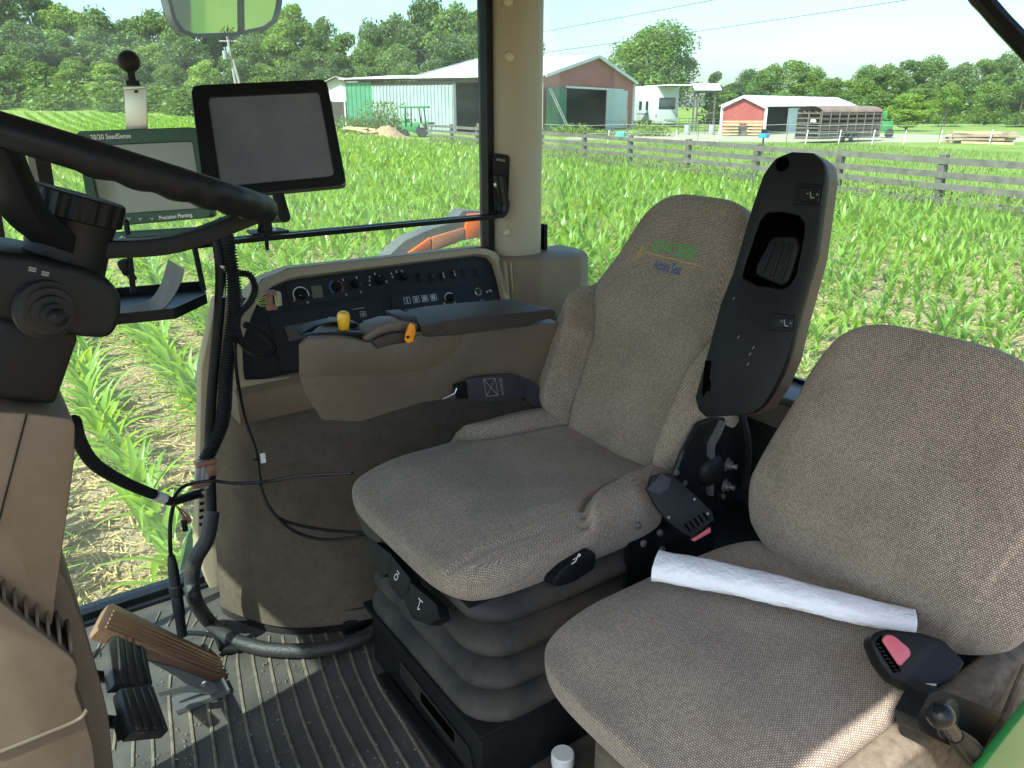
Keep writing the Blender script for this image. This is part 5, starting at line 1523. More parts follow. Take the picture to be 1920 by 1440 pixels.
# ------------------------------------------------------------------ steering
NA = nrm((.351, 0, .936)); E1 = nrm((.936, 0, -.351)); E2 = np.array([0, 1.0, 0])
HL = 1.14
Ck = U(147, 372, l=HL); WC = Ck + NA * .056
def pxcab(p):
    w_ = p[0] * BV + p[1] * LV + np.array([0, 0, p[2]]); return visible_px(w_)
WR = .2
while max(pxcab(WC + WR * (math.cos(a) * E1 + math.sin(a) * E2))[0] for a in np.linspace(-1, 1, 40)) < 494: WR += .002
whl = thing("steering_wheel", "black steering wheel with finger-grip rim and ribbed center knob", "steering wheel", WC - NA * .1)
N = 220; m_ = MB(); P = []; rr = []
for k in range(N):
    a = 2 * math.pi * k / N
    wv = (.5 + .5 * math.cos(a * 34)) * (1 if abs(math.sin(a * 1.5)) > .45 else 0)
    P.append(WC + WR * (math.cos(a) * E1 + math.sin(a) * E2) - NA * .0015 * wv); rr.append(.0178 + .0016 * wv)
m_.tube(P, rr, 16, closed=True); part("rim", m_, BLACK, whl)
HB = Ck - NA * .075
def spoke(aim, w0, w1):
    q = WC + WR * (math.cos(aim) * E1 + math.sin(aim) * E2); a = HB + (q - HB) * .12; mid = (a + q) / 2 - NA * .022
    pts = spline([a, mid, q - NA * .008], 6); d = nrm(q - a); s = np.cross(d, NA); P = []
    for i, p in enumerate(pts):
        w_ = w0 + (w1 - w0) * i / (len(pts) - 1); k_ = np.cross(s, d)
        P.append([p - s * w_ - k_ * .013, p + s * w_ - k_ * .013, p + s * w_ + k_ * .013, p - s * w_ + k_ * .013])
    P = np.array(P); m_ = MB(); m_.grid(np.concatenate([P, P[:, :1]], 1)); part("spoke", m_, BLACK, whl, bevel=.002, weld=True)
best = min(np.linspace(math.pi * .6, math.pi * 1.6, 60), key=lambda a: np.hypot(*(np.array(pxcab(WC + WR * (math.cos(a) * E1 + math.sin(a) * E2))) - (-14, 240))))
spoke(rad(-8), .026, .022); spoke(best if math.sin(best) < 0 else 2 * math.pi - best, .03, .024); spoke(rad(112), .022, .02)
m_ = MB().lathe(Ck - NA * .1, NA, [(.048, -.06), (.052, -.02), (.049, 0), (.048, .06), (.05, .075)], 32); part("hub", m_, BLACKM, whl)
m_ = MB(); kr = .054
V, F = [], []; NN = 72
for h_, e_ in ((-.026, 0), (-.024, 1), (.0, 1), (.004, .4), (.006, 0)):
    for k in range(NN):
        a = 2 * math.pi * k / NN; r_ = (kr if e_ else kr - .003) + (.0016 if (k % 4) < 2 else -.0012) * e_
        V.append(Ck + NA * h_ + r_ * (math.cos(a) * E1 + math.sin(a) * E2))
for i in range(4):
    for k in range(NN): F.append((i * NN + k, i * NN + (k + 1) % NN, (i + 1) * NN + (k + 1) % NN, (i + 1) * NN + k))
F.append(tuple(range(4 * NN, 5 * NN))); F.append(tuple(range(NN))[::-1]); m_.add(V, F); part("center_knob", m_, BLACK, whl, sharp=25)

colm = thing("steering_column", "black and tan steering column with tilt box and rubber boot lever", "steering column", U(90, 1170, l=1.15) * [1, 1, 0] + [0, 0, FZ])
def at_l(pts, l): return [U(x, y, l=l) for x, y in pts]
m_ = MB(); m_.prism(round3(at_l([(-90, 462), (50, 478), (160, 505), (212, 530), (230, 560), (226, 605), (208, 636), (150, 634), (40, 606), (-90, 590)], HL - .07), .012), (0, .15, 0)); box_ = part("column_box", m_, BLACKM, colm, bevel=.014, seg=3)
c = U(85, 580, l=HL - .07); ax = nrm((.25, -.95, -.1))
m_ = MB().lathe(c, ax, [(.037, 0), (.036, .006), (.030, .008), (.029, .012), (.022, .013), (.021, .019), (.014, .02), (.0135, .027), (.009, .028)], 28); part("lever_boot", m_, RUBBER, box_, sharp=60)
m_ = MB().lathe(c, ax, [(.0085, .02), (.0085, .034), (.01, .035), (.01, .042), (.006, .046), (0, .047)], 16); part("lever_tip", m_, BLACKM, box_)
m_ = MB(); fq = Fr(U(65, 510, l=HL - .0705), E1, NA)
for x, y in ((60, 508), (84, 516)):
    q = fq.uv(U(x, y, l=HL - .0702)); 
    for k in range(3): bar2(m_, fq, q + [-.004, k * .002], q + [.004, k * .002], .0009, .001)
part("box_marks", m_, CONN, box_)
m_ = MB(); m_.prism(at_l([(5, 596), (142, 612), (146, 640), (104, 762), (-50, 745), (-10, 600)], HL - .05), (0, .12, 0)); part("neck", m_, BLACK, colm, bevel=.01)
m_ = MB(); m_.prism(round3(at_l([(-90, 768), (55, 776), (141, 786), (140, 860), (97, 1178), (-90, 1080)], HL - .07), [0, 0, .012, 0, .01, 0]), (0, .19, 0)); cv = part("tan_cover", m_, BROWN2, colm, "brown lower column cover", bevel=.012, seg=3)
m_ = MB().tube([U(51, 752, l=HL - .0), U(50, 778, l=HL - .072), U(18, 900, l=HL - .0712), U(-8, 1000, l=HL - .0712)], .0011, 6); part("panel_joint", m_, BLACKM, cv)
m_ = MB().ball(U(35, 748, l=HL + .0), .012, 12, (1.6, 1, .5)); part("screw_cover", m_, BROWN2, cv)
# console shroud at the firewall
m_ = MB(); m_.prism(round3(at_l([(-90, 1050), (100, 1058), (128, 1092), (160, 1185), (186, 1270), (204, 1345), (214, 1450), (222, 1620), (-90, 1620)], HL + .0), .012), (0, .25, 0)); part("shroud", m_, BROWN2, colm, "tan firewall shroud", bevel=.016, seg=3)
m_ = MB(); m_.prism(round3(at_l([(-90, 1085), (0, 1128), (140, 1236), (148, 1262), (140, 1290), (155, 1330), (176, 1400), (196, 1620), (-90, 1620)], HL - .1), .01), (0, .12, 0)); sh = part("shroud", m_, BROWN2, colm, "tan lower shroud with a row of vent fins", bevel=.012, seg=3)
for i in range(8):
    k = i / 7; c = U(-18 + 142 * k, 1112 + 98 * k, l=HL - .06)
    hd = [c + np.array([.006 * math.sin(a), .034 * math.cos(a), .034 * math.sin(a)]) for a in np.linspace(-.15, math.pi * .95, 12)]
    m_ = MB().prism(hd, (.004, -.001, .002)); part("vent_fin", m_, BROWN2, sh)
m_ = MB().tube(spline(at_l([(-20, 1418), (80, 1378), (146, 1350), (164, 1330)], HL - .101), 6), .003, 8); part("moulded_ridge", m_, BROWN2, sh)

# ------------------------------------------------------------------ pedals
t = thing("brake_pedals", "pair of worn black ribbed brake pedals, the lower one nearest", "pedals", (.1, 1.42, FZ))
PF = Fr((.11, 1.42, 1.53), (0, 1, 0), (-.6, 0, .8))
for pts, ribs_, hgt_ in (([(204, 1206), (214, 1192), (228, 1186), (262, 1188), (271, 1200), (288, 1282), (215, 1284)], [((222, 1196), (228, 1280)), ((235, 1195), (245, 1280)), ((248, 1195), (262, 1280)), ((261, 1197), (279, 1280))], .0),
                   ([(226, 1290), (288, 1284), (318, 1368), (246, 1374)], [((236, 1292), (256, 1368)), ((250, 1291), (274, 1367)), ((264, 1290), (291, 1366)), ((278, 1288), (308, 1365))], .006)):
    m_ = MB(); m_.prism(PF.trace(pts, hgt_), PF.n * -.022); p_ = part("pad", m_, PEDK, t, bevel=.004)
    for a, b in ribs_: part("rib", MB().beam(PF.px(*a, hgt_ + .001), PF.px(*b, hgt_ + .001), .008, .006, up=PF.n), PEDK, p_, bevel=.0015, seg=1)
m_ = MB().tube([PF.px(225, 1250, -.02), PF.px(200, 1270, -.06), (-.02, 1.45, 1.62)], .012, 8); m_.tube([PF.px(250, 1330, -.02), PF.px(225, 1355, -.05), (-.02, 1.40, 1.55)], .012, 8); m_.box(PF.px(232, 1362, -.03), (.03, .03, .03)); part("pedal_arm", m_, BLACKM, t)
t = thing("throttle_pedal", "long brown rubber accelerator pedal on a grey hinged bracket", "pedal", (.24, 1.63, FZ))
QF = Fr((.19, 1.67, 1.44), (0, 1, 0), (-.654, 0, .757))
m_ = MB(); m_.prism(QF.trace([(203, 1133), (212, 1130), (428, 1237), (432, 1246), (424, 1270), (184, 1180), (183, 1172)]), QF.n * -.026); pd = part("pad", m_, PEDB, t, bevel=.004)
for k in (.1, .28, .46, .64, .82):
    a = (203 - 20 * k, 1137 + 42 * k); b = (429 - 7 * k, 1241 + 28 * k); f1 = .05; f2 = .95
    part("tread", MB().beam(QF.px(a[0] + (b[0] - a[0]) * f1, a[1] + (b[1] - a[1]) * f1, .001), QF.px(a[0] + (b[0] - a[0]) * f2, a[1] + (b[1] - a[1]) * f2, .001), .0055, .006, up=QF.n), PEDB, pd)
m_ = MB(); m_.prism([U(x, y, l=1.60) for x, y in ((275, 1238), (330, 1253), (402, 1282), (412, 1296), (398, 1302), (355, 1298), (300, 1306), (296, 1299), (352, 1285), (330, 1268))], (0, .006, 0)); part("bracket", m_, GREYM, t)
part("pivot_pin", MB().lathe(U(383, 1281, l=1.599), (0, -1, 0), [(.008, 0), (.008, .003), (.005, .0045), (0, .005)], 16), STEEL, t)
part("base_plate", MB().box((.235, 1.615, FZ + .012), (.12, .05, .012)), GREYM, t)
# ------------------------------------------------------------------ upholstery
from mathutils.bvhtree import BVHTree
def pillow(O, X, Y, Zn, a, b, ht, hb, feat=None, m=4.5, n=3.2, N=91, lean=None, skew=None):
    """closed stuffed pad; a(v) half width, b half length, ht / hb front and back bulge, feat(u, v) extra height"""
    X, Y, Zn = nrm(X), nrm(Y), nrm(Zn); O = np.array(O, float)
    s = np.sin(np.linspace(-1, 1, N) * math.pi / 2)
    Us, Vs = np.meshgrid(s, s, indexing='ij')
    rho = np.maximum(np.abs(Us), np.abs(Vs)); rs = np.where(rho < 1e-9, 1, rho)
    qx, qy = Us / rs, Vs / rs
    k = np.where(rho < 1e-9, 1.0, np.maximum(np.abs(qx) ** m + np.abs(qy) ** m, 1e-9) ** (-1 / m))
    k = 1 + (k - 1) * rho ** 1.5
    U_, V_ = Us * k, Vs * k
    e = np.clip(1 - rho ** n, 0, 1) ** (1 / n)
    x = np.vectorize(a)(V_) * U_ + (np.vectorize(skew)(V_) if skew else 0); y = b * V_
    f_ = np.vectorize(feat)(U_, V_) if feat else 0 * U_
    from mathutils import noise as MN
    f_ = f_ + np.array([[.0032 * MN.noise((x[i, j] * 11 + O[0] * 9, y[i, j] * 7, O[1])) + .0013 * MN.noise((x[i, j] * 34, y[i, j] * 15, 3 + O[0])) for j in range(N)] for i in range(N)])
    mb = MB(); out = []
    for sg, h in ((1, ht), (-1, hb)):
        z = sg * h * e + (f_ * np.minimum(1, e * 1.5) if sg > 0 else 0)
        if lean: z = z + np.vectorize(lean)(V_)
        P = O + x[..., None] * X + y[..., None] * Y + z[..., None] * Zn
        du = np.concatenate([np.zeros((1, N)), np.cumsum(np.linalg.norm(np.diff(P, axis=0), axis=2), 0)], 0); du = du - du[N // 2:N // 2 + 1, :]
        dv = np.concatenate([np.zeros((N, 1)), np.cumsum(np.linalg.norm(np.diff(P, axis=1), axis=2), 1)], 1); dv = dv - dv[:, N // 2:N // 2 + 1]
        mb.grid(P, np.stack([du, dv], -1) + (0 if sg > 0 else 3.0)); out.append(P)
    return mb, out[0]
def groove(x, c, w): return math.exp(-((x - c) / w) ** 2)
def Sf(t): return float(S(t))

seat = thing("driver_seat", "brown woven operator seat with embroidered backrest on a black bellows base", "seat", (.92, 1.25, FZ))
def cf(u, v):
    us = float(np.interp(v, [-.16, -.1, 0, .12, .4, 1], [1.3, 1.0, .80, .70, .64, .60]))
    d = abs(u) - us
    h = .036 * Sf((d + .02) / .13) - .018 * groove(d, -.01, .018) * Sf((v + .16) / .1)
    h -= .016 * (1 - min(1, abs(u) / .62) ** 2) * Sf((v + .6) / .6)
    h -= .012 * Sf((-v - .45) / .55) + .004 * groove(abs(u) - .86 - .1 * v, 0, .025) * Sf((-v - .2) / .3)
    return h
m_, cush = pillow((.91, 1.262, 1.803), (0, 1, 0), (1, 0, 0), (0, 0, 1), lambda v: .272 - .012 * Sf((v - .3) / .7), .335, .06, .085, cf, 5.5, 3.0)
m_.v = [tuple(p) for p in m_.v]; ca = part("cushion", m_, FAB, seat, sharp=180, weld=True)
UPV = nrm((.365, 0, .931)); FRV = np.array([-UPV[2], 0, UPV[0]])
def bw(v): return float(np.interp(v, [-1, -.6, -.2, .05, .22, .5, .8, 1], [.255, .288, .29, .276, .246, .212, .190, .170]))
def bf(u, v):
    us = float(np.interp(v, [-1, -.5, -.15, .05, .2, .3], [.60, .57, .60, .72, .92, 1.25]))
    d = abs(u) - us
    h = .062 * Sf((d + .02) / .16) * Sf((1.15 + v) / .5) - .022 * groove(d, -.012, .016) * (1 if v < .25 else 0)
    h -= .018 * (1 - min(1, abs(u) / .62) ** 2) * Sf((.85 - v) / .5)
    h += .014 * groove(v, -.25, .3) * (1 - min(1, abs(u) / .6))
    return h
m_, back = pillow(np.array((1.195, 1.262, 1.80)) + UPV * .325, (0, 1, 0), UPV, FRV, bw, .335, .055, .06, bf, 4.2, 3.2, lean=lambda v: .02 * v * v, skew=lambda v: -.03 * Sf((v - .1) / .6))
bk_ = part("backrest", m_, FAB, seat, sharp=180, weld=True)
bvh = BVHTree.FromPolygons([tuple(p) for p in m_.v], m_.f)
def drape(mb_, dirv, lift=.0012):
    out = []
    for p in mb_.v:
        hit = bvh.ray_cast(Vector(p) - Vector(dirv) * .25, Vector(dirv))[0]
        out.append(tuple(np.array(hit) - np.array(dirv) * lift) if hit else p)
    mb_.v = out; return mb_
def onback(px, py):
    d = ray(px, py); c = Vector((d @ BV, d @ LV, d[2])).normalized(); h = bvh.ray_cast(Vector((0, 0, CH)), c)[0]
    return np.array(h) if h else U(px, py, b=1.25)
GRN = mk("green_thread", (.07, .36, .09), .7, var=.2, vs=400, bump=.5, bs=900); YLW = mk("gold_thread", (.40, .31, .10), .7, var=.25, vs=400); BLT = mk("blue_thread", (.05, .10, .22), .7, var=.2, vs=400)
o = onback(1221, 468); ex = onback(1316, 490) - o
k_ = np.linalg.norm(ex)
m_ = MB(); text_mesh(m_, "JOHN DEERE", o, ex, UPV, k_ * .25, 0, xs=.60, bold=.0006); mm = drape(m_, -FRV); part("stitched_lettering", mm, GRN, bk_, smooth=False)
o2 = onback(1224, 503); m_ = MB(); text_mesh(m_, "Active Seat", o2, onback(1290, 519) - o2, UPV, k_ * .21, 0, xs=.56, shear=.25, bold=.0006); part("stitched_lettering", drape(m_, -FRV), BLT, bk_, smooth=False)
m_ = MB(); L0, L1 = onback(1212, 473), onback(1316, 499); e_ = nrm(L1 - L0); u_ = UPV
for i in range(14):
    a, b = L0 + (L1 - L0) * i / 14, L0 + (L1 - L0) * (i + 1) / 14; m_.quad(a - u_ * .0014, b - u_ * .0014, b + u_ * .0014, a + u_ * .0014)
for (x0, y0), (x1, y1) in (((1190, 489), (1206, 461)), ((1194, 476), (1212, 466)), ((1204, 462), (1217, 470)), ((1206, 461), (1200, 480)), ((1196, 483), (1216, 472)), ((1190, 489), (1199, 492))):
    a, b = onback(x0, y0), onback(x1, y1); m_.quad(a - e_ * .0018, b - e_ * .0018, b + e_ * .0018, a + e_ * .0018)
part("stitched_emblem", drape(m_, -FRV), YLW, bk_, smooth=False)
# bellows and base box
m_ = MB(); P = []; rings = []
nf = 4
for i in range(nf * 8 + 1):
    t_ = i / (nf * 8); ph = t_ * nf * 2 * math.pi
    z = 1.745 - .285 * t_; infl = .042 * (abs(math.sin(ph / 2)) ** .7) - .01 + .026 * t_
    hb_, hl_ = .255 + infl, .222 + infl; ring = []
    rc = .09
    for cxx, cyy, a0 in ((hb_ - rc, hl_ - rc, 0), (-hb_ + rc, hl_ - rc, 90), (-hb_ + rc, -hl_ + rc, 180), (hb_ - rc, -hl_ + rc, 270)):
        for q in range(7):
            a = rad(a0 + 15 * q); ring.append((.925 + cxx + rc * math.cos(a), 1.255 + cyy + rc * math.sin(a), z))
    P.append(ring + [ring[0]])
m_.grid(P); part("bellows", m_, BELLOW, seat, sharp=70)
m_ = MB().box((.93, 1.255, 1.385), (.60, .5, .16)); m_.box((.93, 1.255, 1.468), (.63, .53, .012)); bs_ = part("base_box", m_, BLACKM, seat, bevel=.004)
m_ = MB(); m_.prism([U(x, y, b=.628) for x, y in ((752, 1240), (880, 1402), (892, 1460), (752, 1268))], (-.002, 0, 0)); part("front_plate", m_, RUBBER, bs_)
m_ = MB(); m_.prism([U(x, y, b=.625) for x, y in ((790, 1298), (850, 1372), (852, 1392), (790, 1314))], (-.002, 0, 0)); part("slot", m_, HOLE_SHADE, bs_)
m_ = MB().box((.9, 1.26, 1.75), (.54, .44, .03)); part("pan", m_, BLACKS, seat)
m_ = MB().box((1.12, 1.0, 1.74), (.26, .012, .16)); m_.box((1.16, .985, 1.71), (.16, .02, .08)); fr_ = part("side_bracket", m_, BLACKS, seat)
for x, y in ((1195, 985), (1205, 1018), (1236, 998), (1240, 1030)):
    part("bolt", MB().lathe(U(x, y, l=.975), (0, -1, 0), [(.008, 0), (.008, .005), (.005, .007), (0, .007)], 6), GREYM, fr_)
# adjusting paddles under the front and the side
PFr = Fr(U(760, 1090, b=.585), (0, -1, 0), (.5, 0, .86))
for pts, mt in (([(664, 955), (676, 950), (700, 985), (716, 1015), (706, 1018), (682, 1000)], VINYL), ([(676, 1015), (690, 1005), (735, 1040), (738, 1070), (716, 1082), (690, 1052)], BLACK), ([(727, 1062), (735, 1042), (770, 1085), (768, 1118), (752, 1125), (728, 1095)], BLACK), ([(754, 1120), (768, 1090), (818, 1132), (825, 1160), (803, 1172), (772, 1160)], BLACK)):
    m_ = MB(); m_.prism(round3(PFr.trace(pts), .006), PFr.n * -.028); pd_ = part("paddle", m_, mt, seat, bevel=.005, seg=3)
    if mt is BLACK and pts[0][0] > 700:
        q = PFr.uv(PFr.px(np.mean([p[0] for p in pts]) - 4, np.mean([p[1] for p in pts]) - 6, .0005)); g_ = MB()
        if pts[0][0] < 740: arc_strip(g_, PFr, q[0], q[1], .006, 0, 360, .002, .0006, 16); bar2(g_, PFr, q + [-.006, .012], q + [.006, .010], .0018, .0006)
        else: bar2(g_, PFr, q + [-.01, .008], q + [.008, .008], .0018, .0006); bar2(g_, PFr, q + [-.002, .008], q + [.002, -.01], .002, .0007); bar2(g_, PFr, q + [.002, -.01], q + [.008, -.006], .002, .0007)
        part("paddle_mark", g_, TAPE, pd_)
m_ = MB(); RFr = Fr(U(1078, 1068, l=.965), (1, 0, 0), (0, .25, .97)); m_.prism(round3(RFr.trace([(1038, 1085), (1060, 1060), (1108, 1030), (1120, 1040), (1116, 1068), (1075, 1094), (1042, 1102)]), .008), RFr.n * -.04); pd_ = part("paddle", m_, BLACK, seat, "black backrest tilt paddle on the near side", bevel=.005)
g_ = MB(); q = RFr.uv(RFr.px(1080, 1050, .0005)); bar2(g_, RFr, q + [-.012, -.004], q + [-.002, -.002], .002, .001); bar2(g_, RFr, q + [-.002, -.002], q + [.006, .007], .002, .001); bar2(g_, RFr, q + [-.008, .003], q + [.001, .004], .0016, .001); arc_strip(g_, RFr, q[0] + .009, q[1] + .007, .0022, 0, 360, .002, .001, 10); part("paddle_mark", g_, TAPE, pd_)
# recliner hardware at the backrest hinge
RC = Fr(U(1340, 900, l=.975), (1, 0, 0), (0, 0, 1))
m_ = MB(); m_.prism(round3(RC.trace([(1282, 848), (1310, 795), (1345, 782), (1395, 785), (1408, 850), (1400, 900), (1370, 940), (1335, 960), (1290, 945), (1262, 905)]), .01), RC.n * -.012); rp_ = part("recliner_plate", m_, BLACKS, seat, bevel=.002)
m_ = MB(); m_.prism(RC.trace([(1357, 790), (1362, 792), (1352, 815), (1341, 836), (1338, 930), (1332, 930), (1334, 835), (1346, 812)], .012), RC.n * -.012); part("recliner_arm", m_, GREYM, rp_)
m_ = MB(); m_.lathe(RC.px(1330, 880, .0), RC.n, [(.036, 0), (.036, .008), (.03, .016), (.016, .021), (0, .022)], 24); part("hinge_dome", m_, BLACKM, rp_)
for x, y in ((1362, 871), (1358, 910)):
    part("bolt", MB().lathe(RC.px(x, y, .002), RC.n + [.35, 0, 0], [(.0155, 0), (.0155, .003), (.0105, .004), (.0105, .012), (.006, .013), (.006, .024), (0, .025)], 12), GREYM, rp_)
for x, y in ((1283, 905), (1355, 930), (1268, 886), (1300, 1000)): part("bolt", MB().lathe(RC.px(x, y, .001), RC.n, [(.006, 0), (.006, .004), (0, .005)], 8), GREYM, rp_)
m_ = MB(); conduit(m_, [U(1388, 765, l=.97), U(1396, 800, l=.955), U(1402, 840, l=.95), U(1400, 885, l=.955), U(1392, 915, l=.97)], .0085, .0052); part("wiring_conduit", m_, BLACKM, seat)
m_ = MB().tube(spline([U(1398, 790, l=.96), U(1409, 830, l=.955), U(1408, 880, l=.96), U(1395, 920, l=.97)], 6), .003, 6); part("wire", m_, BLACKS, seat)
# raised left armrest
AF = Fr(U(1430, 540, pl=((1.20, .92, 2.24), (-.95, -.16, .24))), nrm((.16, -.95, 0)), (.24, 0, .96))
o_f = [(1301, 762), (1303, 742), (1322, 676), (1351, 567), (1373, 513), (1408, 392), (1431, 326), (1452, 297), (1482, 284), (1524, 286), (1544, 303), (1548, 330), (1528, 478), (1493, 602), (1478, 668), (1454, 723), (1427, 764), (1406, 778), (1322, 782)]
i_f = [(1392, 520), (1396, 500), (1426, 412), (1438, 399), (1470, 398), (1497, 405), (1508, 418), (1507, 440), (1492, 515), (1480, 535), (1466, 541), (1420, 536)]
arm = thing("raised_armrest", "upright black armrest with dial, rocker switches and brown padded back edge", "armrest", U(1370, 780, b=1.25))
m_ = MB(); ringplate(m_, AF, AF.trace(o_f), AF.trace(i_f), 0, -.024, 110); fp_ = part("face_plate", m_, BLACKM, arm, bevel=.004, seg=2, ang=55)
m_ = MB(); ringplate(m_, AF, [p for p in AF.trace(i_f)], [AF.px(*q) for q in [((x - 1452) * .97 + 1452, (y - 468) * .97 + 468) for x, y in i_f]], -.001, -.034, 80); m_.prism(AF.trace(i_f, -.030), AF.n * -.004); part("dial_well", m_, HOLE_SHADE, fp_)
m_ = MB(); m_.prism(round3(AF.trace([(1447, 443), (1490, 442), (1499, 463), (1479, 527), (1465, 537), (1415, 515), (1416, 500)], -.006), .008), AF.n * -.024); dl_ = part("dial", m_, BLACKM, fp_, bevel=.005, seg=3)
for a, b in (((1452, 450), (1428, 512)), ((1468, 452), (1446, 520)), ((1484, 456), (1465, 524))): m_ = MB().beam(AF.px(*a, -.005), AF.px(*b, -.005), .008, .005, up=AF.n); part("dial_ridge", m_, BLACK, dl_, bevel=.002)
m_ = MB(); m_.lathe(AF.px(1467, 308, .0004), AF.n, [(.0135, 0), (.0135, .0006), (0, .0006)], 20); part("screw_hole", m_, HOLE_SHADE, fp_)
m_ = MB(); m_.prism(AF.trace([(1322, 676), (1334, 676), (1330, 712), (1333, 716), (1331, 733), (1325, 733), (1318, 745), (1316, 733)], .0006), AF.n * -.0004); part("latch_slot", m_, HOLE_SHADE, fp_)
for (cx_, cy_), d_ in (((1516, 364), 0), ((1467, 604), 1)):
    dx, dy = (26, 20) if d_ == 0 else (24, 16)
    m_ = MB(); m_.prism(round3(AF.trace([(cx_ - dx - 3, cy_ + dy), (cx_ - dx + 4, cy_ - dy), (cx_ + dx + 3, cy_ - dy + 3), (cx_ + dx - 2, cy_ + dy + 2)]), .003), AF.n * .003); s_ = part("rocker_switch", m_, BLACK, fp_, bevel=.001, seg=1)
    m_ = MB(); m_.prism(round3(AF.trace([(cx_ - dx + 10, cy_ + dy - 6), (cx_ - dx + 12, cy_ - dy + 8), (cx_ + dx - 2, cy_ - dy + 9), (cx_ + dx - 5, cy_ + dy - 4)], .003), .002), AF.n * .004); part("rocker", m_, BLACKS, s_, bevel=.001, seg=1)
    g_ = MB(); q = AF.uv(AF.px(cx_ + 6, cy_ + 2, .0072))
    bar2(g_, AF, q + [-.004, .006], q + [0, -.005], .0016, .0076); bar2(g_, AF, q + [0, -.005], q + [.006, -.004], .0016, .0076); bar2(g_, AF, q + [.008, .002], q + [.0115, .002], .0012, .0076); bar2(g_, AF, q + [.0098, .0038], q + [.0098, .0002], .0012, .0076); bar2(g_, AF, q + [-.0105, .002], q + [-.0065, .002], .0012, .0076)
    part("rocker_mark", g_, CONN, s_)
m_ = MB(); o_b = [(1326, 776), (1330, 700), (1372, 540), (1425, 350), (1452, 300), (1482, 286), (1526, 286), (1545, 302), (1549, 330), (1529, 480), (1495, 604), (1480, 672), (1456, 728), (1428, 768), (1404, 780)]
m_.prism(round3(AF.trace(o_b, -.037), .008), AF.n * -.062); part("padded_edge", m_, DKBROWN, arm, bevel=.014, seg=4)
g_ = MB()
for (x, y) in ((1413, 652), (1407, 664), (1403, 683), (1376, 560), (1385, 632)):
    q = AF.uv(AF.px(x, y)); bar2(g_, AF, q + [-.0012, -.003], q + [.0008, .003], .0012, .0006)
part("scuff_marks", g_, CONN, fp_)

# right armrest with hand controls
RA = 1.50
rarm = thing("control_armrest", "brown right armrest with black pad, yellow lever knob and orange lever", "armrest", U(800, 750, l=RA))
def tr(pts, l=RA): return [U(x, y, l=l) for x, y in pts]
def z6(p): return (440 + p[0] / 3.0, 440 + p[1] / 3.0)
body = [(360, 615), (405, 580), (550, 574), (650, 582), (735, 604), (800, 640), (870, 600), (960, 560), (1040, 545), (1085, 568), (1300, 553), (1770, 500), (1850, 500), (1850, 760), (1700, 860), (1060, 940), (700, 1052), (490, 1040), (400, 900), (362, 790)]
nb = round3(tr([z6(q) for q in body]), .004); fb_ = [p + np.array([max(0, .78 - p[0]) * .42, .135, max(0, 1.98 - p[2]) * .25]) for p in nb]; nn_ = len(nb)
m_ = MB(); m_.add(nb + fb_, [tuple(range(nn_))[::-1], tuple(range(nn_, 2 * nn_))] + [(i, (i + 1) % nn_, (i + 1) % nn_ + nn_, i + nn_) for i in range(nn_)]); part("body", m_, BROWN, rarm, bevel=.012, seg=3, ang=50)
cover = [(362, 618), (408, 583), (550, 577), (650, 585), (735, 607), (760, 602), (800, 640), (870, 618), (950, 606), (1035, 560), (1080, 572), (1300, 556), (1250, 640), (1170, 710), (1060, 762), (900, 782), (640, 788), (366, 800)]
m_ = MB(); m_.prism(tr([z6(q) for q in cover], RA), (0, -.0035, 0)); part("side_cover", m_, BROWN, rarm, bevel=.0025, ang=60)
m_ = MB(); m_.ball(U(594, 719, l=RA), .004, 10, (1, .5, 1)); part("screw", m_, BROWN, rarm)
pad = [(1045, 520), (1065, 505), (1200, 474), (1450, 452), (1700, 430), (1785, 418), (1812, 440), (1792, 468), (1600, 512), (1300, 547), (1085, 566), (1052, 545)]
np_ = round3(tr([z6((x, y + (9 if y > 470 and x > 1050 else 0))) for x, y in pad], RA - .012), .006); fp2 = [p + np.array([.06 * Sf((.95 - p[0]) / .25) - .03 * Sf((p[0] - 1.1) / .1), .15, 0]) for p in np_]; nn_ = len(np_)
m_ = MB(); m_.add(np_ + fp2, [tuple(range(nn_))[::-1], tuple(range(nn_, 2 * nn_))] + [(i, (i + 1) % nn_, (i + 1) % nn_ + nn_, i + nn_) for i in range(nn_)]); part("pad", m_, VINYL, rarm, bevel=.018, seg=4, ang=40)
for k, (l_, sh) in enumerate(((1.515, 0), (1.53, 0), (1.575, -3), (1.597, -5), (1.62, -7))):
    top_ = [(395, 572), (430, 545), (480, 520), (560, 500), (640, 496), (700, 505), (745, 530), (772, 570), (740, 600), (650, 590), (550, 585), (410, 590)]
    m_ = MB(); m_.prism([U(x + sh * 2, y + sh * 1.0 + (max(0, 628 - y) * .75 if k < 2 else 0), l=l_) for x, y in [z6(q) for q in top_]], (0, .016, 0)); part("lever_gate", m_, BLACK, rarm, bevel=.002)
c = U(646, 632, l=1.548); k_ = 1.66 / 1442
m_ = MB().lathe(c, (0.02, 0, 1), [(4 * k_, -8 * k_), (4.2 * k_, 9 * k_), (8 * k_, 10 * k_), (9 * k_, 14 * k_), (11 * k_, 26 * k_), (12.5 * k_, 36 * k_), (12.3 * k_, 42 * k_), (10 * k_, 48 * k_), (5 * k_, 51 * k_), (0, 52 * k_)], 24); part("yellow_knob", m_, YELLOW, rarm)
m_ = MB().tube([U(647, 628, l=1.547), U(646, 650, l=1.547)], .004, 8); part("lever_shaft", m_, GREYM, rarm)
rack = [(770, 600), (800, 575), (850, 555), (900, 546), (950, 545), (958, 600), (900, 612), (850, 624), (805, 636)]
m_ = MB(); m_.prism(tr([z6(q) for q in rack], RA), (0, -.006, 0)); rk_ = part("throttle_quadrant", m_, VINYL, rarm, bevel=.0015)
m_ = MB()
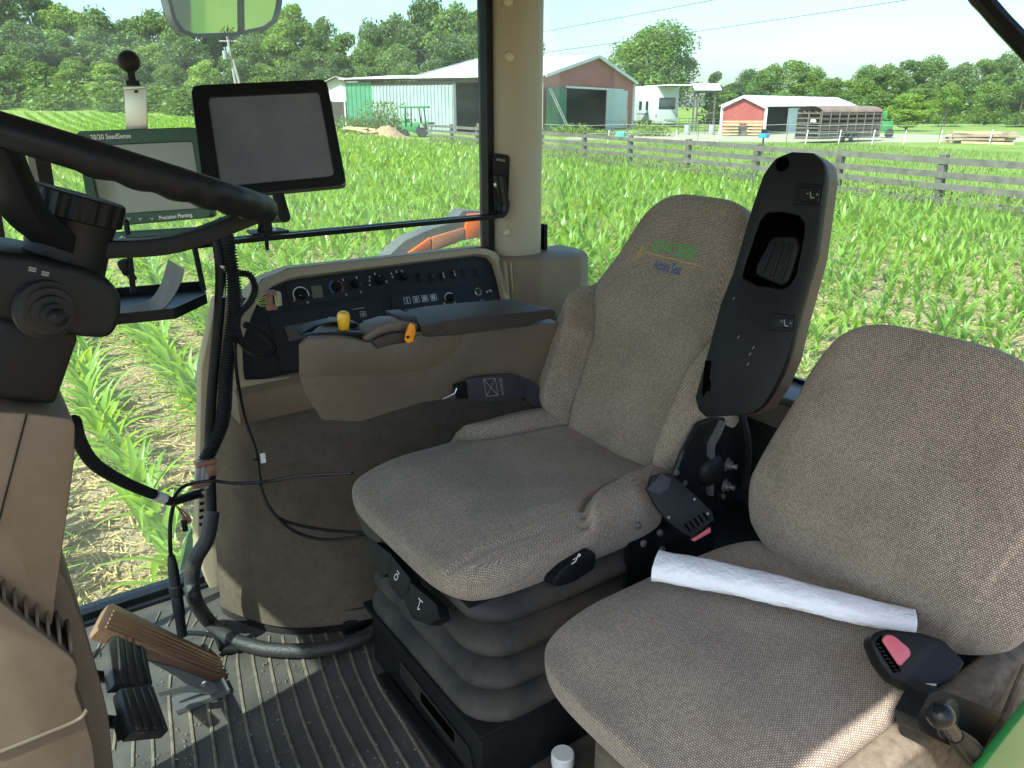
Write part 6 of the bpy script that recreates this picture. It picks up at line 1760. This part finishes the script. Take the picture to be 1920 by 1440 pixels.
for i in range(12):
    x = 778 + 15 * i; y = 590 - 44 * math.sin((i + .5) / 12 * 1.5); m_.box(U(*z6((x, y)), l=RA - .007), (.003, .004, .003))
part("teeth", m_, BLACKS, rk_)
m_ = MB(); m_.prism(tr([z6(q) for q in [(720, 582), (800, 522), (880, 494), (960, 490), (1030, 500), (1040, 540), (960, 548), (870, 556), (790, 590), (740, 604)]], RA + .006), (0, .07, 0)); part("quadrant_hood", m_, BROWN, rarm, bevel=.004)
m_ = MB(); m_.prism(tr([z6(q) for q in [(940, 470), (1030, 462), (1040, 540), (1000, 545), (950, 500)]], RA + .02), (0, .09, 0)); part("pad_block", m_, VINYL, rarm, bevel=.004)
m_ = MB(); m_.prism(tr([z6(q) for q in [(984, 492), (1004, 503), (1010, 540), (994, 598), (965, 607), (951, 590), (955, 560), (974, 510)]], RA - .012), (0, -.009, 0)); lv_ = part("orange_lever", m_, ORANGE, rarm, bevel=.002)
m_ = MB().lathe(U(*z6((974, 576)), l=RA - .0215), (0, -1, 0), [(.0038, 0), (.0038, .0006), (0, .0006)], 14); part("pin", m_, BLACKS, lv_)
m_ = MB().ball(U(*z6((880, 484)), l=RA + .07), .006, 10); m_.tube(spline([U(*z6((905, 490)), l=RA + .06), U(*z6((925, 472)), l=RA + .06), U(*z6((950, 466)), l=RA + .06)], 4), .0015, 5); part("small_switch", m_, CONN, rarm)
# lap belt lying behind the cushion
belt = thing("lap_belt", "dark webbing lap belt with white box stitching at the rear of the operator seat", "seat belt", U(930, 745, l=1.49))
m_ = MB(); m_.prism(tr([(873, 712), (900, 706), (962, 702), (988, 722), (985, 746), (940, 752), (880, 752)], 1.482), (0, .006, 0)); part("webbing", m_, BELT, belt, bevel=.001)
m_ = MB(); m_.prism(tr([(960, 703), (990, 712), (1022, 734), (1064, 770), (1030, 772), (990, 756), (980, 740)], 1.486), (0, .006, 0)); part("webbing", m_, BELT, belt)
m_ = MB(); m_.prism(tr([(853, 723), (876, 716), (878, 748), (858, 748)], 1.48), (0, .012, 0)); part("tongue", m_, BLACK, belt, bevel=.002)
m_ = MB()
SFr = Fr(U(925, 725, l=1.4815), (1, 0, 0), (0, 0, 1))
q = lambda x, y: SFr.uv(SFr.px(x, y))
for a, b in (((906, 711), (928, 709)), ((928, 709), (934, 741)), ((934, 741), (912, 743)), ((912, 743), (906, 711)), ((906, 711), (934, 741)), ((928, 709), (912, 743))): bar2(m_, SFr, q(*a), q(*b), .0012, .0006)
for i in range(9): bar2(m_, SFr, q(934 + .8 * i, 709 + 3.6 * i), q(942 + .3 * i, 711 + 3.6 * i), .0012, .0006)
part("stitching", m_, CONN, belt)
m_ = MB().tube([U(830, 748, l=1.475), U(852, 738, l=1.478), U(856, 728, l=1.48)], .0022, 6); part("clip", m_, STEEL, belt)
m_ = MB(); m_.prism(tr([(988, 700), (1020, 690), (1062, 768), (1060, 790), (1000, 760), (985, 745)], 1.52), (0, .05, 0)); part("retractor", m_, BLACKM, belt, bevel=.006)
# operator buckle
BK2 = Fr(U(1275, 945, l=.93), nrm((.8, -.55, 0)), (.25, .35, .9))
t = thing("seat_buckle", "black belt buckle with slotted face and red button hanging beside the operator seat", "belt buckle", BK2.o)
m_ = MB(); m_.prism(round3(BK2.trace([(1214, 920), (1222, 892), (1258, 888), (1300, 925), (1335, 958), (1340, 975), (1300, 1008), (1285, 1004), (1252, 978), (1230, 950)]), .004), BK2.n * -.022); hs_ = part("housing", m_, BLACKM, t, bevel=.003)
m_ = MB()
for i in range(5):
    a = (1284 + i * 8.5, 982 - i * 5.2); m_.beam(BK2.px(a[0], a[1], .0006), BK2.px(a[0] + 10, a[1] + 14, .0006), .0035, .002, up=BK2.n)
part("slots", m_, HOLE_SHADE, hs_)
m_ = MB(); m_.prism(BK2.trace([(1212, 918), (1240, 886), (1260, 898), (1254, 918), (1236, 930)], .003), BK2.n * -.028); part("strap_end", m_, BELT, t, bevel=.003)
m_ = MB(); m_.prism(BK2.trace([(1296, 1012), (1332, 988), (1334, 998), (1302, 1016)], -.004), BK2.n * -.014); part("button", m_, PINKB, t, bevel=.002)
for x, y in ((1302, 936), (1254, 970), (1327, 963)): part("rivet", MB().lathe(BK2.px(x, y), BK2.n, [(.003, 0), (.0025, .001), (0, .0012)], 10), GREYM, hs_)

# ------------------------------------------------------------------ passenger seat
ps = thing("passenger_seat", "plain brown woven passenger seat without armrests beside the door", "seat", (.92, .64, FZ))
def pcf(u, v): return -.010 * (1 - u * u) * (1 - v * v) - .03 * Sf((-v - .35) / .65) + .012 * groove(v, .75, .25)
m_, pc_ = pillow((.93, .645, 1.757), (0, 1, 0), (1, 0, 0), (0, 0, 1), lambda v: .236 - .02 * Sf((v - .2) / .8), .305, .056, .12, pcf, 4.8, 2.8)
part("cushion", m_, FAB, ps, sharp=180, weld=True)
def pbf(u, v): return -.012 * (1 - u * u) + .012 * groove(v, -.45, .35)
def pbw(v): return float(np.interp(v, [-1, -.75, -.4, -.05, .3, .7, 1], [.235, .264, .266, .245, .218, .202, .195]))
UP2 = nrm((.24, 0, .97)); FR2 = np.array([-UP2[2], 0, UP2[0]])
m_, pb_ = pillow(np.array((1.175, .597, 1.80)) + UP2 * .225, (0, 1, 0), UP2, FR2, pbw, .252, .055, .05, pbf, 4.0, 2.8)
part("backrest", m_, FAB, ps, sharp=180, weld=True)
m_ = MB(); m_.box((.98, .64, 1.50), (.44, .38, .36)); part("base", m_, CARPET2, ps, bevel=.02)
# paper towel
A_, B_ = U(1229, 1062, z=1.842), U(1716, 1166, z=1.842)
ax = nrm(B_ - A_); sd = nrm(np.cross(ax, [0, 0, 1])); P = []; Q = []
for i in range(70):
    t_ = i / 69; c = A_ + (B_ - A_) * t_; row = []; w_ = .036 - .010 * t_; h_ = .019 - .005 * t_
    for k in range(28):
        a = 2 * math.pi * k / 28
        e = np.sign(math.cos(a)) * abs(math.cos(a)) ** .8; z_ = np.sign(math.sin(a)) * abs(math.sin(a)) ** .9
        wob = 1 + .03 * math.sin(i * .33 + k * .9) + .02 * math.sin(i * .9 - k * 1.7)
        row.append(c + sd * e * w_ * wob + np.array([0, 0, 1]) * (z_ * h_ * wob + (.004 if z_ > 0 else 0) + .004 * math.sin(t_ * 5)))
    P.append(row + [row[0]])
m_ = MB(); m_.grid(P); P = np.array(P); fl = [[P[i, 22] * 1.0, P[i, 22] + (P[i, 20] - P[i, 22]) * .25 - np.array([0, 0, .006]) + sd * (-.006 + .003 * math.sin(i * .5)), P[i, 20] + (P[i, 20] - P[i, 23]) * .3 + np.array([0, 0, -.002])] for i in range(70)]; m_.grid(fl); cc = P.mean(1, keepdims=True); m_.grid(cc + (P - cc) * .93)
solo("paper_towel", "rolled white embossed paper towel lying across the passenger seat", "paper towel", m_, PAPER, A_, sharp=80)
# passenger buckle
BQ = Fr(U(1690, 1220, z=1.86), nrm((.75, -.66, 0)), nrm((.42, .48, .62)))
t = thing("seat_buckle", "black belt buckle with pink push button lying on the passenger seat", "belt buckle", BQ.o)
m_ = MB(); m_.prism(round3(BQ.trace([(1631, 1200), (1640, 1186), (1662, 1178), (1696, 1182), (1730, 1186), (1772, 1200), (1812, 1242), (1790, 1275), (1745, 1296), (1706, 1290), (1672, 1272), (1648, 1240)]), .006), BQ.n * -.04); hs_ = part("housing", m_, BLACKM, t, bevel=.008, seg=3)
m_ = MB(); m_.prism(BQ.trace([(1640, 1206), (1652, 1190), (1690, 1258), (1676, 1262)], .0012), BQ.n * -.003); part("slot_face", m_, HOLE_SHADE, hs_)
m_ = MB(); m_.prism(round3(BQ.trace([(1653, 1199), (1662, 1189), (1676, 1191), (1706, 1216), (1709, 1228), (1690, 1248), (1684, 1246)], .0035), .004), BQ.n * -.008); part("button", m_, PINKB, t, bevel=.003, seg=3)
m_ = MB()
for i in range(8):
    x, y = 1641 + i * 5, 1207 + i * 7; m_.beam(BQ.px(x, y, .002), BQ.px(x + 8, y + 1, .002), .002, .002, up=BQ.n)
part("slots", m_, BLACK, hs_)
part("edge_scuff", MB().beam(BQ.px(1732, 1283, .002), BQ.px(1755, 1284, .0), .003, .002, up=BQ.n), CONN, hs_)

# ------------------------------------------------------------------ left wall panel, latch bracket, gas strut
wl = thing("door_side_panel", "brown carpeted side panel beside the passenger seat at the door", "side panel", (1.0, .37, FZ))
zt_ = U(1742, 1296, l=.40)[2]
m_ = MB(); m_.prism([(.62, .40, FZ), (.66, .40, zt_ - .09), (.72, .40, zt_ - .02), (.78, .40, zt_), (1.6, .40, zt_), (1.6, .40, FZ)], (0, -.05, 0)); part("carpet_face", m_, CARPET2, wl, bevel=.012, seg=3)
m_ = MB(); m_.tube([U(1925, 1248, l=.34), U(1888, 1335, l=.335), U(1835, 1420, l=.33), U(1815, 1480, l=.33)], .006, 8); part("edge_trim", m_, CARPET2, wl)
LFr = Fr(U(1775, 1345, l=.335), (1, 0, 0), (0, .25, .97))
t = thing("latch_bracket", "black bracket with steel washer and ball joint on the carpeted side panel", "bracket", LFr.o)
m_ = MB(); m_.prism(round3(LFr.trace([(1717, 1350), (1742, 1302), (1768, 1293), (1880, 1336), (1842, 1412), (1778, 1398), (1726, 1374)]), .005), LFr.n * -.03); part("plate", m_, BLACKM, t, bevel=.006, seg=3)
m_ = MB().lathe(LFr.px(1777, 1348), LFr.n, [(.027, 0), (.027, .002), (.0, .002)], 24); part("washer", m_, STEEL, t)
st = thing("gas_strut", "black ball-ended gas strut rising to the latch bracket", "gas strut", U(1763, 1341, l=.312))
a = U(1763, 1341, l=.312); part("ball_end", MB().ball(a, .0168, 20), BLACKS, st)
b, c, d = U(1790, 1378, l=.305), U(1812, 1400, l=.30), U(1905, 1500, l=.29)
part("shank", MB().tube([a, b], [.008, .0095], 14), BLACKS, st); part("tube", MB().tube([b, c, d], [.0105, .0155, .0155], 16), BLACK, st)
m_ = MB(); m_.prism([U(1830, 1460, l=.275), U(1870, 1405, l=.275), U(1960, 1290, l=.275), U(1990, 1500, l=.275)], (0, .012, 0)); solo("green_door_edge", "glossy green painted metal edge at the bottom right corner", "door edge", m_, JDG, U(1900, 1400, l=.275), bevel=.004)
# bottle under the seats
c = U(1055, 1428, l=.955); bs = 1.75
m_ = MB().lathe(c - [0, 0, .16 * bs], (0, 0, 1), [(r_ * bs, h_ * bs) for r_, h_ in ((.02, 0), (.022, .01), (.022, .105), (.021, .125), (.0135, .145), (.0122, .158))], 24)
t = thing("water_bottle", "small clear water bottle with white cap standing in the gap between the seats", "bottle", c - np.array([0, 0, .16 * bs])); part("bottle_body", m_, BOTTLE, t)
m_ = MB().lathe(c, (0, 0, 1), [(.0135 * bs, -.004), (.0138 * bs, 0), (.0138 * bs, .012 * bs), (.0125 * bs, .0135 * bs), (0, .0135 * bs)], 28); part("cap", m_, WHITEP, t)

# ------------------------------------------------------------------ wiring
HN = 1.84
hz = thing("wiring_harness", "thick black corrugated harness hanging down in front of the console's left end", "wiring harness", U(400, 900, l=HN))
m_ = MB(); conduit(m_, [U(x, y, l=l) for x, y, l in ((418, 418, 1.93), (426, 455, 1.86), (437, 520, HN), (440, 575, HN), (432, 640, HN), (424, 700, HN), (421, 760, HN), (414, 800, HN), (397, 840, HN), (385, 862, HN))], .0178); part("conduit", m_, BLACKM, hz, sharp=80)
m_ = MB(); conduit(m_, [U(x, y, l=l) for x, y, l in ((446, 512, 1.86), (468, 516, 1.85), (478, 540, 1.84), (470, 565, 1.83), (452, 585, 1.83), (444, 605, 1.83), (452, 640, 1.84), (478, 662, 1.84), (508, 660, 1.85), (512, 645, 1.86), (490, 622, 1.86), (458, 608, 1.85))], .0092, .0052); part("conduit", m_, BLACKM, hz, sharp=80)
m_ = MB().tube(spline([U(x, y, l=l) for x, y, l in ((396, 425, 1.93), (405, 440, 1.88), (413, 500, HN + .02), (412, 570, HN + .02), (404, 660, HN + .02), (397, 740, HN + .02), (393, 830, HN + .02), (396, 930, HN), (398, 990, 1.81))], 8), .0125, 10); part("sleeve", m_, BLACKM, hz)
pts = [U(x, y, l=l) for x, y, l in ((398, 960, 1.82), (388, 1010, 1.79), (366, 1050, 1.78), (360, 1090, 1.78), (366, 1125, 1.77))] + [U(x, y, z=FZ + .025) for x, y in ((392, 1165), (430, 1196), (490, 1215), (560, 1220), (630, 1212), (690, 1190), (725, 1165))]
m_ = MB().tube(spline(pts, 10), .0185, 12); part("braided_sleeve", m_, SLEEVE, hz)
for y0, y1 in ((497, 517), (533, 556)): m_ = MB().tube([U(414.5, y0, l=HN + .019), U(414, y1, l=HN + .019)], .0115, 14); part("tag", m_, TAPE, hz)
m_ = MB().tube([U(432, 601, l=HN - .012), U(450, 604, l=HN - .012)], .006, 6); part("cable_tie", m_, BLACKS, hz)
m_ = MB()
for dx in (0, 9, 18): m_.beam(U(372 + dx, 862, l=HN - .01), U(368 + dx, 915, l=HN - .01), .011, .014, up=(0, 1, 0))
cn = part("connector", m_, CONN, hz, bevel=.002)
m_ = MB(); m_.box(U(385, 866, l=HN - .012), (.05, .03, .012)); m_.box(U(376, 905, l=HN - .012), (.045, .03, .014)); m_.box(U(396, 880, l=HN - .02), (.02, .02, .03)); part("connector_collar", m_, CONB, hz, bevel=.003)
# conduit from the column with its plug
t = thing("column_cable", "corrugated cable from the steering column ending in a hanging round black plug", "cable", U(330, 935, l=1.75))
m_ = MB(); conduit(m_, [U(138, 790, l=1.30), U(150, 830, l=1.36), U(180, 872, l=1.46), (U(235, 905, l=1.58)), U(290, 928, l=1.68)], .0118, .0058); part("conduit", m_, BLACKM, t, sharp=80)
m_ = MB().tube([U(286, 927, l=1.675), U(306, 935, l=1.71)], .0122, 12); part("tag", m_, TAPE, t)
m_ = MB().tube(spline([U(304, 934, l=1.71), U(322, 940, l=1.74), U(345, 934, l=1.78), U(372, 926, l=1.81)], 5), [.011] * 16, 10); part("sleeve", m_, BLACKS, t)
m_ = MB().tube(spline([U(328, 935, l=1.75), U(320, 975, l=1.75), U(319, 1020, l=1.74), U(321, 1045, l=1.74)], 6), .005, 8); part("lead", m_, BLACKS, t)
a, b = U(321, 1042, l=1.74), U(342, 1192, l=1.72); d = b - a; L_ = np.linalg.norm(d)
m_ = MB().lathe(a, d, [(.008, 0), (.011, .1 * L_), (.0125, .2 * L_), (.0125, .36 * L_), (.0155, .37 * L_), (.0155, .47 * L_), (.0125, .48 * L_), (.0135, .5 * L_), (.0135, .74 * L_), (.0115, .76 * L_), (.0115, 1.0 * L_), (0, L_)], 20); part("round_plug", m_, BLACKM, t)
m_ = MB()
for dx, dy in ((0, 0), (6, 6), (12, 4)): m_.tube(spline([U(330, 948, l=1.74), U(338 + dx, 960 + dy, l=1.74), U(346 + dx * .6, 972 + dy, l=1.74)], 4), .0018, 5)
m_.box(U(350, 975, l=1.74), (.018, .014, .012)); part("loose_wires", m_, CONB, t)
m_ = MB().box(U(346, 985, l=1.735), (.012, .01, .028)); part("small_connector", m_, BLACKM, t)
# thin leads on the carpet
t = thing("thin_leads", "thin black leads running down the carpeted console wall to the seat base", "cable", U(490, 900, l=1.8))
for pts in (((440, 640, 1.83), (444, 700, 1.84), (458, 780, 1.86), (480, 845, 1.83), (488, 900, 1.80), (500, 945, 1.76), (530, 975, 1.70), (600, 992, 1.62), (685, 1000, 1.52)), ((486, 905, 1.79), (508, 955, 1.73), (550, 995, 1.66), (610, 1012, 1.6), (690, 1004, 1.52))):
    part("lead", MB().tube(spline([U(x, y, l=l - .012) for x, y, l in pts], 8), .0042, 8), BLACKS, t)
part("lead", MB().tube(spline([U(x, y, l=l) for x, y, l in ((322, 938, 1.74), (345, 912, 1.77), (392, 902, 1.78), (440, 906, 1.78), (500, 903, 1.76), (570, 892, 1.70), (660, 887, 1.60))], 8), .0042, 8), BLACKS, t)
part("tag", MB().box(U(493, 859, l=1.80), (.012, .003, .026)), TAPE, t); part("cable_tie", MB().tube([U(474, 862, l=1.80), U(486, 859, l=1.80)], .003, 6), BLACKS, t)
# open multi-pin connector before the panel
c = U(508, 563, l=1.86); t = thing("pin_connector", "brown multi-pin connector with bare coloured wires hanging at the panel's left end", "connector", c)
m_ = MB().box(c + [0, 0, .018], (.026, .02, .012)); m_.box(c - [0, 0, .018], (.026, .02, .012)); m_.box(c + [-.004, 0, 0], (.014, .02, .03)); part("shell", m_, CONB, t, bevel=.003)
m_ = MB().box(c + [.018, 0, .002], (.012, .022, .034)); part("grey_half", m_, CONN, t, bevel=.002)
m_ = MB()
for i in range(5): m_.tube(spline([c + [-.01, 0, .012 - .006 * i], c + [-.028, .003 * (i % 2), .006 - .004 * i], U(481, 566, l=1.86) + [0, 0, .002 * (i - 2)]], 4), .0012, 5)
m_.box(c + [.009, -.011, 0], (.003, .002, .03)); m_.box(c + [.014, -.0115, 0], (.002, .002, .03)); part("wires", m_, WIREY, t)
c = U(432, 1218, z=FZ + .02); t = thing("floor_plug", "small grey plug and lead lying on the floor mat by the harness", "plug", c)
part("plug", MB().tube([c - [.02, -.012, 0], c + [.022, .0, -.004]], [.012, .013], 12), BLACKM, t); part("lead", MB().tube(spline([c - [.02, -.012, 0], U(400, 1192, z=FZ + .02), U(358, 1186, z=FZ + .015), U(335, 1188, z=FZ + .015)], 5), .005, 8), BLACKM, t)
m_ = MB().tube(spline([U(x, y, l=2.0) for x, y in ((352, 1070), (338, 1075), (332, 1095), (345, 1104), (362, 1098))], 5), .004, 8); solo("hook_loop", "pale wire hook by the end of the harness", "hook", m_, CONN, U(345, 1100, l=2.0))
m_ = MB(); m_.prism([U(x, y, l=2.3) for x, y in ((335, 1080), (352, 1005), (360, 990), (364, 1060), (352, 1100))], (0, .02, 0)); solo("green_fender_edge", "bright green painted metal edge outside the glass by the harness", "fender", m_, JDG, U(350, 1050, l=2.3))

# ------------------------------------------------------------------ outside the right window: lamp arm and mirror
t = thing("warning_lamp", "orange warning lamp on a grey arm just outside the right window", "warning lamp", U(820, 450, l=2.42))
LM = 2.42
m_ = MB(); m_.prism(round3([U(x, y, l=LM) for x, y in ((715, 492), (757, 452), (805, 430), (850, 416), (868, 394), (906, 396), (911, 420), (903, 445), (868, 451), (806, 474), (770, 500), (715, 520))], .01), (0, .07, 0)); part("arm", m_, LAMPG, t, bevel=.008, seg=3)
for pts, mt in (([(875, 401), (904, 399), (909, 422), (901, 443), (871, 448), (870, 424)], ORLENS), ([(808, 444), (868, 426), (868, 448), (808, 469)], ORLENS2), ([(756, 478), (805, 444), (806, 470), (786, 480)], ORLENS)):
    part("lens", MB().prism([U(x, y, l=LM) for x, y in pts], (0, -.012, 0)), mt, t, bevel=.003)
MF = Fr(U(420, 30, l=2.75), nrm((.93, .36, 0)), (0, -.1, 1))
t = thing("side_mirror", "rounded rectangular side mirror in a grey rim hanging at the top of the view", "mirror", MF.o)
mo = [(303, -150), (308, -20), (322, 35), (338, 60), (362, 70), (440, 68), (500, 55), (520, 40), (528, 10), (532, -150)]; mi = [(311, -144), (316, -20), (329, 32), (343, 54), (364, 63), (440, 61), (496, 49), (513, 36), (520, 8), (524, -144)]
m_ = MB(); ringplate(m_, MF, MF.trace(mo), MF.trace(mi), .004, -.03, 90); part("rim", m_, LAMPG, t, bevel=.002)
m_ = MB(); m_.prism(MF.trace(mi, -.002), MF.n * -.004); part("mirror_face", m_, MIRROR, t)
m_ = MB(); m_.prism(MF.trace([(444, -144), (456, -144), (459, 58), (447, 60)], .0), MF.n * -.0015); part("divider", m_, LAMPG, t)
m_ = MB(); m_.prism(MF.trace(mo, -.0305), MF.n * -.04); part("shell", m_, BLACKM, t, bevel=.01)
m_ = MB()
for i in range(14):
    a = U(440 + rn.uniform(-14, 18), 58 + rn.uniform(-5, 6), l=2.74); m_.tube([a, a + [rn.uniform(-.02, .02), 0, rn.uniform(-.03, .01)]], .0016, 4)
part("debris", m_, HEADW, t)
